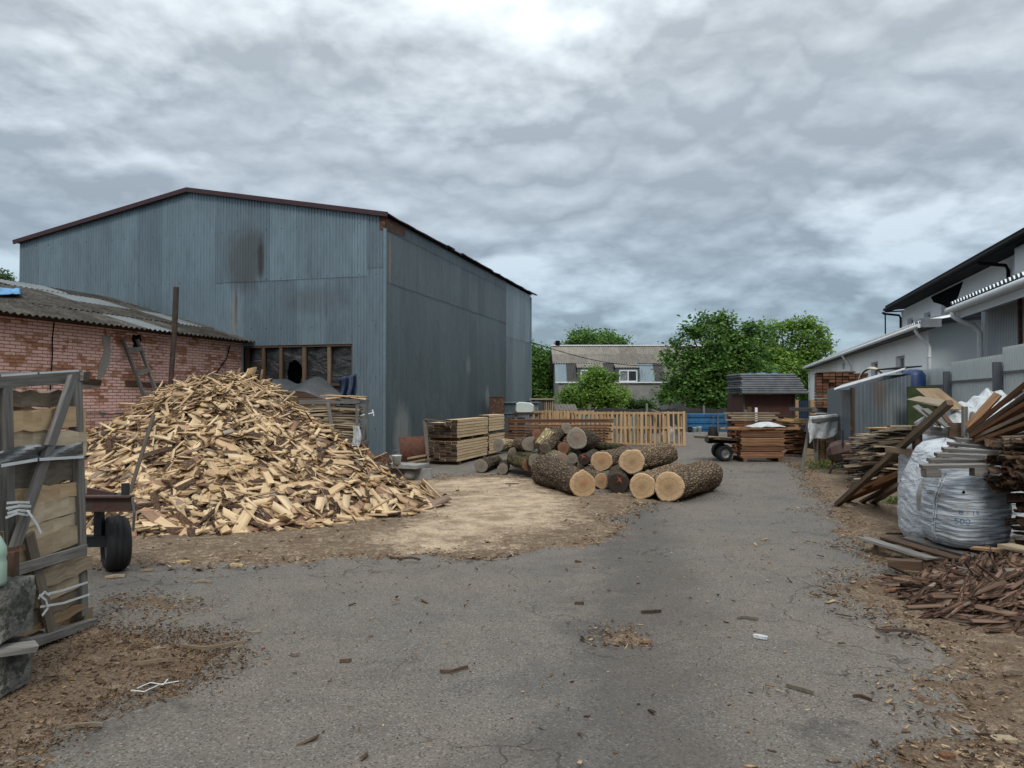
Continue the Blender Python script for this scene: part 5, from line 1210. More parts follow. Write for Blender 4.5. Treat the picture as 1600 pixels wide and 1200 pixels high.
# straps and torn wrap
def strap(pts,w_=.018,nm='strap',mat='strap'):
    mb=MB(); P_=[fp(*q) for q in pts]
    for a_,b_ in zip(P_[:-1],P_[1:]): mb.beam(a_-(b_-a_)*.02,b_+(b_-a_)*.02,.003,w_,UP if abs((b_-a_).normalized().z)<.8 else Vector((0,1,0)))
    mb.build(nm,M[mat],fc)
strap([(-60,737,.115),(0,728,.115),(60,718,.115),(128,714,.115),(131,713,.03)])
strap([(-60,592,.11),(0,587,.11),(60,583,.11),(122,579,.11)],.012)
strap([(75,928,.12),(100,922,.10),(136,910,.06)],.014); strap([(64,948,.12),(100,942,.10),(139,929,.06)],.014); strap([(62,930,.13),(72,938,.13),(75,950,.13),(66,962,.13)],.014); strap([(60,935,.125),(70,925,.125),(77,930,.125)],.014)
for i,(x,y) in enumerate(((28,783),(27,790),(29,797),(26,803),(30,789))): strap([(x-17,y+3+i,.10),(x,y+R.uniform(-2,2),.115),(x+18,y+2,.10)],.014)
strap([(43,798,.12),(50,808,.13),(58,820,.135),(64,833,.14)],.018,'loose_strap_end')
def tf(u,v):
    a=fp(-60+190*u,712-24*u+4*math.sin(u*9),.06+.03*math.sin(u*20+v*8)+.02*float(fbm(u*20,v*6,3,5))); b=fp(-60+190*u,738-28*u,.06+.035*math.sin(u*13+v*5)); return a.lerp(b,v)
o=weld(cloth('t',tf,50,8,None).build('wrap_band',M['wrap'],fc))
# slabs in the crate, ends toward the yard
r_=random.Random(5); z=.12; n=0
LBs='split slab in the tall grey crate'; nrow=0
cm=[board_mesh('split_board',R.uniform(.7,.84),R.uniform(.07,.12),.05,M['slab'],sd=200+i,wane=.2,bow=.02) for i in range(6)]
big=[]
M['cratewood']=wood('pale_split_wood',((0,(.52,.43,.31)),(.3,(.60,.50,.36)),(.6,(.42,.33,.22)),(1,(.55,.40,.24))),end=(.35,.25,.15),dark=.7,gr=(2,22,1),rndo=True)
for i in range(10):
    mb=MB(); rr=random.Random(300+i); L=rr.uniform(.72,.86); H_=rr.choice((.05,.07,.10,.13,.17)); nn=8; pr=[]
    for k in range(nn+1):
        x=(k/nn-.5)*L; pr.append([(x,-.09,-H_/2+rr.uniform(-.012,.012)),(x,.0,-H_/2+rr.uniform(-.01,.01)),(x,.02+rr.uniform(-.01,.01),H_/2*.8),(x,-.09,H_/2+rr.uniform(-.015,.015))])
    tn=rr.choice((.05,.2,.25,.1,.5,.9))
    for k in range(nn): mb.hexa(pr[k]+pr[k+1],tn,0,L/nn,.12,H_)
    big.append((H_,mb.mesh('split_board',M['cratewood'] if i%3 else M['slab'])))
YC=(Ya+Yb)/2+.03
while z<1.62:
    H_,me=r_.choice(big)
    tl_=r_.gauss(0,.07); d=Vector((r_.gauss(0,.03),1,tl_)).normalized(); s=UP.cross(d).normalized()*-1; u_=s.cross(d)*-1
    s=d.cross(UP).normalized(); u_=s.cross(d)
    for dx_ in (0,-.3):
        inst('split_board',me,Vector((XF-.06+dx_+r_.uniform(-.07,.02),YC+r_.uniform(-.05,.05),z+H_/2)),(d,-s,u_) if False else (-d,-s,u_) if False else (d,UP.cross(d).normalized(),d.cross(UP.cross(d).normalized())),LBs+', %s from the bottom, %s layer'%(ORD[min(15,nrow)],'front' if dx_==0 else 'rear'),'split board','slabs in the tall crate at the left'); 
    # second bay to the left of the picture
    inst('split_board',r_.choice(big)[1],Vector((XF-.06,YC-.95+r_.uniform(-.05,.05),z+H_/2)),(d,UP.cross(d).normalized(),d.cross(UP.cross(d).normalized())),LBs,'split board','slabs in the tall crate at the left')
    z+=H_*.97+r_.choice((0,.004,.02)); nrow+=1
# concrete blocks
for i,(y0,y1,yy) in enumerate(((918,1008,3.95),(1022,1096,3.95))):
    a=P(-10,y0,yy).z;b=P(-10,y1,yy).z; mb=MB(); nx,ny,nz=18,6,8; cx0=P(52 if i==0 else 50,950,yy+.27).x; x0=cx0-.75;ly=.30
    def bp(u,v,w_):
        q=Vector((x0+(cx0-x0)*u,yy+ly*v,b+(a-b)*w_)); c=Vector((x0+.37,yy+.15,(a+b)/2)); e=sum(1 for t_ in (u,v,w_) if t_ in(0.,1.)); 
        nn=mnoise.noise(q*9+Vector((i*5,0,0)))*.014+mnoise.noise(q*30)*.006; d=(q-c).normalized(); return q+d*(nn-(.012 if e>=2 else 0))
    for ax_ in range(3):
        na,nb=((ny,nz),(nx,nz),(nx,ny))[ax_]
        for sgn in (0.,1.):
            for p_ in range(na):
                for q_ in range(nb):
                    def g(s,t): 
                        s/=na;t/=nb; return bp(*((sgn,s,t) if ax_==0 else (s,sgn,t) if ax_==1 else (s,t,sgn)))
                    mb.face([g(p_,q_),g(p_+1,q_),g(p_+1,q_+1),g(p_,q_+1)])
    o=centred(mb,'concrete_block',M['concrete']); weld(o,1e-4); tag(o,('mossy rough concrete block on top of the left foreground stack','lower rough concrete block of the left foreground stack')[i],'concrete block','concrete blocks stacked at the left edge')
mb=MB(); mb.beam(P(-40,1022,3.93),P(56,1010,4.1),.12,.035,jit=.008,tone=.2); tag(centred(mb,'plank',M['grey']),'grey plank sandwiched between the two concrete blocks','plank')
st=thing('steel_stand','rusty steel legs under the concrete blocks at the left edge','stand',P(-20,1110,4.0)); st.location.z=0
zz=P(0,1100,3.95).z
for px,yy in ((14,4.0),(-60,4.0),(14,4.22),(-60,4.22)):
    q=P(px,1100,yy); q.z=0; mb=MB(); mb.beam(q,q+UP*zz*.97,.05,.05,Vector((0,1,0))); mb.build('leg',M['rust'],st)
mb=MB(); zz2=zz-.012; mb.beam(Vector((-3.3,4.1,zz2)),Vector((P(45,1100,4).x,4.1,zz2)),.25,.012); mb.build('plate',M['rust'],st)
ab=thing('angle_iron','rusty steel angle bracket behind the concrete blocks','bracket',P(20,910,4.2))
mb=MB(); mb.beam(P(20,920,4.2),P(20,862,4.2),.04,.05,Vector((0,1,0))); mb.build('upright',M['rust'],ab); mb=MB(); mb.beam(P(-40,872,4.24),P(35,856,4.24),.05,.035); mb.build('arm',M['rust'],ab)
c=P(-9,915,3.98); mb=MB(); mb.lathe(c,[(.05,0),(.056,.02),(.056,.12),(.05,.14),(.056,.16),(.054,.2),(.03,.25),(.018,.27),(.018,.29)],20); o=centred(mb,'plastic_bottle',simple('pale_green_plastic',(.30,.42,.34),.3,var=.1),smooth=True); tag(o,'pale green plastic bottle standing on the concrete block at the left edge','bottle')
# ---------------- standing pallets ----------------
def pallet_mesh(Wd,H_,nsl,seed,mat='pallet',th=.1):
    """upright pallet in local coords: x width, z height, y thickness"""
    r=random.Random(seed); sl=MB(); ra=MB()
    for i in range(nsl):
        x=-Wd/2+.05+(Wd-.1)*i/(nsl-1)+r.uniform(-.01,.01); sl.beam((x,0,0),(x+r.uniform(-.02,.02),0,H_+r.uniform(-.02,.02)),(.06,.085,.05)[i%3],.02,Vector((0,1,0)),jit=.004)
    for i in range(nsl-2):
        if i%2: continue
        x=-Wd/2+.12+(Wd-.24)*i/(nsl-3); sl.beam((x,th,0),(x,th,H_),.07,.02,Vector((0,1,0)),jit=.004)
    for z in (.04,H_*.52,H_-.04): ra.beam((-Wd/2,.02+th*.4,z),(Wd/2,.02+th*.4,z),th*.75,.07,UP,jit=.004)
    return sl.mesh('deck_slats',M[mat]),ra.mesh('bearers',M[mat])
PM=[pallet_mesh(1.15,1.12,8,i) for i in range(3)]
def up_pallet(px,Y,rz,label,lean=.06,k=0,group='pallets standing in a row at the back of the yard',z=0.0,mesh=None):
    q=P(px,650,Y); t=bpy.data.objects.new('pallet',None); C.objects.link(t); t.location=(q.x,Y,z); t.rotation_euler=(-lean,0,rz); tag(t,label,'pallet',group)
    for nm,me in zip(('deck','bearers'),(mesh or PM[k%3])):
        o=bpy.data.objects.new(nm,me); C.objects.link(o); o.parent=t
    return t
for i,(px,Y,rz) in enumerate(((923,26.0,.05),(974,25.9,.0),(1020,25.7,-.03),(948,26.6,.12),(1000,26.5,-.15))):
    up_pallet(px,Y,rz,('light wood pallet standing upright in the row behind the log heap, front layer','light wood pallet standing upright in the row behind the log heap, rear layer')[i>2],k=i,group='pallets of the '+('front' if i<3 else 'rear')+' layer behind the log heap')
PM2=[pallet_mesh(.78,1.15,5,9)]
up_pallet(1053,25.4,-.12,'narrow light wood pallet standing alone at the right end of the pallet row',mesh=PM2[0],lean=.1,group=None) if False else None
t=up_pallet(1053,25.4,-.12,'narrow light wood pallet standing at the right end of the pallet row','',) if False else None
q=P(1053,650,25.4); t=thing('pallet','narrow light wood pallet leaning apart at the right end of the pallet row','pallet',(q.x,25.4,0),group='pallets standing in a row at the back of the yard'); t.rotation_euler=(-.1,0,-.12)
for nm,me in zip(('deck','bearers'),PM2[0]): o=bpy.data.objects.new(nm,me); C.objects.link(o); o.parent=t
for i,(px,Y) in enumerate(((850,28.6),(885,28.6),(868,29.2),(905,29.0))): up_pallet(px,Y,.02*i,'light wood pallet standing farther back between the white tank and the main pallet row',k=i,group='pallets standing farther back beside the tank',lean=.04)
mb=MB(); mb.beam(P(1018,640,25.6),P(1036,646,25.3),.09,.02); tag(centred(mb,'plank',M['slab']),'pale plank end lying on top of the right end of the pallet row','plank')
M['teal']=simple('dull_teal_sheet',(.10,.17,.165),.7,var=.4,scale=3)
for i,(pa,pb,zh) in enumerate(((905,930,.95),(938,965,.86),(975,1008,.98))):
    mb=MB(); xa,xb=P(pa,660,28.2).x,P(pb,660,28.2).x; corr(mb,(xa,28.2+.1*i,.02),Vector((1,0,0)),Vector((0,.15,1)).normalized(),Vector((0,-1,0)),0,xb-xa,lambda u:(0,zh),.18,.03,kind='sin'); tag(centred(mb,'teal_sheet',M['teal']),('left','middle','right')[i]+' dull teal corrugated sheet standing behind the upright pallets','sheet')
c=P(1048,697,26.2); c.z=0
def tf(u,v):
    a=u*math.pi*1.2-.2; return c+Vector((math.cos(a)*.45*(1-.5*v)+.05*math.sin(v*9+u*14),.35*math.sin(a)*.6-.1,.62*v+.06*math.sin(u*16+v*5)))
o=centred(cloth('t',tf,26,12,None),'plastic_heap',M['whitefilm']); weld(o,solid=.004); tag(o,'crumpled white plastic heap behind the narrow pallet at the row end','plastic')
# rough timber crates, tank and stand behind the heap
tk=thing('water_tank','milky white plastic tank lying on a dark stand beside the hangar corner','tank',P(820,645,27)); zb=P(820,645,27).z;zt_=P(820,628,27).z
mb=MB(); x0=P(805,640,27).x;x1=P(834,640,27).x; 
prof=[(x0+.04,zb),(x1-.05,zb),(x1,zb+.06),(x1,zt_-.12),(x1-.1,zt_-.03),(x0+.14,zt_),(x0+.03,zt_-.05),(x0,zb+.08)]
n=len(prof); f=[Vector((x,26.8,z)) for x,z in prof]; b=[Vector((x,27.5,z)) for x,z in prof]
fi=[Vector(((x-(x0+x1)/2)*.9+(x0+x1)/2,26.74,(z-(zb+zt_)/2)*.86+(zb+zt_)/2)) for x,z in prof]
mb.face(fi); mb.face(list(reversed(b)))
for i in range(n): j=(i+1)%n; mb.face([f[i],b[i],b[j],f[j]] [::-1]); mb.face([fi[i],f[i],f[j],fi[j]][::-1])
mb.build('shell',M['canister'],tk)
mb=MB(); mb.lathe((x1-.2,27.1,zt_-.03),[(.07,0),(.07,.05),(.03,.06)],14); mb.build('cap',M['darkmetal'],tk)
sd_=thing('tank_stand','dark timber stand carrying the white tank','stand',(P(820,690,27).x,27.1,0))
for x in (x0+.02,x1-.1,x1+.1):
    for y in (26.85,27.4): mb=MB(); mb.beam((x,y,0),(x,y,zb-.05),.1,.1,Vector((0,1,0))); mb.build('leg',M['grey'] if x>x1-.2 else M['darkslab'],sd_)
mb=MB(); mb.beam((x0-.1,27.1,zb-.03),(x1+.2,27.1,zb-.03),.75,.05); mb.build('top',M['darkslab'],sd_)
mb=MB(); mb.beam((x0+.05,26.95,.1),(x0+.05,26.95,.9),.6,.03,Vector((0,1,0))); mb.build('panel',M['darkslab'],sd_)
rc=thing('slatted_crate','brown slatted crate with a flat lid behind the white tank','crate',(P(848,640,31).x,31,0))
x0=P(831,640,31).x;x1=P(864,640,31).x; z0=.9;z1=P(848,625,31).z; mb=MB()
x=x0
while x<x1: mb.beam((x,31,0),(x,31,z1),.05,.02,Vector((0,1,0)),jit=.004); x+=.085
mb.build('slats',M['slab'],rc); mb=MB(); mb.beam((x0-.1,31.4,z1+.04),(x1+.05,31.4,z1+.04),1.0,.06); mb.build('lid',M['slab'],rc); mb=MB(); mb.box(((x0+x1)/2,31.5,z1/2),(x1-x0-.05,.9,z1-.02)); mb.build('body',M['darkslab'],rc)
lr=thing('low_shelter','low shelter with a small corrugated grey roof left of the young tree','shelter',(P(885,640,31).x,31,0))
x0=P(866,640,31).x;x1=P(902,640,31).x; z1=P(880,641,31).z; mb=MB(); corr(mb,(x0,30.8,z1-.02),Vector((1,0,0)),Vector((0,.97,.2)).normalized(),Vector((0,-.2,.97)),0,x1-x0,lambda u:(0,1.2),.14,.04,kind='sin'); mb.build('roof',M['asbpale'],lr)
for x in (x0+.1,x1-.05):
    mb=MB(); mb.beam((x,31,0),(x,31,z1),.08,.08,Vector((0,1,0))); mb.build('post',M['grey'],lr)
mb=MB(); mb.beam((x0,31.9,z1/2),(x1,31.9,z1/2),.05,z1); mb.build('back_wall',M['darkfence'],lr)
# buckets at the blue fence
for i,(px,mat,h,lb) in enumerate(((1078,'darkmetal',.24,'dark blue bucket at the left foot of the blue fence'),(1085.5,'canister',.22,'white bucket beside the dark one at the foot of the blue fence'),(1093,'canister',.24,'rightmost white bucket at the foot of the blue fence'))):
    c=P(px,675,31.9); c.z=0.15; t=thing('bucket',lb,'bucket',c,group='buckets at the blue fence'); r_b=.09
    mb=MB(); mb.lathe(c,[(r_b*.85,0),(r_b,h*.9),(r_b*1.06,h*.92),(r_b*1.06,h)],18); mb.build('tub',M[mat],t,smooth=True)
    mb=MB(); mb.tube([c+Vector((-r_b,-.02,h*.9)),c+Vector((0,-r_b-.03,h*.45)),c+Vector((r_b,-.02,h*.9))],.006,5); mb.build('handle',M['rim'],t)
mb=MB(); mb.beam((P(1072,680,31.9).x-.15,31.9,.075),(P(1100,680,31.9).x,31.9,.075),.35,.15,jit=.01); tag(centred(mb,'kerb_stone',M['conclight']),'low pale kerb carrying the three buckets at the blue fence','kerb')
c=P(1114,680,29); c.z=0; t=thing('black_bin','black tapered bin standing in front of the blue fence','bin',c); mb=MB(); mb.lathe(c,[(.16,0),(.22,.08),(.15,.5),(.13,.52)],14); mb.build('body',M['rubber'],t,smooth=True); mb=MB(); mb.tube([c+Vector((0,0,.5)),c+Vector((.02,0,.95))],.02,6); mb.build('handle',M['rim'],t)
make_log('thin reddish trunk lying at the foot of the blue fence',P(1108,693,27.5),P(1074,696,27.5),.07,.06,bark='redbark',cap='capfresh',seed=50)
# ---------------- cart ----------------
ct=thing('cart','flat dark cart with two rubber tyres in front of the lumber stacks','cart',P(1130,720,19.4)); ct.location.z=0
zt_=P(1130,683,19.4).z
mb=MB(); mb.beam(P(1105,684,19.2),P(1162,688,19.8),.95,.06,jit=.01); mb.build('deck',M['darkslab'],ct)
mb=MB(); mb.beam(P(1106,689,19.3),P(1160,690,19.7),.1,.1); mb.beam(P(1104,686,18.9),P(1110,690,20.0),.1,.1); mb.build('chassis',M['darkmetal'],ct)
for px,Y,r in ((1131.5,19.1,.215),(1124,20.1,.215)):
    c=P(px,706,Y); c.z=r; wheel(c,(.25,-.97,0),r,.16,ct)
mb=MB(); a=P(1131.5,706,19.1);b=P(1124,706,20.1);a.z=b.z=.215; mb.beam(a,b,.06,.06); mb.build('axle',M['darkmetal'],ct)
mb=MB(); mb.beam(P(1106,682,19.0),P(1142,684,19.0),.1,.03,jit=.01); tag(centred(mb,'plank',M['slab']),'pale plank lying along the deck of the cart','plank')
# ---------------- stacks in the middle right ----------------
def bearers(O,D,S,L,wd,label,n=2,mat='darkslab',h=.1):
    for k in ([.1,.9] if n==2 else [.08,.5,.92]):
        mb=MB(); a=O+D*(L*k); mb.beam(a+UP*h/2,a+S*wd+UP*h/2,.1,h,jit=.006); tag(centred(mb,'bearer_beam',M['darkslab']),label,'bearer',label)
A=G(1158,722);B=G(1226,722); D=(B-A).normalized(); Lm=(B-A).length; S=Vector((-D.y,D.x,0)); A0=Vector((A.x,A.y,0))
bearers(A0,D,S,Lm,.9,'bearer under the striped reddish board stack')
M['redpale']=wood('reddish_lumber_faces',((0,(.30,.155,.085)),(.4,(.36,.20,.11)),(.6,(.20,.095,.055)),(1,(.42,.27,.15))),end=(.20,.10,.06),rndo=True)
z=A0.z+.1
for ti,(rows,mt) in enumerate(((4,'redpale'),(3,'redlumber'),(5,'redpale'),(4,'redlumber'))):
    z=stack(Vector((A0.x,A0.y,z)),D,S,rows,2,Lm,.2,.035,M[mt],'timber_board','reddish board, striped stack, '+('lowest','second','third','top')[ti]+' layer','board','boards of the striped stack, layer group %s'%('one','two','three','four')[ti],rowgap=.005,seed=20+ti,jl=.025,stick=None,side='front')
    z+=.015
for i in range(16):
    q=Vector((A0.x,A0.y,z+.02+.022*(i%2)))+D*R.uniform(.0,Lm)+S*R.uniform(0,.6); a=R.gauss(0,.12); d=(D*math.cos(a)+S*math.sin(a)); inst('timber_board',board_mesh('timber_board',R.uniform(.8,1.3),.14,.03,M['fresh'] if i%4==0 else M['redpale'],sd=400+i),q,(d,UP.cross(d),UP),'loose board thrown on top of the striped stack','board','loose boards on top of the striped stack')
def tf(u,v):
    q=Vector((A0.x,A0.y,z+.05))+D*(.25+.95*u)+S*(.05+.5*v); q.z+=.13*math.sin(math.pi*u)*math.sin(math.pi*v)+.05*float(fbm(u*6,v*5,3,21)); return q
o=centred(cloth('t',tf,26,14,None),'plastic_sheet',M['whitefilm']); weld(o,solid=.003); tag(o,'crumpled white plastic sheet on top of the striped stack','plastic')
# pallet-high stack to the left of it, behind the wheel
A=P(1146,716,20.6); A.z=0; D2=Vector((1,.02,0)).normalized(); S2=Vector((-.02,1,0))
z=stack(A+UP*.08,D2,S2,14,2,1.3,.15,.05,M['brown'],'timber_board','board in the brown stack behind the cart','board','boards of the brown stack behind the cart',rowgap=.014,seed=30,jl=.06,side='front')
z=stack(Vector((A.x-.1,A.y,z+.01)),D2,S2,4,2,1.3,.16,.04,M['slab'],'timber_board','pale board on the brown stack','board','pale boards on the brown stack behind the cart',rowgap=.02,seed=31,jl=.12,side='front')
# dark stack to the right
A=G(1224,713); A.z=0
SM=[board_mesh('rough_plank',R.uniform(.8,1.2),R.uniform(.1,.16),R.uniform(.02,.04),M['redlumber'],sd=i+500,wane=.35,bow=.015) for i in range(6)]
zt_=P(1240,668,21).z
n=fill(0,1.3,0,.3,.06,zt_-.05,SM,'reddish rough slab in the dark stack between the striped stack and the trestle','slabs of the dark stack by the trestle',.045,seed=8,base=A,dx=Vector((1,0,0)),dy=Vector((0,1,0)),xin=.5,name='rough_board',cat='board')
for i in range(26):
    q=P(R.uniform(1208,1256),R.uniform(654,664),20.6+R.uniform(0,.8)); d=Vector((R.gauss(1,.3),R.gauss(-.9,.3),R.gauss(-.02,.08))).normalized(); s=UP.cross(d).normalized()
    inst('lath',board_mesh('lath',R.uniform(.5,.9),.07,.025,M['fresh'],sd=600+i),q,(d,s,d.cross(s)),'pale fresh lath piled on top of the dark stack by the trestle','board','pale laths on the dark stack')
for i in range(10):
    q=P(R.uniform(1185,1260),R.uniform(663,670),21.2+R.uniform(0,.8)); d=Vector((1,R.gauss(0,.3),R.gauss(-.08,.05))).normalized(); s=UP.cross(d).normalized()
    inst('rough_plank',R.choice(DD),q,(d,s,d.cross(s)),'dark slab under the pale laths behind the striped stack','plank','dark slabs behind the striped stack')
# ---------------- brown shed with stacked sheets ----------------
Ys=27.0
bs=thing('brown_shed','small dark red-brown shed with a thick pile of grey sheets as its roof','shed',(P(1203,655,Ys).x,Ys+1,0))
x0=P(1161,640,Ys).x;x1=P(1241,640,Ys).x; z1=P(1200,616,Ys).z
M['shedbrown']=simple('dark_red_brown_panel',(.075,.028,.022),.8,var=.35,scale=3)
mb=MB(); mb.box(((x0+x1)/2,Ys+1,z1/2),(x1-x0,2,z1)); mb.build('wall',M['shedbrown'],bs)
mb=MB(); mb.beam((x0-.1,Ys-.03,z1*.55),(x1+.1,Ys-.03,z1*.55),.03,.05); 
for x in (x0+.02,x1-.02): mb.beam((x,Ys-.035,0),(x,Ys-.035,z1),.08,.03,Vector((0,1,0)))
mb.build('frame_strip',M['darkslab'],bs)
M['roofsheets']=simple('stacked_grey_sheet',(.15,.155,.165),.6,metal=.2,var=.5,scale=3)
xa=P(1153,600,Ys).x;xb=P(1255,600,Ys).x; zz=z1+.02; zt_=P(1200,588,Ys+.6).z; nR=9
for i in range(nR):
    k=i/(nR-1); mb=MB(); y0=Ys-.45+.06*i; ins=.045*i
    z_=zz+(zt_-zz)*k; corr(mb,(xa+ins*.4+R.uniform(-.05,.05),y0,z_),Vector((0,1,0)),Vector((1,0,0)),UP,0,1.8,lambda u:(0,xb-xa-ins+R.uniform(-.01,.01)),.2,.045,kind='sin',tone=R.random())
    o=mb.build('roof_sheet',M['roofsheets'],bs); o.modifiers.new('t','SOLIDIFY').thickness=.045
def tf(u,v): 
    q=P(1170+45*u,588,Ys+.3+.5*v); q.z+=.08+.05*math.sin(u*12+v*4); return q
o=centred(cloth('t',tf,24,8,None),'blue_plastic',M['brightblue']); weld(o,solid=.003); tag(o,'faded blue plastic scrap on top of the brown shed roof','plastic')
for i,(xx,zt2,w_,mt,lb) in enumerate(((1165,640,.11,'grey','leftmost grey board leaning on the brown shed'),(1171,636,.14,'darkslab','wide dark board leaning on the brown shed'),(1181.5,637,.09,'pvc','white narrow board leaning on the brown shed'))):
    a=P(xx,665,26.4);b=P(xx,zt2,26.9); a.z=.1; mb=MB(); mb.beam(a,b,w_,.03,Vector((0,1,0)),jit=.006); tag(centred(mb,'leaning_board',M[mt]),lb,'board')
bg_=thing('blue_gate','dark blue sheet gate between two light timber posts right of the brown shed','gate',(P(1255,650,28).x,28,0))
xa=P(1247,640,28).x;xb=P(1264,640,28).x; z1=P(1255,626,28).z
mb=MB(); corr(mb,(xa,28,0),Vector((1,0,0)),UP,Vector((0,-1,0)),0,xb-xa,lambda u:(0.05,z1),.1,.02); mb.build('panel',simple('dark_blue_gate_paint',(.012,.035,.07),.6),bg_)
for px,w_ in ((1243.5,.13),(1268,.16)):
    x=P(px,640,28).x; mb=MB(); mb.beam((x,27.95,0),(x,27.95,z1+.03),w_,.1,Vector((0,1,0))); mb.build('post',M['pallet'],bg_)
# ---------------- tall red lumber stack on a slab base ----------------
YT=19.4; xa=P(1276,640,YT).x; z0=P(1290,637,YT).z; zt_=P(1290,583,YT).z
cb=Vector((xa,YT,0))
D3=Vector((.35,.94,0)).normalized(); S3=Vector((.94,-.35,0)).normalized()
rows=11; th=(zt_-z0)/rows-.004
mb=MB(); 
stack(Vector((xa,YT,z0)),D3,S3,rows,8,2.2,.138,th-.010,M['redlumber'],'timber_board','red-brown board in the tall stack by the shed','board','boards of the tall red stack',rowgap=.014,gap=.014,seed=40,jl=.05,side='left')
stack(Vector((xa,YT,zt_+.01)),D3,S3,1,6,2.2,.15,.03,M['slab'],'timber_board','pale board covering the tall red stack','board','pale boards covering the tall red stack',seed=41,jl=.05)
SB_=[board_mesh('rough_plank',R.uniform(.7,1.1),R.uniform(.08,.14),R.uniform(.02,.04),M['darkslab'],sd=i+520,wane=.4,bow=.02) for i in range(6)]
fill(-.15,1.2,0,.28,.08,z0-.1,SB_,'dark rough slab in the base stack under the tall red lumber','slabs under the tall red lumber',.06,seed=9,base=cb+Vector((0,.05,0)),dx=Vector((1,0,0)),dy=Vector((0,1,0)),yaw=.25,xin=.45,name='bark_plank')
for k in (-.05,.5,1.1): mb=MB(); a=cb+Vector((k,0,0)); mb.beam(a+UP*(z0-.06),a+Vector((0,1.6,z0-.06)),.12,.1,jit=.01); tag(centred(mb,'bearer_beam',M['grey']),('left','middle','right')[int((k+.1)/.55)]+' bearer under the tall red lumber stack','bearer')
# trestle and its white sheet
ts=thing('trestle','grey timber trestle with splayed legs under the white sheet','trestle',G(1262,735))
a=P(1268,654,16.7);b=P(1312,650,17.1)
for p_,q_ in (((1252,735),(1266,660)),((1277,733),(1270,660)),((1287,722),(1300,660)),((1302,722),(1304,660))):
    A_=G(*p_); B_=P(*q_,A_.y+.1); part(A_,B_,.06,.05,'leg',ts,up=Vector((0,1,0)))
part(a-UP*.05,b-UP*.05,.08,.08,'top_beam',ts); part(P(1256,712,16.8),P(1277,710,16.8),.05,.04,'cross_bar',ts)
part(P(1244,738,16.5),P(1258,736,16.3),.07,.04,'foot',ts)
def tf(u,v):
    x=a.lerp(b,u)+UP*.05+Vector((-.06,0,0)); fr_=np.interp(v,[0,.25,.32,1],[.30,.02,-.05,-.10]); dz=np.interp(v,[0,.2,.25,.32,1],[-.35,-.03,.0,-.02,-(.60-.16*u-.05*math.sin(u*7))])
    return x+Vector((-.07*(v-.3)*(1-u)+.02*math.sin(v*9+u*4),fr_+.03*math.sin(u*15+v*4)*v+.03*float(fbm(u*8,v*8,3,31)),dz))
o=centred(cloth('t',tf,34,26,None),'plastic_sheet',M['whitefilm']); weld(o,solid=.003); tag(o,'translucent white plastic sheet draped over the trestle','plastic')
bx_=thing('wooden_box','tan wooden box with rusty bars beside the red drum','box',P(1296,715,17.6)); bx_.location.z=0
x0=P(1277,700,17.4).x;x1=P(1316,700,17.4).x; zt_=P(1296,678,17.4).z
mb=MB(); 
for i in range(4): mb.beam((x0,17.4,.08+i*(zt_-.05)/4+.06),(x1,17.4,.08+i*(zt_-.05)/4+.06),.03,(zt_-.08)/4-.01,jit=.006)
mb.beam((x0+.02,17.42,.2),(x0+.02,18.2,.2),.03,.4); mb.build('side',M['pallet'],bx_)
for px in (1281,1290): mb=MB(); mb.beam(P(px,730,17.2),P(px-1,685,17.3),.025,.025,Vector((0,1,0))); mb.build('bar',M['rust'],bx_)
dr=thing('red_drum','faded dark red eight-sided drum on a rusty frame in front of the grey shed','drum',P(1313,725,15.6)); dr.location.z=0
c=P(1313,706,15.6); ax=Vector((.86,-.42,.28)).normalized(); mb=MB(); mb.lathe(c-ax*.25,[(.10,0),(.21,.1),(.235,.22),(.235,.36),(.17,.5)],8,axis=ax); mb.build('drum_body',M['rustred'],dr)
for s_ in (-.2,.2): mb=MB(); mb.beam(Vector((c.x+s_,c.y+.05,.0)),c+Vector((s_*.7,.0,-.05)),.04,.04,Vector((0,1,0))); mb.build('leg',M['rust'],dr)
mb=MB(); mb.beam(P(1317,672,15.4),P(1317,735,15.4),.03,.03,Vector((0,1,0))); mb.build('upright_bar',M['darkmetal'],dr)
mb=MB(); pts=[]
for k in range(15): 
    a=math.pi*k/14; pts.append(P(1318,742,14.6)+Vector((math.cos(a)*.26,0,.03+.2*math.sin(a))))
mb.tube(pts,.018,8); tag(centred(mb,'tyre_hoop',M['rubber']),'half buried dark hoop below the red drum','hoop')
# ---------------- grey sheet shed ----------------
M['shedroof']=simple('pale_galvanised_roof',(.45,.47,.48),.5,metal=.2,var=.35)
ss=thing('sheet_shed','small grey corrugated sheet shed with a sloping pale roof','shed',P(1370,730,16.3)); ss.location.z=0
L1=P(1331,700,16.0);R1=P(1424,700,16.4); L0=P(1314,700,16.9); L1.z=R1.z=L0.z=0
zl=P(1331,603,16.0).z; zr=P(1422,584,16.4).z; U_=(R1-L1); lw=U_.length;U_.normalize(); nf=Vector((U_.y,-U_.x,0))
mb=MB(); 
for i in range(4):
    corr(mb,L1,U_,UP,nf,lw*i/4,lw*(i+1)/4+.015,lambda u:(.08,zl+(zr-zl)*u/lw-.02),.11,.009,off=.004*(i%3))
mb.build('front_wall',M['shedclad'],ss)
U2=(L0-L1);l2=U2.length;U2.normalize(); mb=MB(); corr(mb,L1,U2,UP,Vector((-.7,-.7,0)),0,l2,lambda u:(.12,zl-.08),.09,.01); 
L3=L0+Vector((.2,1.2,0)); mb.face([L0,L3,L3+UP*(zl-.05),L0+UP*(zl-.05)]); R3=R1+Vector((.1,1.4,0)); mb.face([R1,R3,R3+UP*zr,R1+UP*zr]); mb.face([L3,R3,R3+UP*zr,L3+UP*(zl-.05)]); mb.build('door',M['shedclad'],ss)
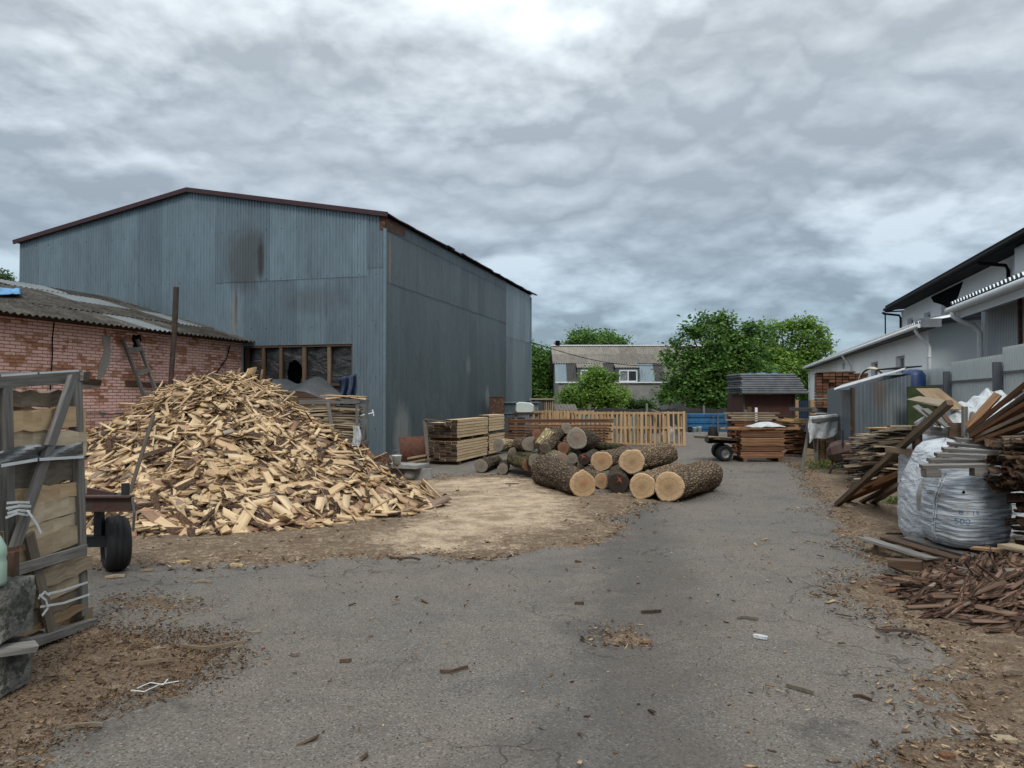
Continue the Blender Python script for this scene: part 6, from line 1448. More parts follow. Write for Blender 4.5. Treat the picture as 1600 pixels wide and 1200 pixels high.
mb=MB(); mb.beam(L1-nf*-.03+Vector((0,0,.0)),L1+nf*.03+UP*zl*.98,.06,.06,nf); mb.beam(P(1327,660,15.95),P(1331,672,15.93),.03,.03); mb.build('door_post',M['darkslab'],ss)
mb=MB(); a=P(1303,609,15.8);b=P(1414,577,16.6); d=(b-a); 
corr(mb,a,Vector((.5,.87,.07)).normalized(),d.normalized(),d.normalized().cross(Vector((.1,1,0))).normalized()*-1 if False else UP,0,1.35,lambda u:(0,d.length),.22,.03,kind='sin'); o=mb.build('roof',M['shedroof'],ss); o.modifiers.new('t','SOLIDIFY').thickness=-.012
mb=MB(); mb.beam(P(1385,577,17.2),P(1424,573,17.4),.6,.03); tag(centred(mb,'roof_sheet',M['darkroof']),'dark bent sheet lying on the high end of the grey shed roof','sheet')
def tf(u,v):
    q=P(1340+48*u,598,17.9+.6*v); q.z+=.36*math.sin(math.pi*min(1,u*1.05))**.6+.03*math.sin(u*9+v*5); return q
o=centred(cloth('t',tf,26,8,None),'rolled_sheet',simple('cream_sheet',(.45,.41,.33),.7,var=.2)); weld(o,solid=.01); tag(o,'cream curved sheet bulging behind the grey shed roof','sheet')
c=P(1427,600,18.3); c.z=P(1427,603,18.3).z; mb=MB(); h=P(1427,577,18.3).z-c.z; 
mb.lathe(c-UP*1.0,[(.26,0),(.27,.05),(.27,h+.85),(.2,h+.97),(.08,h+1.0)],28); o=centred(mb,'blue_barrel',simple('dark_blue_plastic',(.01,.035,.12),.45),smooth=True); tag(o,'dark blue plastic barrel standing high behind the grey shed','barrel')
mb=MB(); mb.box(Vector((c.x,c.y,(c.z-1.0)/2)),(.7,.6,c.z-1.0-.01)); 
if c.z>1.05: tag(centred(mb,'barrel_plinth',M['concrete']),'concrete plinth under the blue barrel','plinth')
gb=MB(); a=P(1418,604,15.8);b=P(1464,602,16.0); a2=a.copy();a2.z=.25;b2=b.copy();b2.z=.25; nrm=Vector((0,1,0))*.03; gb.face([a2,b2,b,a]); gb.face([a+nrm,b+nrm,b2+nrm,a2+nrm]); gb.face([a,b,b+nrm,a+nrm]); gb.face([b2,b2+nrm,b+nrm,b]); gb.face([a,a+nrm,a2+nrm,a2]); tag(centred(gb,'green_board',M['greenboard']),'dark green mouldy board upright between the grey shed and the fence','board')
# ---------------- right: fence ----------------
TF=4.8
fe=thing('sheet_fence','light grey ribbed sheet fence with dark posts along the right side of the yard','fence',W(14,TF))
def Sat(px,t):  # distance along the alley where a line at offset t meets pixel column px
    u=(px-800)/F; # (ax*s+px*t).x = u*(..).y
    return (u*PX.y*t-PX.x*t)/(AX.x-u*AX.y)
def tdir(px): return px
posts=[1420,1488,1569]; ss_=[Sat(p,TF) for p in posts]; st_=ss_[0]-ss_[1]
ss_=[ss_[0]+3.2*2,ss_[0]+3.2]+ss_+[ss_[2]-2.9,ss_[2]-5.8,ss_[2]-8.7]
tops=[2.28,2.28,2.30,2.30,2.38,2.50,2.50,2.5]
for i in range(len(ss_)-1):
    a,b=ss_[i+1],ss_[i]; mb=MB(); h=tops[i+1] if i+1<len(tops) else 2.5
    corr(mb,W(0,TF),AX,UP,-PX,a,b+.01,lambda u:(.06,h),.115,.02,tone=.5); mb.build('fence_panel',M['fencegrey'],fe)
    mb=MB()
    for z_ in (h*.82,h*.3): mb.beam(W(a,TF-.045,z_),W(b,TF-.045,z_),.03,.04)
    mb.build('fence_rail',M['postgrey'],fe)
for s_,h in zip(ss_,tops):
    mb=MB(); mb.beam(W(s_,TF-.11,0),W(s_,TF-.11,min(h,2.36)-.12),.12,.10,AX); mb.build('fence_post',M['postgrey'],fe)
# ---------------- right: white buildings ----------------
TE=5.35; TW=5.75; sN=Sat(1440,TE); sFar=Sat(1256,TE)
def zat(px,py,t): 
    s_=Sat(px,t); Y=W(s_,t).y; return P(px,py,Y).z
ZE=(zat(1440,506,TE)+zat(1256,574,TE))/2
wb=thing('white_store','long low white building with a pale ribbed roof and white gutter on the right','building',W((sN+sFar)/2,TW+3))
def wallbox(s0,s1,t0,t1,z0,z1,mat,name,par,wins=(),fr=M['pvc']):
    """front wall (facing the alley) with real window recesses, plus ends"""
    cuts=sorted(set([s0,s1]+[w_[0] for w_ in wins]+[w_[1] for w_ in wins])); mb=MB()
    for a,b in zip(cuts[:-1],cuts[1:]):
        wn=[w_ for w_ in wins if abs(w_[0]-a)<1e-6]
        if wn:
            _,_,za,zb=wn[0]
            for q0,q1 in ((z0,za),(zb,z1)): mb.face([W(a,t0,q0),W(b,t0,q0),W(b,t0,q1),W(a,t0,q1)])
            dp=.18
            mb.face([W(a,t0,za),W(a,t0+dp,za),W(a,t0+dp,zb),W(a,t0,zb)]); mb.face([W(b,t0,za),W(b,t0,zb),W(b,t0+dp,zb),W(b,t0+dp,za)]); mb.face([W(a,t0,za),W(b,t0,za),W(b,t0+dp,za),W(a,t0+dp,za)]); mb.face([W(a,t0,zb),W(a,t0+dp,zb),W(b,t0+dp,zb),W(b,t0,zb)])
        else: mb.face([W(a,t0,z0),W(b,t0,z0),W(b,t0,z1),W(a,t0,z1)])
    mb.face([W(s0,t0,z0),W(s0,t0,z1),W(s0,t1,z1),W(s0,t1,z0)]); mb.face([W(s1,t0,z0),W(s1,t1,z0),W(s1,t1,z1),W(s1,t0,z1)]); mb.face([W(s0,t1,z0),W(s0,t1,z1),W(s1,t1,z1),W(s1,t1,z0)])
    mb.build(name,M[mat],par)
    for a,b,za,zb in wins:
        f=MB()
        for z_ in (za+.03,zb-.03): f.beam(W(a,t0+.15,z_),W(b,t0+.15,z_),.05,.06)
        for s_ in (a+.03,(a+b)/2,b-.03): f.beam(W(s_,t0+.152,za),W(s_,t0+.152,zb),.06,.05,AX)
        w_=f.build('window',fr,par); g=MB(); g.face([W(a,t0+.17,za),W(b,t0+.17,za),W(b,t0+.17,zb),W(a,t0+.17,zb)]); g.build('pane',M['glass'],w_)
wins=[]
for pa,pb,zt_,zb_ in ((1316.5,1320.5,None,None),(1361,1372,None,None),(1400,1414,None,None)):
    wins.append((Sat(pb,TW),Sat(pa,TW),zat(pb,576,TW) if pa<1350 else zat((pa+pb)/2,566 if pa<1390 else 556,TW)-.75,zat((pa+pb)/2,565.5 if pa<1390 else 556,TW) if pa>1350 else zat(pa,574,TW)+.2))
sW=Sat(1452,TW)
wallbox(sW,sFar-.2,TW,TW+6,0,ZE-.1,'white','wall',wb,[w_ for w_ in sorted(wins)])
def ribroof(nm,s0,s1,t0,t1,z0,z1,par,mat,period=.22,over=True):
    V_=(PX*(t1-t0)+UP*(z1-z0)); l=V_.length; V_.normalize(); mb=MB(); corr(mb,W(0,t0,z0),AX,V_,V_.cross(AX)*1.0 if (V_.cross(AX)).z>0 else AX.cross(V_),s0,s1,lambda u:(0,l),period,.07,kind='trap',tone=.5)
    o=mb.build(nm,M[mat],par); return o
ribroof('roof',sN,sFar,TE,TE+3.2,ZE+.02,ZE+.62,wb,'roofedge')
mb=MB(); mb.face([W(sN,TE+3.2,ZE+.6),W(sFar,TE+3.2,ZE+.6),W(sFar,TE+6.6,ZE),W(sN,TE+6.6,ZE)]); mb.face([W(sFar,TE,ZE),W(sFar,TE+3.2,ZE+.6),W(sFar,TE+6.6,ZE)]); mb.build('rear_roof',M['roofedge'],wb)
mb=MB(); mb.beam(W(sN-.02,TE+.22,ZE-.09),W(sFar,TE+.22,ZE-.09),.42,.05); mb.beam(W(sN,TE+.03,ZE-.06),W(sFar,TE+.03,ZE-.06),.02,.16); mb.build('soffit',M['darkmetal'],wb)
def gutter(s0,s1,t,z,par,r=.075,mat='whitemetal'):
    mb=MB(); mb.tube([W(s0,t,z),W(s1,t,z)],r,12); mb.build('gutter',M[mat],par,smooth=True)
def downpipe(s_,t0,z0,t1,z1,par,r=.05,mat='whitemetal',zb=0.0):
    mb=MB(); mb.tube([W(s_,t0,z0),W(s_,t0,z0-.14),W(s_,t0+(t1-t0)*.15,z0-.24),W(s_,t1-.06,z0-.5),W(s_,t1,z0-.62),W(s_,t1,zb)],r,12)
    for z_ in (z0-.9,z0-1.9): mb.tube([W(s_,t1,z_),W(s_,t1,z_+.03)],r*1.25,12)
    mb.build('downpipe',M[mat],par,smooth=True)
gutter(sN-.05,sFar,TE-.05,ZE-.07,wb,.06); downpipe(sN+.5,TE-.02,ZE-.03,TW-.08,0,wb); downpipe(Sat(1318,TE),TE-.02,ZE-.03,TW-.08,0,wb)
mb=MB(); s_=sFar-.4; mb.tube([W(sFar-.1,TW-.05,ZE-.2),W(sFar-.1,TW-.05,0)],.06,10); mb.build('corner_pipe',M['whitemetal'],wb,smooth=True)
# flat grey-blue end with a grey fascia
eb=thing('grey_end_wall','smooth pale grey end wall with a grey metal fascia beside the downpipe','building',W(sW,TW+1))
mb=MB(); mb.face([W(sW-.012,TW+.0),W(sW-.012,TW+4.5),W(sW-.012,TW+4.5,ZE+.5),W(sW-.012,TW+.0,ZE+.02)]); mb.face([W(sW-.012,TW),W(sW-.012,TW,ZE),W(sW+.02,TW-.004,ZE),W(sW+.02,TW-.004)]); mb.build('wall',M['bluewhite'],eb)
mb=MB(); mb.beam(W(sW-.35,TE-.02,ZE+.08),W(sW-.35,TE+4.4,ZE+.62),.04,.2); mb.beam(W(sW-.2,TE+.0,ZE-.05),W(sW-.2,TE+4.4,ZE+.48),.36,.03); mb.beam(W(sN-.05,TE-.02,ZE+.0),W(sN-.05,TE+.5,ZE+.0),.06,.24); mb.build('fascia',M['postgrey2'] if 'postgrey2' in M else simple('mid_grey_fascia',(.17,.185,.2),.5),eb)
# near building with white gutter
TE2=5.3; s2=Sat(1487,TE2); Z2=(zat(1487,479,TE2)+zat(1598,432,TE2))/2; TW2=6.05
nb=thing('grey_clad_annex','nearer annex with ribbed grey cladding, a ribbed pale roof and a fat white gutter','building',W(s2-4,TW2+2))
sA=Sat(1536,TW2); M['annex']=simple('light_ribbed_cladding',(.34,.37,.39),.5,metal=.1,var=.15,scale=1)
mb=MB(); corr(mb,W(0,TW2),AX,UP,-PX,sA-9,sA,lambda u:(0,Z2-.05),.1,.018,tone=.5); mb.face([W(sA,TW2),W(sA,TW2+5),W(sA,TW2+5,Z2+1.2),W(sA,TW2,Z2)]); mb.build('wall',M['annex'],nb)
ribroof('roof',s2-11,s2,TE2,TE2+4,Z2+.02,Z2+.9,nb,'roofedge')
mb=MB(); mb.beam(W(s2-11,TE2+.42,Z2-.12),W(s2,TE2+.42,Z2-.12),.7,.08); mb.beam(W(s2-11,TE2+.1,Z2-.24),W(s2-.1,TE2+.1,Z2-.24),.03,.2); mb.build('soffit',M['bluewhite'],nb)
gutter(s2-11,s2+.02,TE2-.06,Z2-.12,nb,.075); 
mb=MB(); sx_=s2-.1; t1=Sat(1,1)
mb.tube([W(s2-.35,TE2-.05,Z2-.1),W(s2-.35,TE2-.04,Z2-.28),W(s2-.34,TE2+.12,Z2-.4),W(s2-.3,TW2-.35,Z2-.52),W(s2-.3,TW2-.22,Z2-.68),W(s2-.3,TW2-.22,0)],.065,12); mb.tube([W(s2-.3,TW2-.22,Z2-1.7),W(s2-.3,TW2-.22,Z2-1.66)],.08,12); mb.build('downpipe',M['whitemetal'],nb,smooth=True)
mb=MB(); q=Sat(1597,TW2-.1); mb.beam(W(q,TW2-.12,0),W(q,TW2-.12,Z2-.1),.07,.07,AX); mb.build('corner_post',M['rust'],nb)
# upper building with dark roof
TE3=7.0; s3=Sat(1385,TE3); Z3=(zat(1385,482,TE3)+zat(1570,386,TE3))/2; TW3=7.75; s3w=Sat(1409,TW3)
ub=thing('white_upper_building','taller white building with a dark overhanging roof behind the low store','building',W(s3-8,TW3+3))
Mw=[]
for pa,pb,pt,pbm in ((1419,1428,497,507),(1445,1455,488,500),(1472,1483,475,495)):
    sa,sb=Sat(pb,TW3),Sat(pa,TW3); Mw.append((sa,sb,zat((pa+pb)/2,pbm+4,TW3),zat((pa+pb)/2,pt,TW3)))
wallbox(s3w-24,s3w,TW3,TW3+9,0,Z3+.18,'white','wall',ub,sorted(Mw))
mb=MB(); za=Z3+.06
def rf(t): return Z3+.05+(t-TE3)*.28
mb.face([W(s3,TE3,rf(TE3)+.1),W(s3-30,TE3,rf(TE3)+.1),W(s3-30,TE3+5.5,rf(TE3+5.5)),W(s3,TE3+5.5,rf(TE3+5.5))]); mb.face([W(s3,TE3+5.5,rf(TE3+5.5)),W(s3-30,TE3+5.5,rf(TE3+5.5)),W(s3-30,TE3+11,rf(TE3)),W(s3,TE3+11,rf(TE3))])
mb.beam(W(s3,TE3-.0,Z3+.03),W(s3-30,TE3-.0,Z3+.03),.04,.24); mb.beam(W(s3,TE3,Z3-.04),W(s3,TE3+5.5,rf(TE3+5.5)-.06),.04,.2); mb.build('roof',M['darkroof'],ub)
mb=MB(); mb.face([W(s3,TE3,Z3-.07),W(s3,TW3,Z3+.0),W(s3-30,TW3,Z3+.0),W(s3-30,TE3,Z3-.07)]); mb.face([W(s3,TE3,Z3-.07),W(s3,TE3+6,Z3-.03),W(s3w,TE3+6,Z3-.03),W(s3w,TE3,Z3-.07)]); mb.build('soffit',M['darkroof'],ub)
gutter(s3,s3-30,TE3-.06,Z3-.02,ub,.06,'darkroof')
for s_ in (s3w-.25,Sat(1582,TW3)):
    mb=MB(); mb.tube([W(s_+.15,TE3-.03,Z3-.08),W(s_+.12,TE3+.02,Z3-.14),W(s_+.03,TW3-.12,Z3-.24),W(s_,TW3-.07,Z3-.38),W(s_,TW3-.07,ZE-.2)],.05,10); mb.build('downpipe',M['darkroof'],ub,smooth=True)
mb=MB(); mb.beam(W(s3w+.0,TE3+.1,Z3-.1),W(s3w+.0,TE3+.1,ZE),.05,.05,AX); mb.build('support_pole',M['darkroof'],ub)
sq=Sat(1487,TW3); mb=MB(); mb.face([W(sq-1.5,TW3-.01,Z3-.05),W(sq-1.1,TW3-.01,Z3-.35),W(sq-.2,TW3-.01,Z3-.95),W(sq+.1,TW3-.01,Z3-.8),W(sq+1.0,TW3-.01,Z3-.55),W(sq+2.2,TW3-.01,Z3-.3),W(sq+2.6,TW3-.01,Z3-.05)]); mb.build('soot_patch',M['black'],ub)
sq=Sat(1588,TW3-.5); mb=MB(); mb.face([W(sq,TW3-.5,0),W(sq,TW3,0),W(sq,TW3,Z3-.1),W(sq,TW3-.5,Z3-.1)]); mb.face([W(sq,TW3-.5,0),W(sq,TW3-.5,Z3-.1),W(sq-8,TW3-.5,Z3-.1),W(sq-8,TW3-.5,0)]); mb.build('bay_wall',M['bluewhite'],ub)
# ---------------- weathered slab heap before the shed ----------------
def quadinst(px,py,Y,spread,L,me,yaw,tilt,label,group,roll=0,name='rough_plank',cat='plank'):
    q=P(px,py,Y); d=Vector((math.cos(yaw)*math.cos(tilt),math.sin(yaw)*math.cos(tilt),math.sin(tilt))); s=UP.cross(d).normalized(); u_=d.cross(s); s2=s*math.cos(roll)+u_*math.sin(roll); q.z=max(q.z,.03); return inst(name,me,q,(d,s2,d.cross(s2)),label,cat,group)
SG=[board_mesh('rough_plank',R.uniform(.5,1.1),R.uniform(.07,.16),R.uniform(.015,.035),M['slab'],sd=i+700,wane=.5,bow=.02) for i in range(8)]+[board_mesh('rough_plank',R.uniform(.5,1.2),R.uniform(.07,.16),R.uniform(.02,.04),M['darkslab'],sd=i+720,wane=.5,bow=.02) for i in range(8)]+[board_mesh('rough_plank',R.uniform(.5,1.0),R.uniform(.06,.12),R.uniform(.015,.03),M['grey'],sd=i+740,wane=.5,bow=.02) for i in range(6)]
r=random.Random(77)
for i in range(270):
    k=r.random(); Y=13.2+1.8*r.random(); 
    top=np.interp(r.uniform(0,1),[0,1],[0,1]); px=r.uniform(1348,1432)
    pyt=np.interp(px,[1322,1345,1362,1378,1430],[735,700,685,672,666]); pyb=np.interp(px,[1322,1360,1432],[752,765,758])
    py=pyt+(pyb-pyt)*r.random()**1.1; 
    RG=('high' if py<705 else 'low' if py>735 else 'midway up')+(' at the left' if px<1376 else ' at the right' if px>1405 else ' in the middle')
    quadinst(px+ (12 if px<1362 else 0),py,Y-(py-pyt)/(pyb-pyt)*.4,0,0,r.choice(SG),r.gauss(.15,.35),r.gauss(0,.07),'weathered slab %s in the grey heap before the sheet shed'%RG,'slabs heaped before the sheet shed, %s'%RG,roll=r.gauss(0,.2))
for i,(px,py,Y,yaw,L,wd,lb) in enumerate(((1372,678,13.6,.25,.75,.35,'wide pale board'),(1395,668,13.8,-.1,.9,.3,'tan board'),(1356,690,13.5,.1,.5,.25,'small pale board'),(1352,684,13.4,.5,.4,.2,'tilted pale board'))):
    quadinst(px,py,Y,0,0,board_mesh('wood_board',L,wd,.02,M['slab'] if i!=1 else M['fresh'],sd=760+i),yaw,.04,lb+(' on top of the weathered slab heap',' at the back edge of the weathered slab heap',' at the left edge of the weathered slab heap',' propped on the left of the weathered slab heap')[i],None,name='wood_board',cat='board')
# long pole, brown planks
def onething(name,a,b,w_,h_,mat,label,cat,up=UP,tone=None,jit=.006,group=None):
    mb=MB(); mb.beam(a,b,w_,h_,up,tone,jit=jit); return tag(centred(mb,name,M[mat]),label,cat,group)
onething('long_pole',G(1308,792)+UP*.03,P(1484,629,8.35),.075,.065,'darkslab','long dark squared pole leaning from the yard up onto the timber rack','pole',tone=.35)
onething('long_plank',G(1318,785)+UP*.03,P(1432,733,9.3),.14,.05,'brown','wide orange-brown plank leaning under the long dark pole','plank',up=Vector((0,-.4,1)),tone=.5)
onething('long_plank',G(1345,787)+UP*.02,P(1415,748,9.6),.07,.04,'darkslab','narrow dark plank lying below the orange-brown plank','plank')
onething('long_plank',G(1362,788)+UP*.03,P(1428,745,9.0),.09,.05,'darkslab','dark rough plank nearest the big bags among the leaning planks','plank')
onething('long_plank',P(1350,762,10.6),P(1428,728,9.8),.10,.04,'brown','short brown plank behind the orange-brown plank','plank')
# timber rack
rk=thing('timber_rack','dark timber rack of posts and beams behind the big bags','rack',G(1432,775))
def rp(a,b,w_,h_,nm,up=UP,mat='grey',tone=None): mb=MB(); mb.beam(a,b,w_,h_,up,tone,jit=.005); return mb.build(nm,M[mat],rk)
YR=9.2
q=P(1433,665,YR); rp(Vector((q.x,YR,0)),q,.09,.08,'post',Vector((0,1,0)),'darkslab',.4)
rp(P(1437,671,YR-.06),P(1500,678,YR-.3),.05,.10,'beam',UP,'grey',.2); rp(P(1482,672,YR-.35),P(1505,672,YR-.4),.06,.17,'beam_end',UP,'darkslab',.1)
rp(P(1507,635,YR-.5),P(1507,682,YR-.5),.05,.05,'upright_post',Vector((0,1,0)),'grey',.3); q=P(1507,682,YR-.5); rp(Vector((q.x,q.y+.25,0)),q+Vector((0,.25,0)),.08,.08,'post',Vector((0,1,0)),'darkslab')
rp(P(1385,702,YR+.3),P(1438,708,YR-.05),.07,.07,'rail',UP,'darkslab',.15); rp(P(1520,645,YR-.4),P(1537,640,YR-.9) if False else P(1515,672,YR-.5),.05,.04,'short_arm',Vector((0,1,0)),'grey')
for i,(a_,b_,w_,mt,lb) in enumerate((((1426,622,9.6),(1480,632,9.2),.22,'slab','broad pale board jutting left above the rack'),((1448,607,9.9),(1490,640,9.3),.30,'slab','broad curved tan board standing highest above the rack'),((1430,634,9.3),(1468,664,8.95),.10,'grey','light grey lath sloping down to the rack beam, left one'),((1446,640,9.2),(1482,668,8.8),.08,'grey','light grey lath sloping down to the rack beam, right one'),((1458,628,9.4),(1484,662,9.0),.06,'darkslab','thin dark lath between the pale boards above the rack'),((1512,668,8.5),(1536,692,8.2),.035,'grey','thin grey lath sloping down right of the rack post'),((1520,662,8.7),(1540,642,8.5),.05,'darkslab','short dark stick crossing above the pallet on the bags'))):
    onething('loose_board',P(*a_),P(*b_),w_,.018,mt,lb,'board',up=Vector((0,-.5,1)),jit=.02)
# white plastic heap on the rack
def tf(u,v):
    x=1462+ (1600-1462)*u; py=672-(np.interp(u,[0,.2,.45,.6,.8,1],[16,34,46,60,56,38]))*math.sin(math.pi*min(1,v*1.0)*.5) ; q=P(x,py,8.9+.9*v); q.z+=.05*float(fbm(u*12,v*7,4,41))+.02*math.sin(u*40+v*9); q.y+=.12*float(fbm(u*9,v*9,3,42)); return q
o=centred(cloth('t',tf,60,26,None),'plastic_heap',M['whitefilm']); weld(o,solid=.004); tag(o,'crumpled shiny white plastic film heaped on the rack against the fence','plastic')
def tf(u,v):
    x=1428+22*u; py=660+50*v-18*math.sin(math.pi*u); q=P(x,py,9.9); q.y-=.25*math.sin(math.pi*u)+.04*math.sin(v*14+u*5); return q
o=centred(cloth('t',tf,16,22,None),'plastic_sheet',M['whitefilm']); weld(o,solid=.003); tag(o,'pale plastic film hanging down at the left end of the rack','plastic')
# ---------------- big bags ----------------
def bigbag(name,label,c,rx,ry,h,mat,seed,sq=3.2,wr=.012,lean=(0,0),rz=0.0,texture_text=False,profile_=None):
    nu,nv=96,70; c=Vector(c); V=[];mb=MB()
    prf=profile_ or [(0,.55),(.03,.80),(.10,.93),(.25,1.0),(.5,1.0),(.7,.97),(.85,.90),(.94,.72),(.985,.45),(1,.0)]
    def pt(u,v,off=0.0):
        a=2*math.pi*u; rr=np.interp(v,[q[0] for q in prf],[q[1] for q in prf]); ca,sa=math.cos(a),math.sin(a)
        k=(abs(ca)**sq+abs(sa)**sq)**(-1/sq)
        wrk=(float(fbm(u*7+seed,v*34+math.sin(u*12)*1.5,3,seed))-.5)*wr*2.4*min(1,(1-v)*4)+ (float(fbm(math.cos(a)*2+5,math.sin(a)*2+v*3+5,3,seed+3))-.5)*.07
        x=(rx*rr*k+wrk+off)*ca; y=(ry*rr*k+wrk+off)*sa
        xr=x*math.cos(rz)-y*math.sin(rz); yr=x*math.sin(rz)+y*math.cos(rz)
        return c+Vector((xr+lean[0]*v,yr+lean[1]*v,h*v+.02*math.sin(a*3)*(v>.8)))
    g=[[pt(i/nu,j/nv) for j in range(nv+1)] for i in range(nu)]
    for i in range(nu):
        i2=(i+1)%nu
        for j in range(nv): mb.face([g[i][j],g[i2][j],g[i2][j+1],g[i][j+1]],[(i/nu*4,j/nv),((i+1)/nu*4,j/nv),((i+1)/nu*4,(j+1)/nv),(i/nu*4,(j+1)/nv)])
    t=thing(name,label,'big bag',c); o=weld(mb.build('bag_body',M[mat],t),1e-4); return t,pt
b1,pt1=bigbag('big_bag','full blue-grey woven big bag with faded blue print standing on the broken pallet',(P(1507,880,7.5).x-.01,7.48,.15),.345,.37,.80,'bag',3,wr=.012,rz=.12,sq=2.7)
# faded print
def printed(text,u0,v0,hh,par,pt):
    cu=bpy.data.curves.new('t','FONT'); cu.body=text; cu.size=1; cu.extrude=0; ob=bpy.data.objects.new('t',cu); C.objects.link(ob)
    dg=bpy.context.evaluated_depsgraph_get(); me=bpy.data.meshes.new_from_object(ob.evaluated_get(dg)); bpy.data.objects.remove(ob)
    import bmesh
    bm=bmesh.new(); bm.from_mesh(me); bmesh.ops.triangulate(bm,faces=bm.faces); bmesh.ops.subdivide_edges(bm,edges=bm.edges,cuts=2,use_grid_fill=True)
    for v in bm.verts: v.co=pt(u0+v.co.x*hh*.42,v0+v.co.y*hh*1.0,.004)
    bm.to_mesh(me); bm.free(); me.materials.clear(); me.materials.append(M['ink']); link('printed_text',me,par)
printed('В - 15',.620,.44,.07,b1,pt1); printed('500',.605,.33,.09,b1,pt1)
def seam(pt,us,par,nm='seam',r=.008,mat='bagwhite'):
    mb=MB(); mb.tube([pt(u,v,.008) for u,v in us],r,7); mb.build(nm,M[mat],par,smooth=True)
seam(pt1,[(.50+.004*math.sin(k*1.3)+.05*(k/14)**2,.02+.9*k/14) for k in range(15)],b1); seam(pt1,[(.509+.004*math.sin(k*1.1+1)+.05*(k/14)**2,.02+.85*k/14) for k in range(15)],b1,r=.006)
mb=MB(); q=pt1(.64,.70,.004); mb.lathe(q,[(.016,-.004),(.012,.003)],8,axis=Vector((0,-1,0))); mb.build('hole',M['black'],b1)
b2_,pt2=bigbag('big_bag','white big bag with a brown stain left of and behind the printed one',(P(1450,845,8.2).x+.13,8.25,.03),.36,.42,1.12,'bagwhite',8,wr=.010,rz=-.1,lean=(.10,0),profile_=[(0,.6),(.03,.85),(.12,1.0),(.3,1.03),(.5,1.0),(.7,.86),(.82,.74),(.9,.66),(.96,.5),(1,.0)])
M['stain']=simple('brown_wet_stain',(.28,.26,.24),.7)
mb=MB(); cc=[(.60+.022*math.cos(a)*(1+.2*math.sin(3*a)),.50+.16*math.sin(a)) for a in [2*math.pi*k/24 for k in range(24)]]
for k in range(24):
    a_,b_=cc[k],cc[(k+1)%24]
    for m_ in range(5):
        f0,f1=m_/5,(m_+1)/5
        def L_(q,f): return pt2(.60+(q[0]-.60)*f,.50+(q[1]-.50)*f,.004)
        mb.face([L_(a_,f0),L_(a_,f1),L_(b_,f1),L_(b_,f0)] if m_ else [L_(a_,f0),L_(a_,f1),L_(b_,f1)])
mb.build('stain_patch',M['stain'],b2_)
b3_,pt3=bigbag('big_bag','pale big bag under the rack half hidden behind the white one',(P(1468,790,9.3).x,9.35,.0),.40,.35,1.16,'bagwhite',15,wr=.012)
b4_,pt4=bigbag('big_bag','white big bag at the back right under the tilted slatted pallet',(P(1560,790,8.5).x,8.6,.0),.5,.4,1.05,'bagwhite',19,wr=.012)
# pallet lying on the bags
pp_=thing('pallet','grey slatted pallet lying tilted on top of the big bags','pallet',P(1505,712,7.5))
fl=P(1439,729,7.05);fr_=P(1541,727,7.05);bl=P(1492,686,8.15);br=P(1574,696,8.1)
for i in range(6):
    k=i/5; a=fl.lerp(bl,k);b=fr_.lerp(br,k); mb=MB(); mb.beam(a,b,.075,.032,Vector((0,-.15,1)),tone=.6+.3*R.random(),jit=.006); mb.build('slat',M['grey'],pp_)
for k in (.06,.95): a=fl.lerp(fr_,k)-UP*.05;b=bl.lerp(br,k)-UP*.05; mb=MB(); mb.beam(a-(b-a)*.02,b,.06,.065,UP,tone=.2,jit=.004); mb.build('bearer',M['grey'],pp_)
mb=MB(); mb.beam(fl-UP*.06+Vector((.02,-.01,0)),fl-UP*.06+Vector((.16,-.01,0)),.09,.075,UP); mb.build('corner_block',M['grey'],pp_); mb=MB(); mb.beam(fr_-UP*.06-Vector((.14,.01,0)),fr_-UP*.06-Vector((.02,.01,0)),.09,.075,UP); mb.build('corner_block',M['grey'],pp_)
# broken pallet under the bag
bp=thing('broken_pallet','dark broken pallet under the printed big bag','pallet',(P(1490,890,7.2).x,7.3,0))
x0=P(1403,880,7.4).x; x1=x0+1.25; y0=6.98;y1=7.95
for i in range(6):
    k=i/5; xx=x0+.04+(x1-x0-.1)*k; mb=MB(); mb.beam((xx-.12,y1,.135),(xx+.06,y0+R.uniform(-.04,.04),.135+R.uniform(-.02,0)),.13,.022,UP,jit=.012); mb.build('deck_board',M['darkslab' if i%2 else 'grey'],bp)
for yy in (y0+.06,(y0+y1)/2,y1-.06): mb=MB(); mb.beam((x0,yy,.105),(x1,yy,.105),.09,.03,UP,jit=.005); mb.build('stringer',M['darkslab'],bp)
for xx in (x0+.08,x0+.62,x1-.08):
    for yy in (y0+.06,y1-.06): mb=MB(); mb.beam((xx-.06,yy,.045),(xx+.06,yy,.045),.10,.09,UP,jit=.004); mb.build('block',M['darkslab'],bp)
onething('wood_block',P(1388,880,6.95),P(1440,884,6.8),.1,.08,'darkslab','thick dark timber lying in front of the broken pallet','timber')
onething('wood_board',G(1412,888)+UP*.03,G(1455,890)+UP*.03,.12,.015,'grey','thin grey board on the ground in front of the broken pallet','board')
for i,(px,py,L,a) in enumerate(((1395,832,.5,-.7),(1385,838,.4,-.4),(1402,842,.45,-.9))):
    q=G(px,py); d=Vector((math.cos(a),math.sin(a),.03)); onething('wood_scrap',q+UP*.03,q+d*L+UP*.05,.05,.02,'darkslab',('longest','shortest','middle')[i]+' of the three dark scraps on the ground left of the white big bag','scrap')
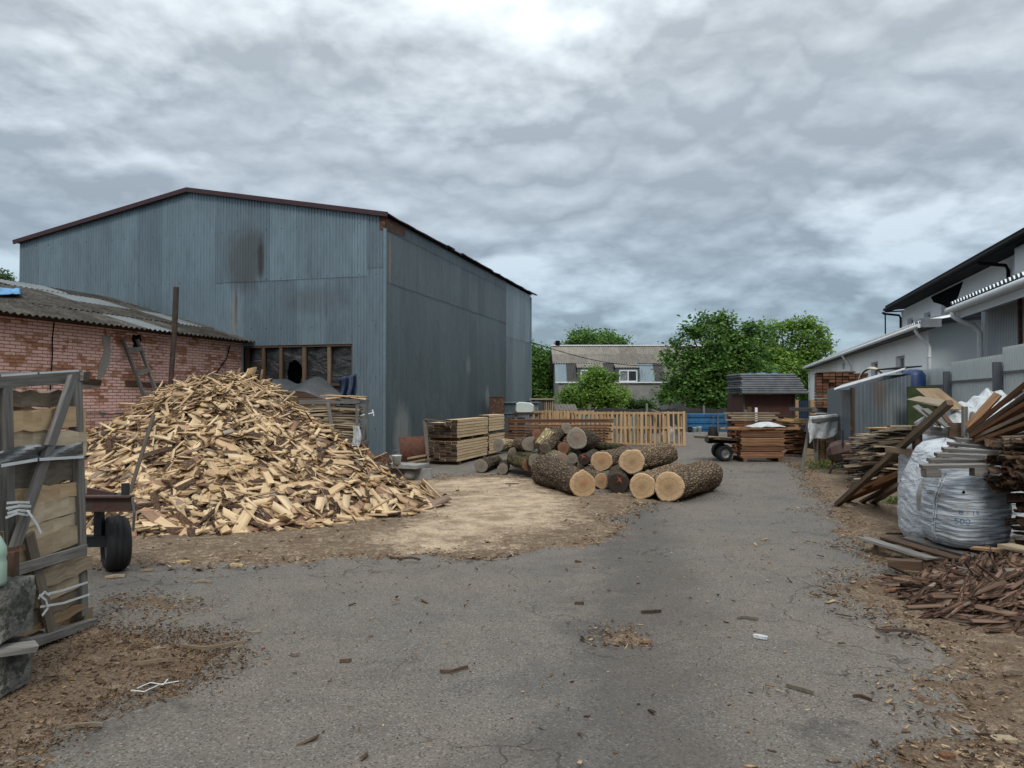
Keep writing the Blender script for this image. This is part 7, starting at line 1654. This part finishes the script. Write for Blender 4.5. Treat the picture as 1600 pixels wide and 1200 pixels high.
# ---------------- leaning brown planks, dark bark stack, bark heap ----------------
dat=[((1515,672,8.3),(1612,592,7.6),.12,'brown'),((1520,678,8.2),(1625,604,7.3),.10,'darkslab'),((1523,682,8.1),(1625,622,7.1),.13,'brown'),((1528,686,8.1),(1630,640,6.9),.12,'darkslab'),((1512,668,8.4),(1560,616,8.3),.08,'redpale'),((1532,690,8.0),(1640,652,6.8),.12,'brown'),((1518,664,8.6),(1600,608,8.0),.09,'darkslab'),((1540,694,8.0),(1640,672,6.9),.11,'darkslab')]
for i,(a_,b_,w_,mt) in enumerate(dat):
    onething('long_plank',P(*a_),P(*b_),w_,.04,mt,('topmost','second','third','fourth','','fifth','shortest','lowest')[i]+' brown plank in the fan rising to the right picture edge' if mt!='redpale' else 'pale orange plank at the back of the fan of leaning planks','plank',up=Vector((0,-.6,1)),group='fan of leaning planks at the right edge',tone=.3+.07*i)
# dark stack with curled bark (ends facing the yard)
M['curlin']=wood('dark_bark_inside',((0,(.10,.058,.038)),(.5,(.16,.09,.055)),(1,(.07,.045,.033))),end=(.12,.07,.045),rndo=True)
BK=[]
for i in range(12):
    mb=MB(); rr=random.Random(900+i); L=rr.uniform(.5,.9); w_=rr.uniform(.10,.19); n=6; m_=7; g=[]
    cv=rr.uniform(.5,1.1)
    for k in range(n+1):
        x=(k/n-.5)*L; row=[]
        for j in range(m_+1):
            a=(j/m_-.5)*2*cv; row.append(Vector((x+rr.uniform(-.006,.006),math.sin(a)*w_*.6,-math.cos(a)*w_*.5+.02*math.sin(k+i)+rr.uniform(-.004,.004))))
        g.append(row)
    for k in range(n):
        for j in range(m_):
            mb.face([g[k][j],g[k+1][j],g[k+1][j+1],g[k][j+1]],[(L*k/n,w_*j/m_*1.3),(L*(k+1)/n,w_*j/m_*1.3),(L*(k+1)/n,w_*(j+1)/m_*1.3),(L*k/n,w_*(j+1)/m_*1.3)],rr.random())
            t_=.014; h=[g[k][j],g[k+1][j],g[k+1][j+1],g[k][j+1]]; mb.face([q+Vector((0,0,t_)) for q in reversed(h)],[(0,0),(0,.1),(.1,.1),(.1,0)],rr.random(),1)
    for j in range(m_): 
        for k in (0,n): q0,q1=g[k][j],g[k][j+1]; mb.face([q0,q1,q1+Vector((0,0,.014)),q0+Vector((0,0,.014))],None,.5,1,1)
    for k in range(n):
        for j in (0,m_): q0,q1=g[k][j],g[k+1][j]; mb.face([q0,q1,q1+Vector((0,0,.014)),q0+Vector((0,0,.014))],None,.5,1)
    BK.append(mb.mesh('bark_curl',[M['oldbark'],M['curlin']]))
r=random.Random(5)
for i in range(210):
    z=.15+1.05*(i/210); k=r.random(); xe=np.interp(z,[.1,.35,.7,.95,1.2],[4.60,4.62,4.52,4.36,4.42]); 
    mm_=r.choice(BK); hl=max(v.co.x for v in mm_.vertices); q=Vector((xe+.03+hl+r.uniform(-.05,.10)+(.3 if r.random()<.3 else 0),6.3+r.uniform(0,.75),z)); d=Vector((1,r.gauss(-.15,.25),r.gauss(0,.06))).normalized(); s=UP.cross(d).normalized(); u_=d.cross(s); ro=r.gauss(math.pi*(r.random()<.3),.35); s2=s*math.cos(ro)+u_*math.sin(ro)
    inst('bark_curl',mm_,q,(d,s2,d.cross(s2)),'curled dark bark slab %s the tall stack at the right picture edge'%('low in' if z<.5 else 'high in' if z>.85 else 'halfway up'),'bark','bark curls stacked at the right edge, '+('low' if z<.5 else 'high' if z>.85 else 'middle'))
HC=Vector((4.75,5.75,0))
M['heapwood']=wood('mauve_brown_splinters',((0,(.15,.088,.06)),(.3,(.24,.155,.11)),(.6,(.09,.055,.04)),(.85,(.31,.225,.17)),(1,(.22,.19,.165))),end=(.22,.13,.09),rndo=True)
M['curlin_']=wood('dark_bark_inside',((0,(.10,.058,.038)),(.5,(.16,.09,.055)),(1,(.07,.045,.033))),end=(.12,.07,.045),rndo=True)
BM=[]
for i in range(16):
    mb=MB(); rr=random.Random(950+i); L=rr.uniform(.2,.6); w_=rr.uniform(.025,.07); n=5; prev=None
    st=[]
    for k in range(n+1):
        t_=k/n; x=(t_-.5)*L; ww=w_*.34*(1-.4*abs(t_-.5)*rr.random()*2)+rr.uniform(-.003,.003); b=.03*math.sin(math.pi*t_)*rr.choice((0,1,.5)) if k in (0,) else .015*math.sin(math.pi*t_); th=rr.uniform(.008,.018)
        st.append([(x,-ww,b),(x,ww,b+rr.uniform(-.004,.004)),(x,ww*.7,b+th),(x,-ww*.7,b+th)])
    for k in range(n): mb.hexa(st[k]+st[k+1],rr.random(),rr.choice((0,0,1)),L/n,w_,.012)
    BM.append(mb.mesh('bark_piece',[M['redbark'],M['heapwood'] if i%3 else M['slab']]))
def bheap(X,Y):
    return np.clip(.50*(1-np.hypot((X-5.05)/1.95,(Y-5.75)/1.25)),-.1,.42)+ (fbm(X*3,Y*3,3,80)-.5)*.08
rs=np.random.RandomState(77); N=5200
X=rs.uniform(3.15,5.6,N*4);Y=rs.uniform(4.5,6.9,N*4); Z=bheap(X,Y); kp=(Z>-.015+.04*rs.rand(len(Z)))&(X<5.2); X,Y,Z=X[kp][:N],Y[kp][:N],Z[kp][:N]; N=len(X)
cen=np.stack([X,Y,np.maximum(Z,0)+rs.uniform(-.03,.03,N)+.015],1); nr=np.tile([-.25,-.3,1.],(N,1)); fr=frames(nr,rs.normal(.3,.4,N)+np.pi*(rs.rand(N)<.5),.15)
L=rs.uniform(.12,.62,N)**1.0; half=np.stack([L,rs.uniform(.012,.055,N),rs.uniform(.005,.014,N)],1)/2
V,Fc,uv,tn,mi,en=boxes(cen,fr,half,rs.rand(N),.2,.5,.5)
tag(link('bark_offcut_mass',npmesh('bark_offcut_mass',V,Fc,uv,tn,[M['heapwood'],M['redbark']],mi,en)),'dense mass of reddish bark and splinters at the lower right','bark pieces',kind='stuff')
sel=rs.permutation(N)[:220]
for i in sel:
    q=Vector(cen[i]); q.z=max(0,float(bheap(q.x,q.y)))+rs.uniform(.025,.07); m=Matrix((fr[i,0],fr[i,1],fr[i,2])).transposed().to_4x4(); o=bpy.data.objects.new('bark_piece',BM[rs.randint(16)]); C.objects.link(o); o.matrix_world=Matrix.Translation(q)@m; RG='near the left tip' if q.x<3.9 else 'on the front edge' if q.y<5.3 else 'at the back' if q.y>6.2 else 'on top'; tag(o,'strip of reddish bark %s of the heap at the lower right'%RG,'bark piece','bark pieces heaped at the lower right, '+RG)
onething('wood_board',P(1520,856,6.6),P(1592,862,6.3),.10,.02,'redpale','orange-brown bark board lying across the top of the bark heap','board')
onething('wood_board',P(1570,852,6.4),P(1640,868,6.0),.16,.03,'slab','pale slab end on the bark heap at the picture edge','board')
# ---------------- separate scraps on the ground ----------------
scr=[(1168,968,.20,.03,0,'slab','flat pale lath lying alone on the asphalt at right of centre'),(1188,998,.13,.06,-.5,'whitefilm','scrap of white paper on the asphalt right of centre'),(1018,958,.22,.025,.2,'darkslab','dark splinter lying near the middle of the asphalt'),(710,1050,.24,.014,.25,'darkslab','thin brown splinter in the lower middle of the asphalt'),(1250,1080,.22,.02,-.9,'slab','bent twig on the asphalt at the lower right'),(1405,996,.30,.045,-.25,'darkslab','thick bark strip at the edge of the right litter strip'),(1348,1103,.13,.02,-.5,'darkslab','short dark splinter near the lower right litter'),(1570,1160,.16,.09,.1,'slab','pale square scrap in the lower right corner'),(1480,1186,.09,.06,.1,'brown','orange-brown chunk at the bottom right edge'),(415,843,.3,.05,.35,'slab','pale plank scrap at the front foot of the pile'),(290,880,.22,.05,.1,'fresh','pale chip lying on the asphalt in front of the trailer wheel'),(180,903,.22,.08,.3,'slab','split slab scrap between crate and trailer wheel'),(318,911,.22,.02,.0,'slab','thin lath lying on the asphalt below the pile'),(370,890,.2,.04,-.3,'fresh','pale chip at the edge of the litter below the pile'),(230,893,.15,.03,.4,'slab','small pale splinter right of the split slab scrap'),(330,1020,.5,.02,.15,'slab','long pale splinter on the left foreground litter'),(240,1045,.3,.02,.3,'slab','tan splinter on the left foreground litter'),(130,1138,.26,.02,.1,'slab','pale splinter in the lower left corner'),(640,880,.3,.03,0,'darkslab','dark strip on the asphalt edge of the sawdust'),(905,945,.1,.02,.1,'darkslab','small dark twig at middle of the yard'),(540,1035,.1,.02,.3,'darkslab','small brown chip left of the long splinter'),(460,1025,.08,.02,0,'heapwood','small reddish chip left of centre'),(1435,940,.35,.03,.05,'darkslab','dark bark strip at the left tip of the bark heap'),(1400,930,.3,.025,.15,'redpale','reddish strip at the left tip of the bark heap'),(1580,1062,.16,.04,0,'slab','pale chip at the right edge on the litter'),(800,760,.35,.04,0,'darkslab','dark bark strip on the pale sawdust'),(715,770,.12,.04,1.2,'darkslab','dark splinter standing in the sawdust')]
for i,(px,py,L,w_,a,mt,lb) in enumerate(scr):
    q=G(px,py); L*=.72; d=Vector((math.cos(a),math.sin(a)*1.0,0)); z_=.012+(.03 if 'litter' in lb or 'sawdust' in lb or 'heap' in lb else 0); mb=MB(); n=7; prev=None; st=[]
    for k in range(n+1):
        t_=k/n; c=q+d*(L*(t_-.5))+Vector((-d.y,d.x,0))*(.04*L*math.sin(t_*5+i)*(1+2.5*(i%3==0))); ww=w_*.42*(.30+.70*math.sin(math.pi*(.08+.84*t_))**.6)*R.uniform(.7,1.1); s=Vector((-d.y,d.x,0)); b=z_+.15*L*.12*math.sin(math.pi*t_)
        st.append([c-s*ww+UP*(b-.008),c+s*ww+UP*(b-.008),c+s*ww*.9+UP*(b+.01),c-s*ww*.9+UP*(b+.01)])
    for k in range(n): mb.hexa(st[k]+st[k+1],.5,0,L/n,w_,.012)
    tag(centred(mb,'wood_scrap' if mt!='whitefilm' else 'paper_scrap',M[mt]),lb,'scrap')
# left litter bits and plastic strips
for i,(pts,lb) in enumerate(((((215,1088),(235,1079),(255,1082),(262,1072)),'looped white strap end on the left foreground litter'),(((205,1092),(225,1093),(250,1080),(278,1077)),'straight white strap end on the left foreground litter'))):
    mb=MB(); P_=[G(*q)+UP*(.035+.02*R.random()) for q in pts]
    for a,b in zip(P_[:-1],P_[1:]): mb.beam(a-(b-a)*.03,b+(b-a)*.03,.006,.003)
    tag(centred(mb,'strap_scrap',M['strap']),lb,'strap')
# weeds
def weed(px,py,n,r_,h,lb,seed,ls=.035):
    rs=np.random.RandomState(seed); c=G(px,py); t=np.abs(rs.normal(0,1,(n,3)))*0
    p=np.stack([c.x+rs.normal(0,r_,n),c.y+rs.normal(0,r_,n),rs.uniform(.01,h,n)],1); nr=rs.normal(0,1,(n,3)); nr[:,2]=abs(nr[:,2])+.3; nr/=np.linalg.norm(nr,axis=1)[:,None]; fr=frames(nr,rs.uniform(0,6.28,n)); L=ls*rs.uniform(.6,1.4,n); Wd=L*.35
    VV=np.stack([p-fr[:,0]*L[:,None]*.5,p+fr[:,1]*Wd[:,None]*.5,p+fr[:,0]*L[:,None]*.5,p-fr[:,1]*Wd[:,None]*.5],1).reshape(-1,3)-np.array(c)
    o=link('weed_clump',npmesh('weed_clump',VV,np.arange(n*4).reshape(n,4),np.zeros((n*4,2)),rs.rand(n),M['grass']),None,c); tag(o,lb,'weeds')
weed(1292,735,900,.22,.22,'low green weeds under the red drum',1,.06); weed(1400,790,350,.10,.13,'small weeds between the leaning planks and the white bag',2,.05); weed(1375,790,150,.08,.08,'few weeds at the end of the dark planks',3); weed(1262,690,400,.2,.2,'weeds behind the trestle',4,.07); weed(1440,905,60,.06,.05,'tiny weeds at the broken pallet',5,.03)
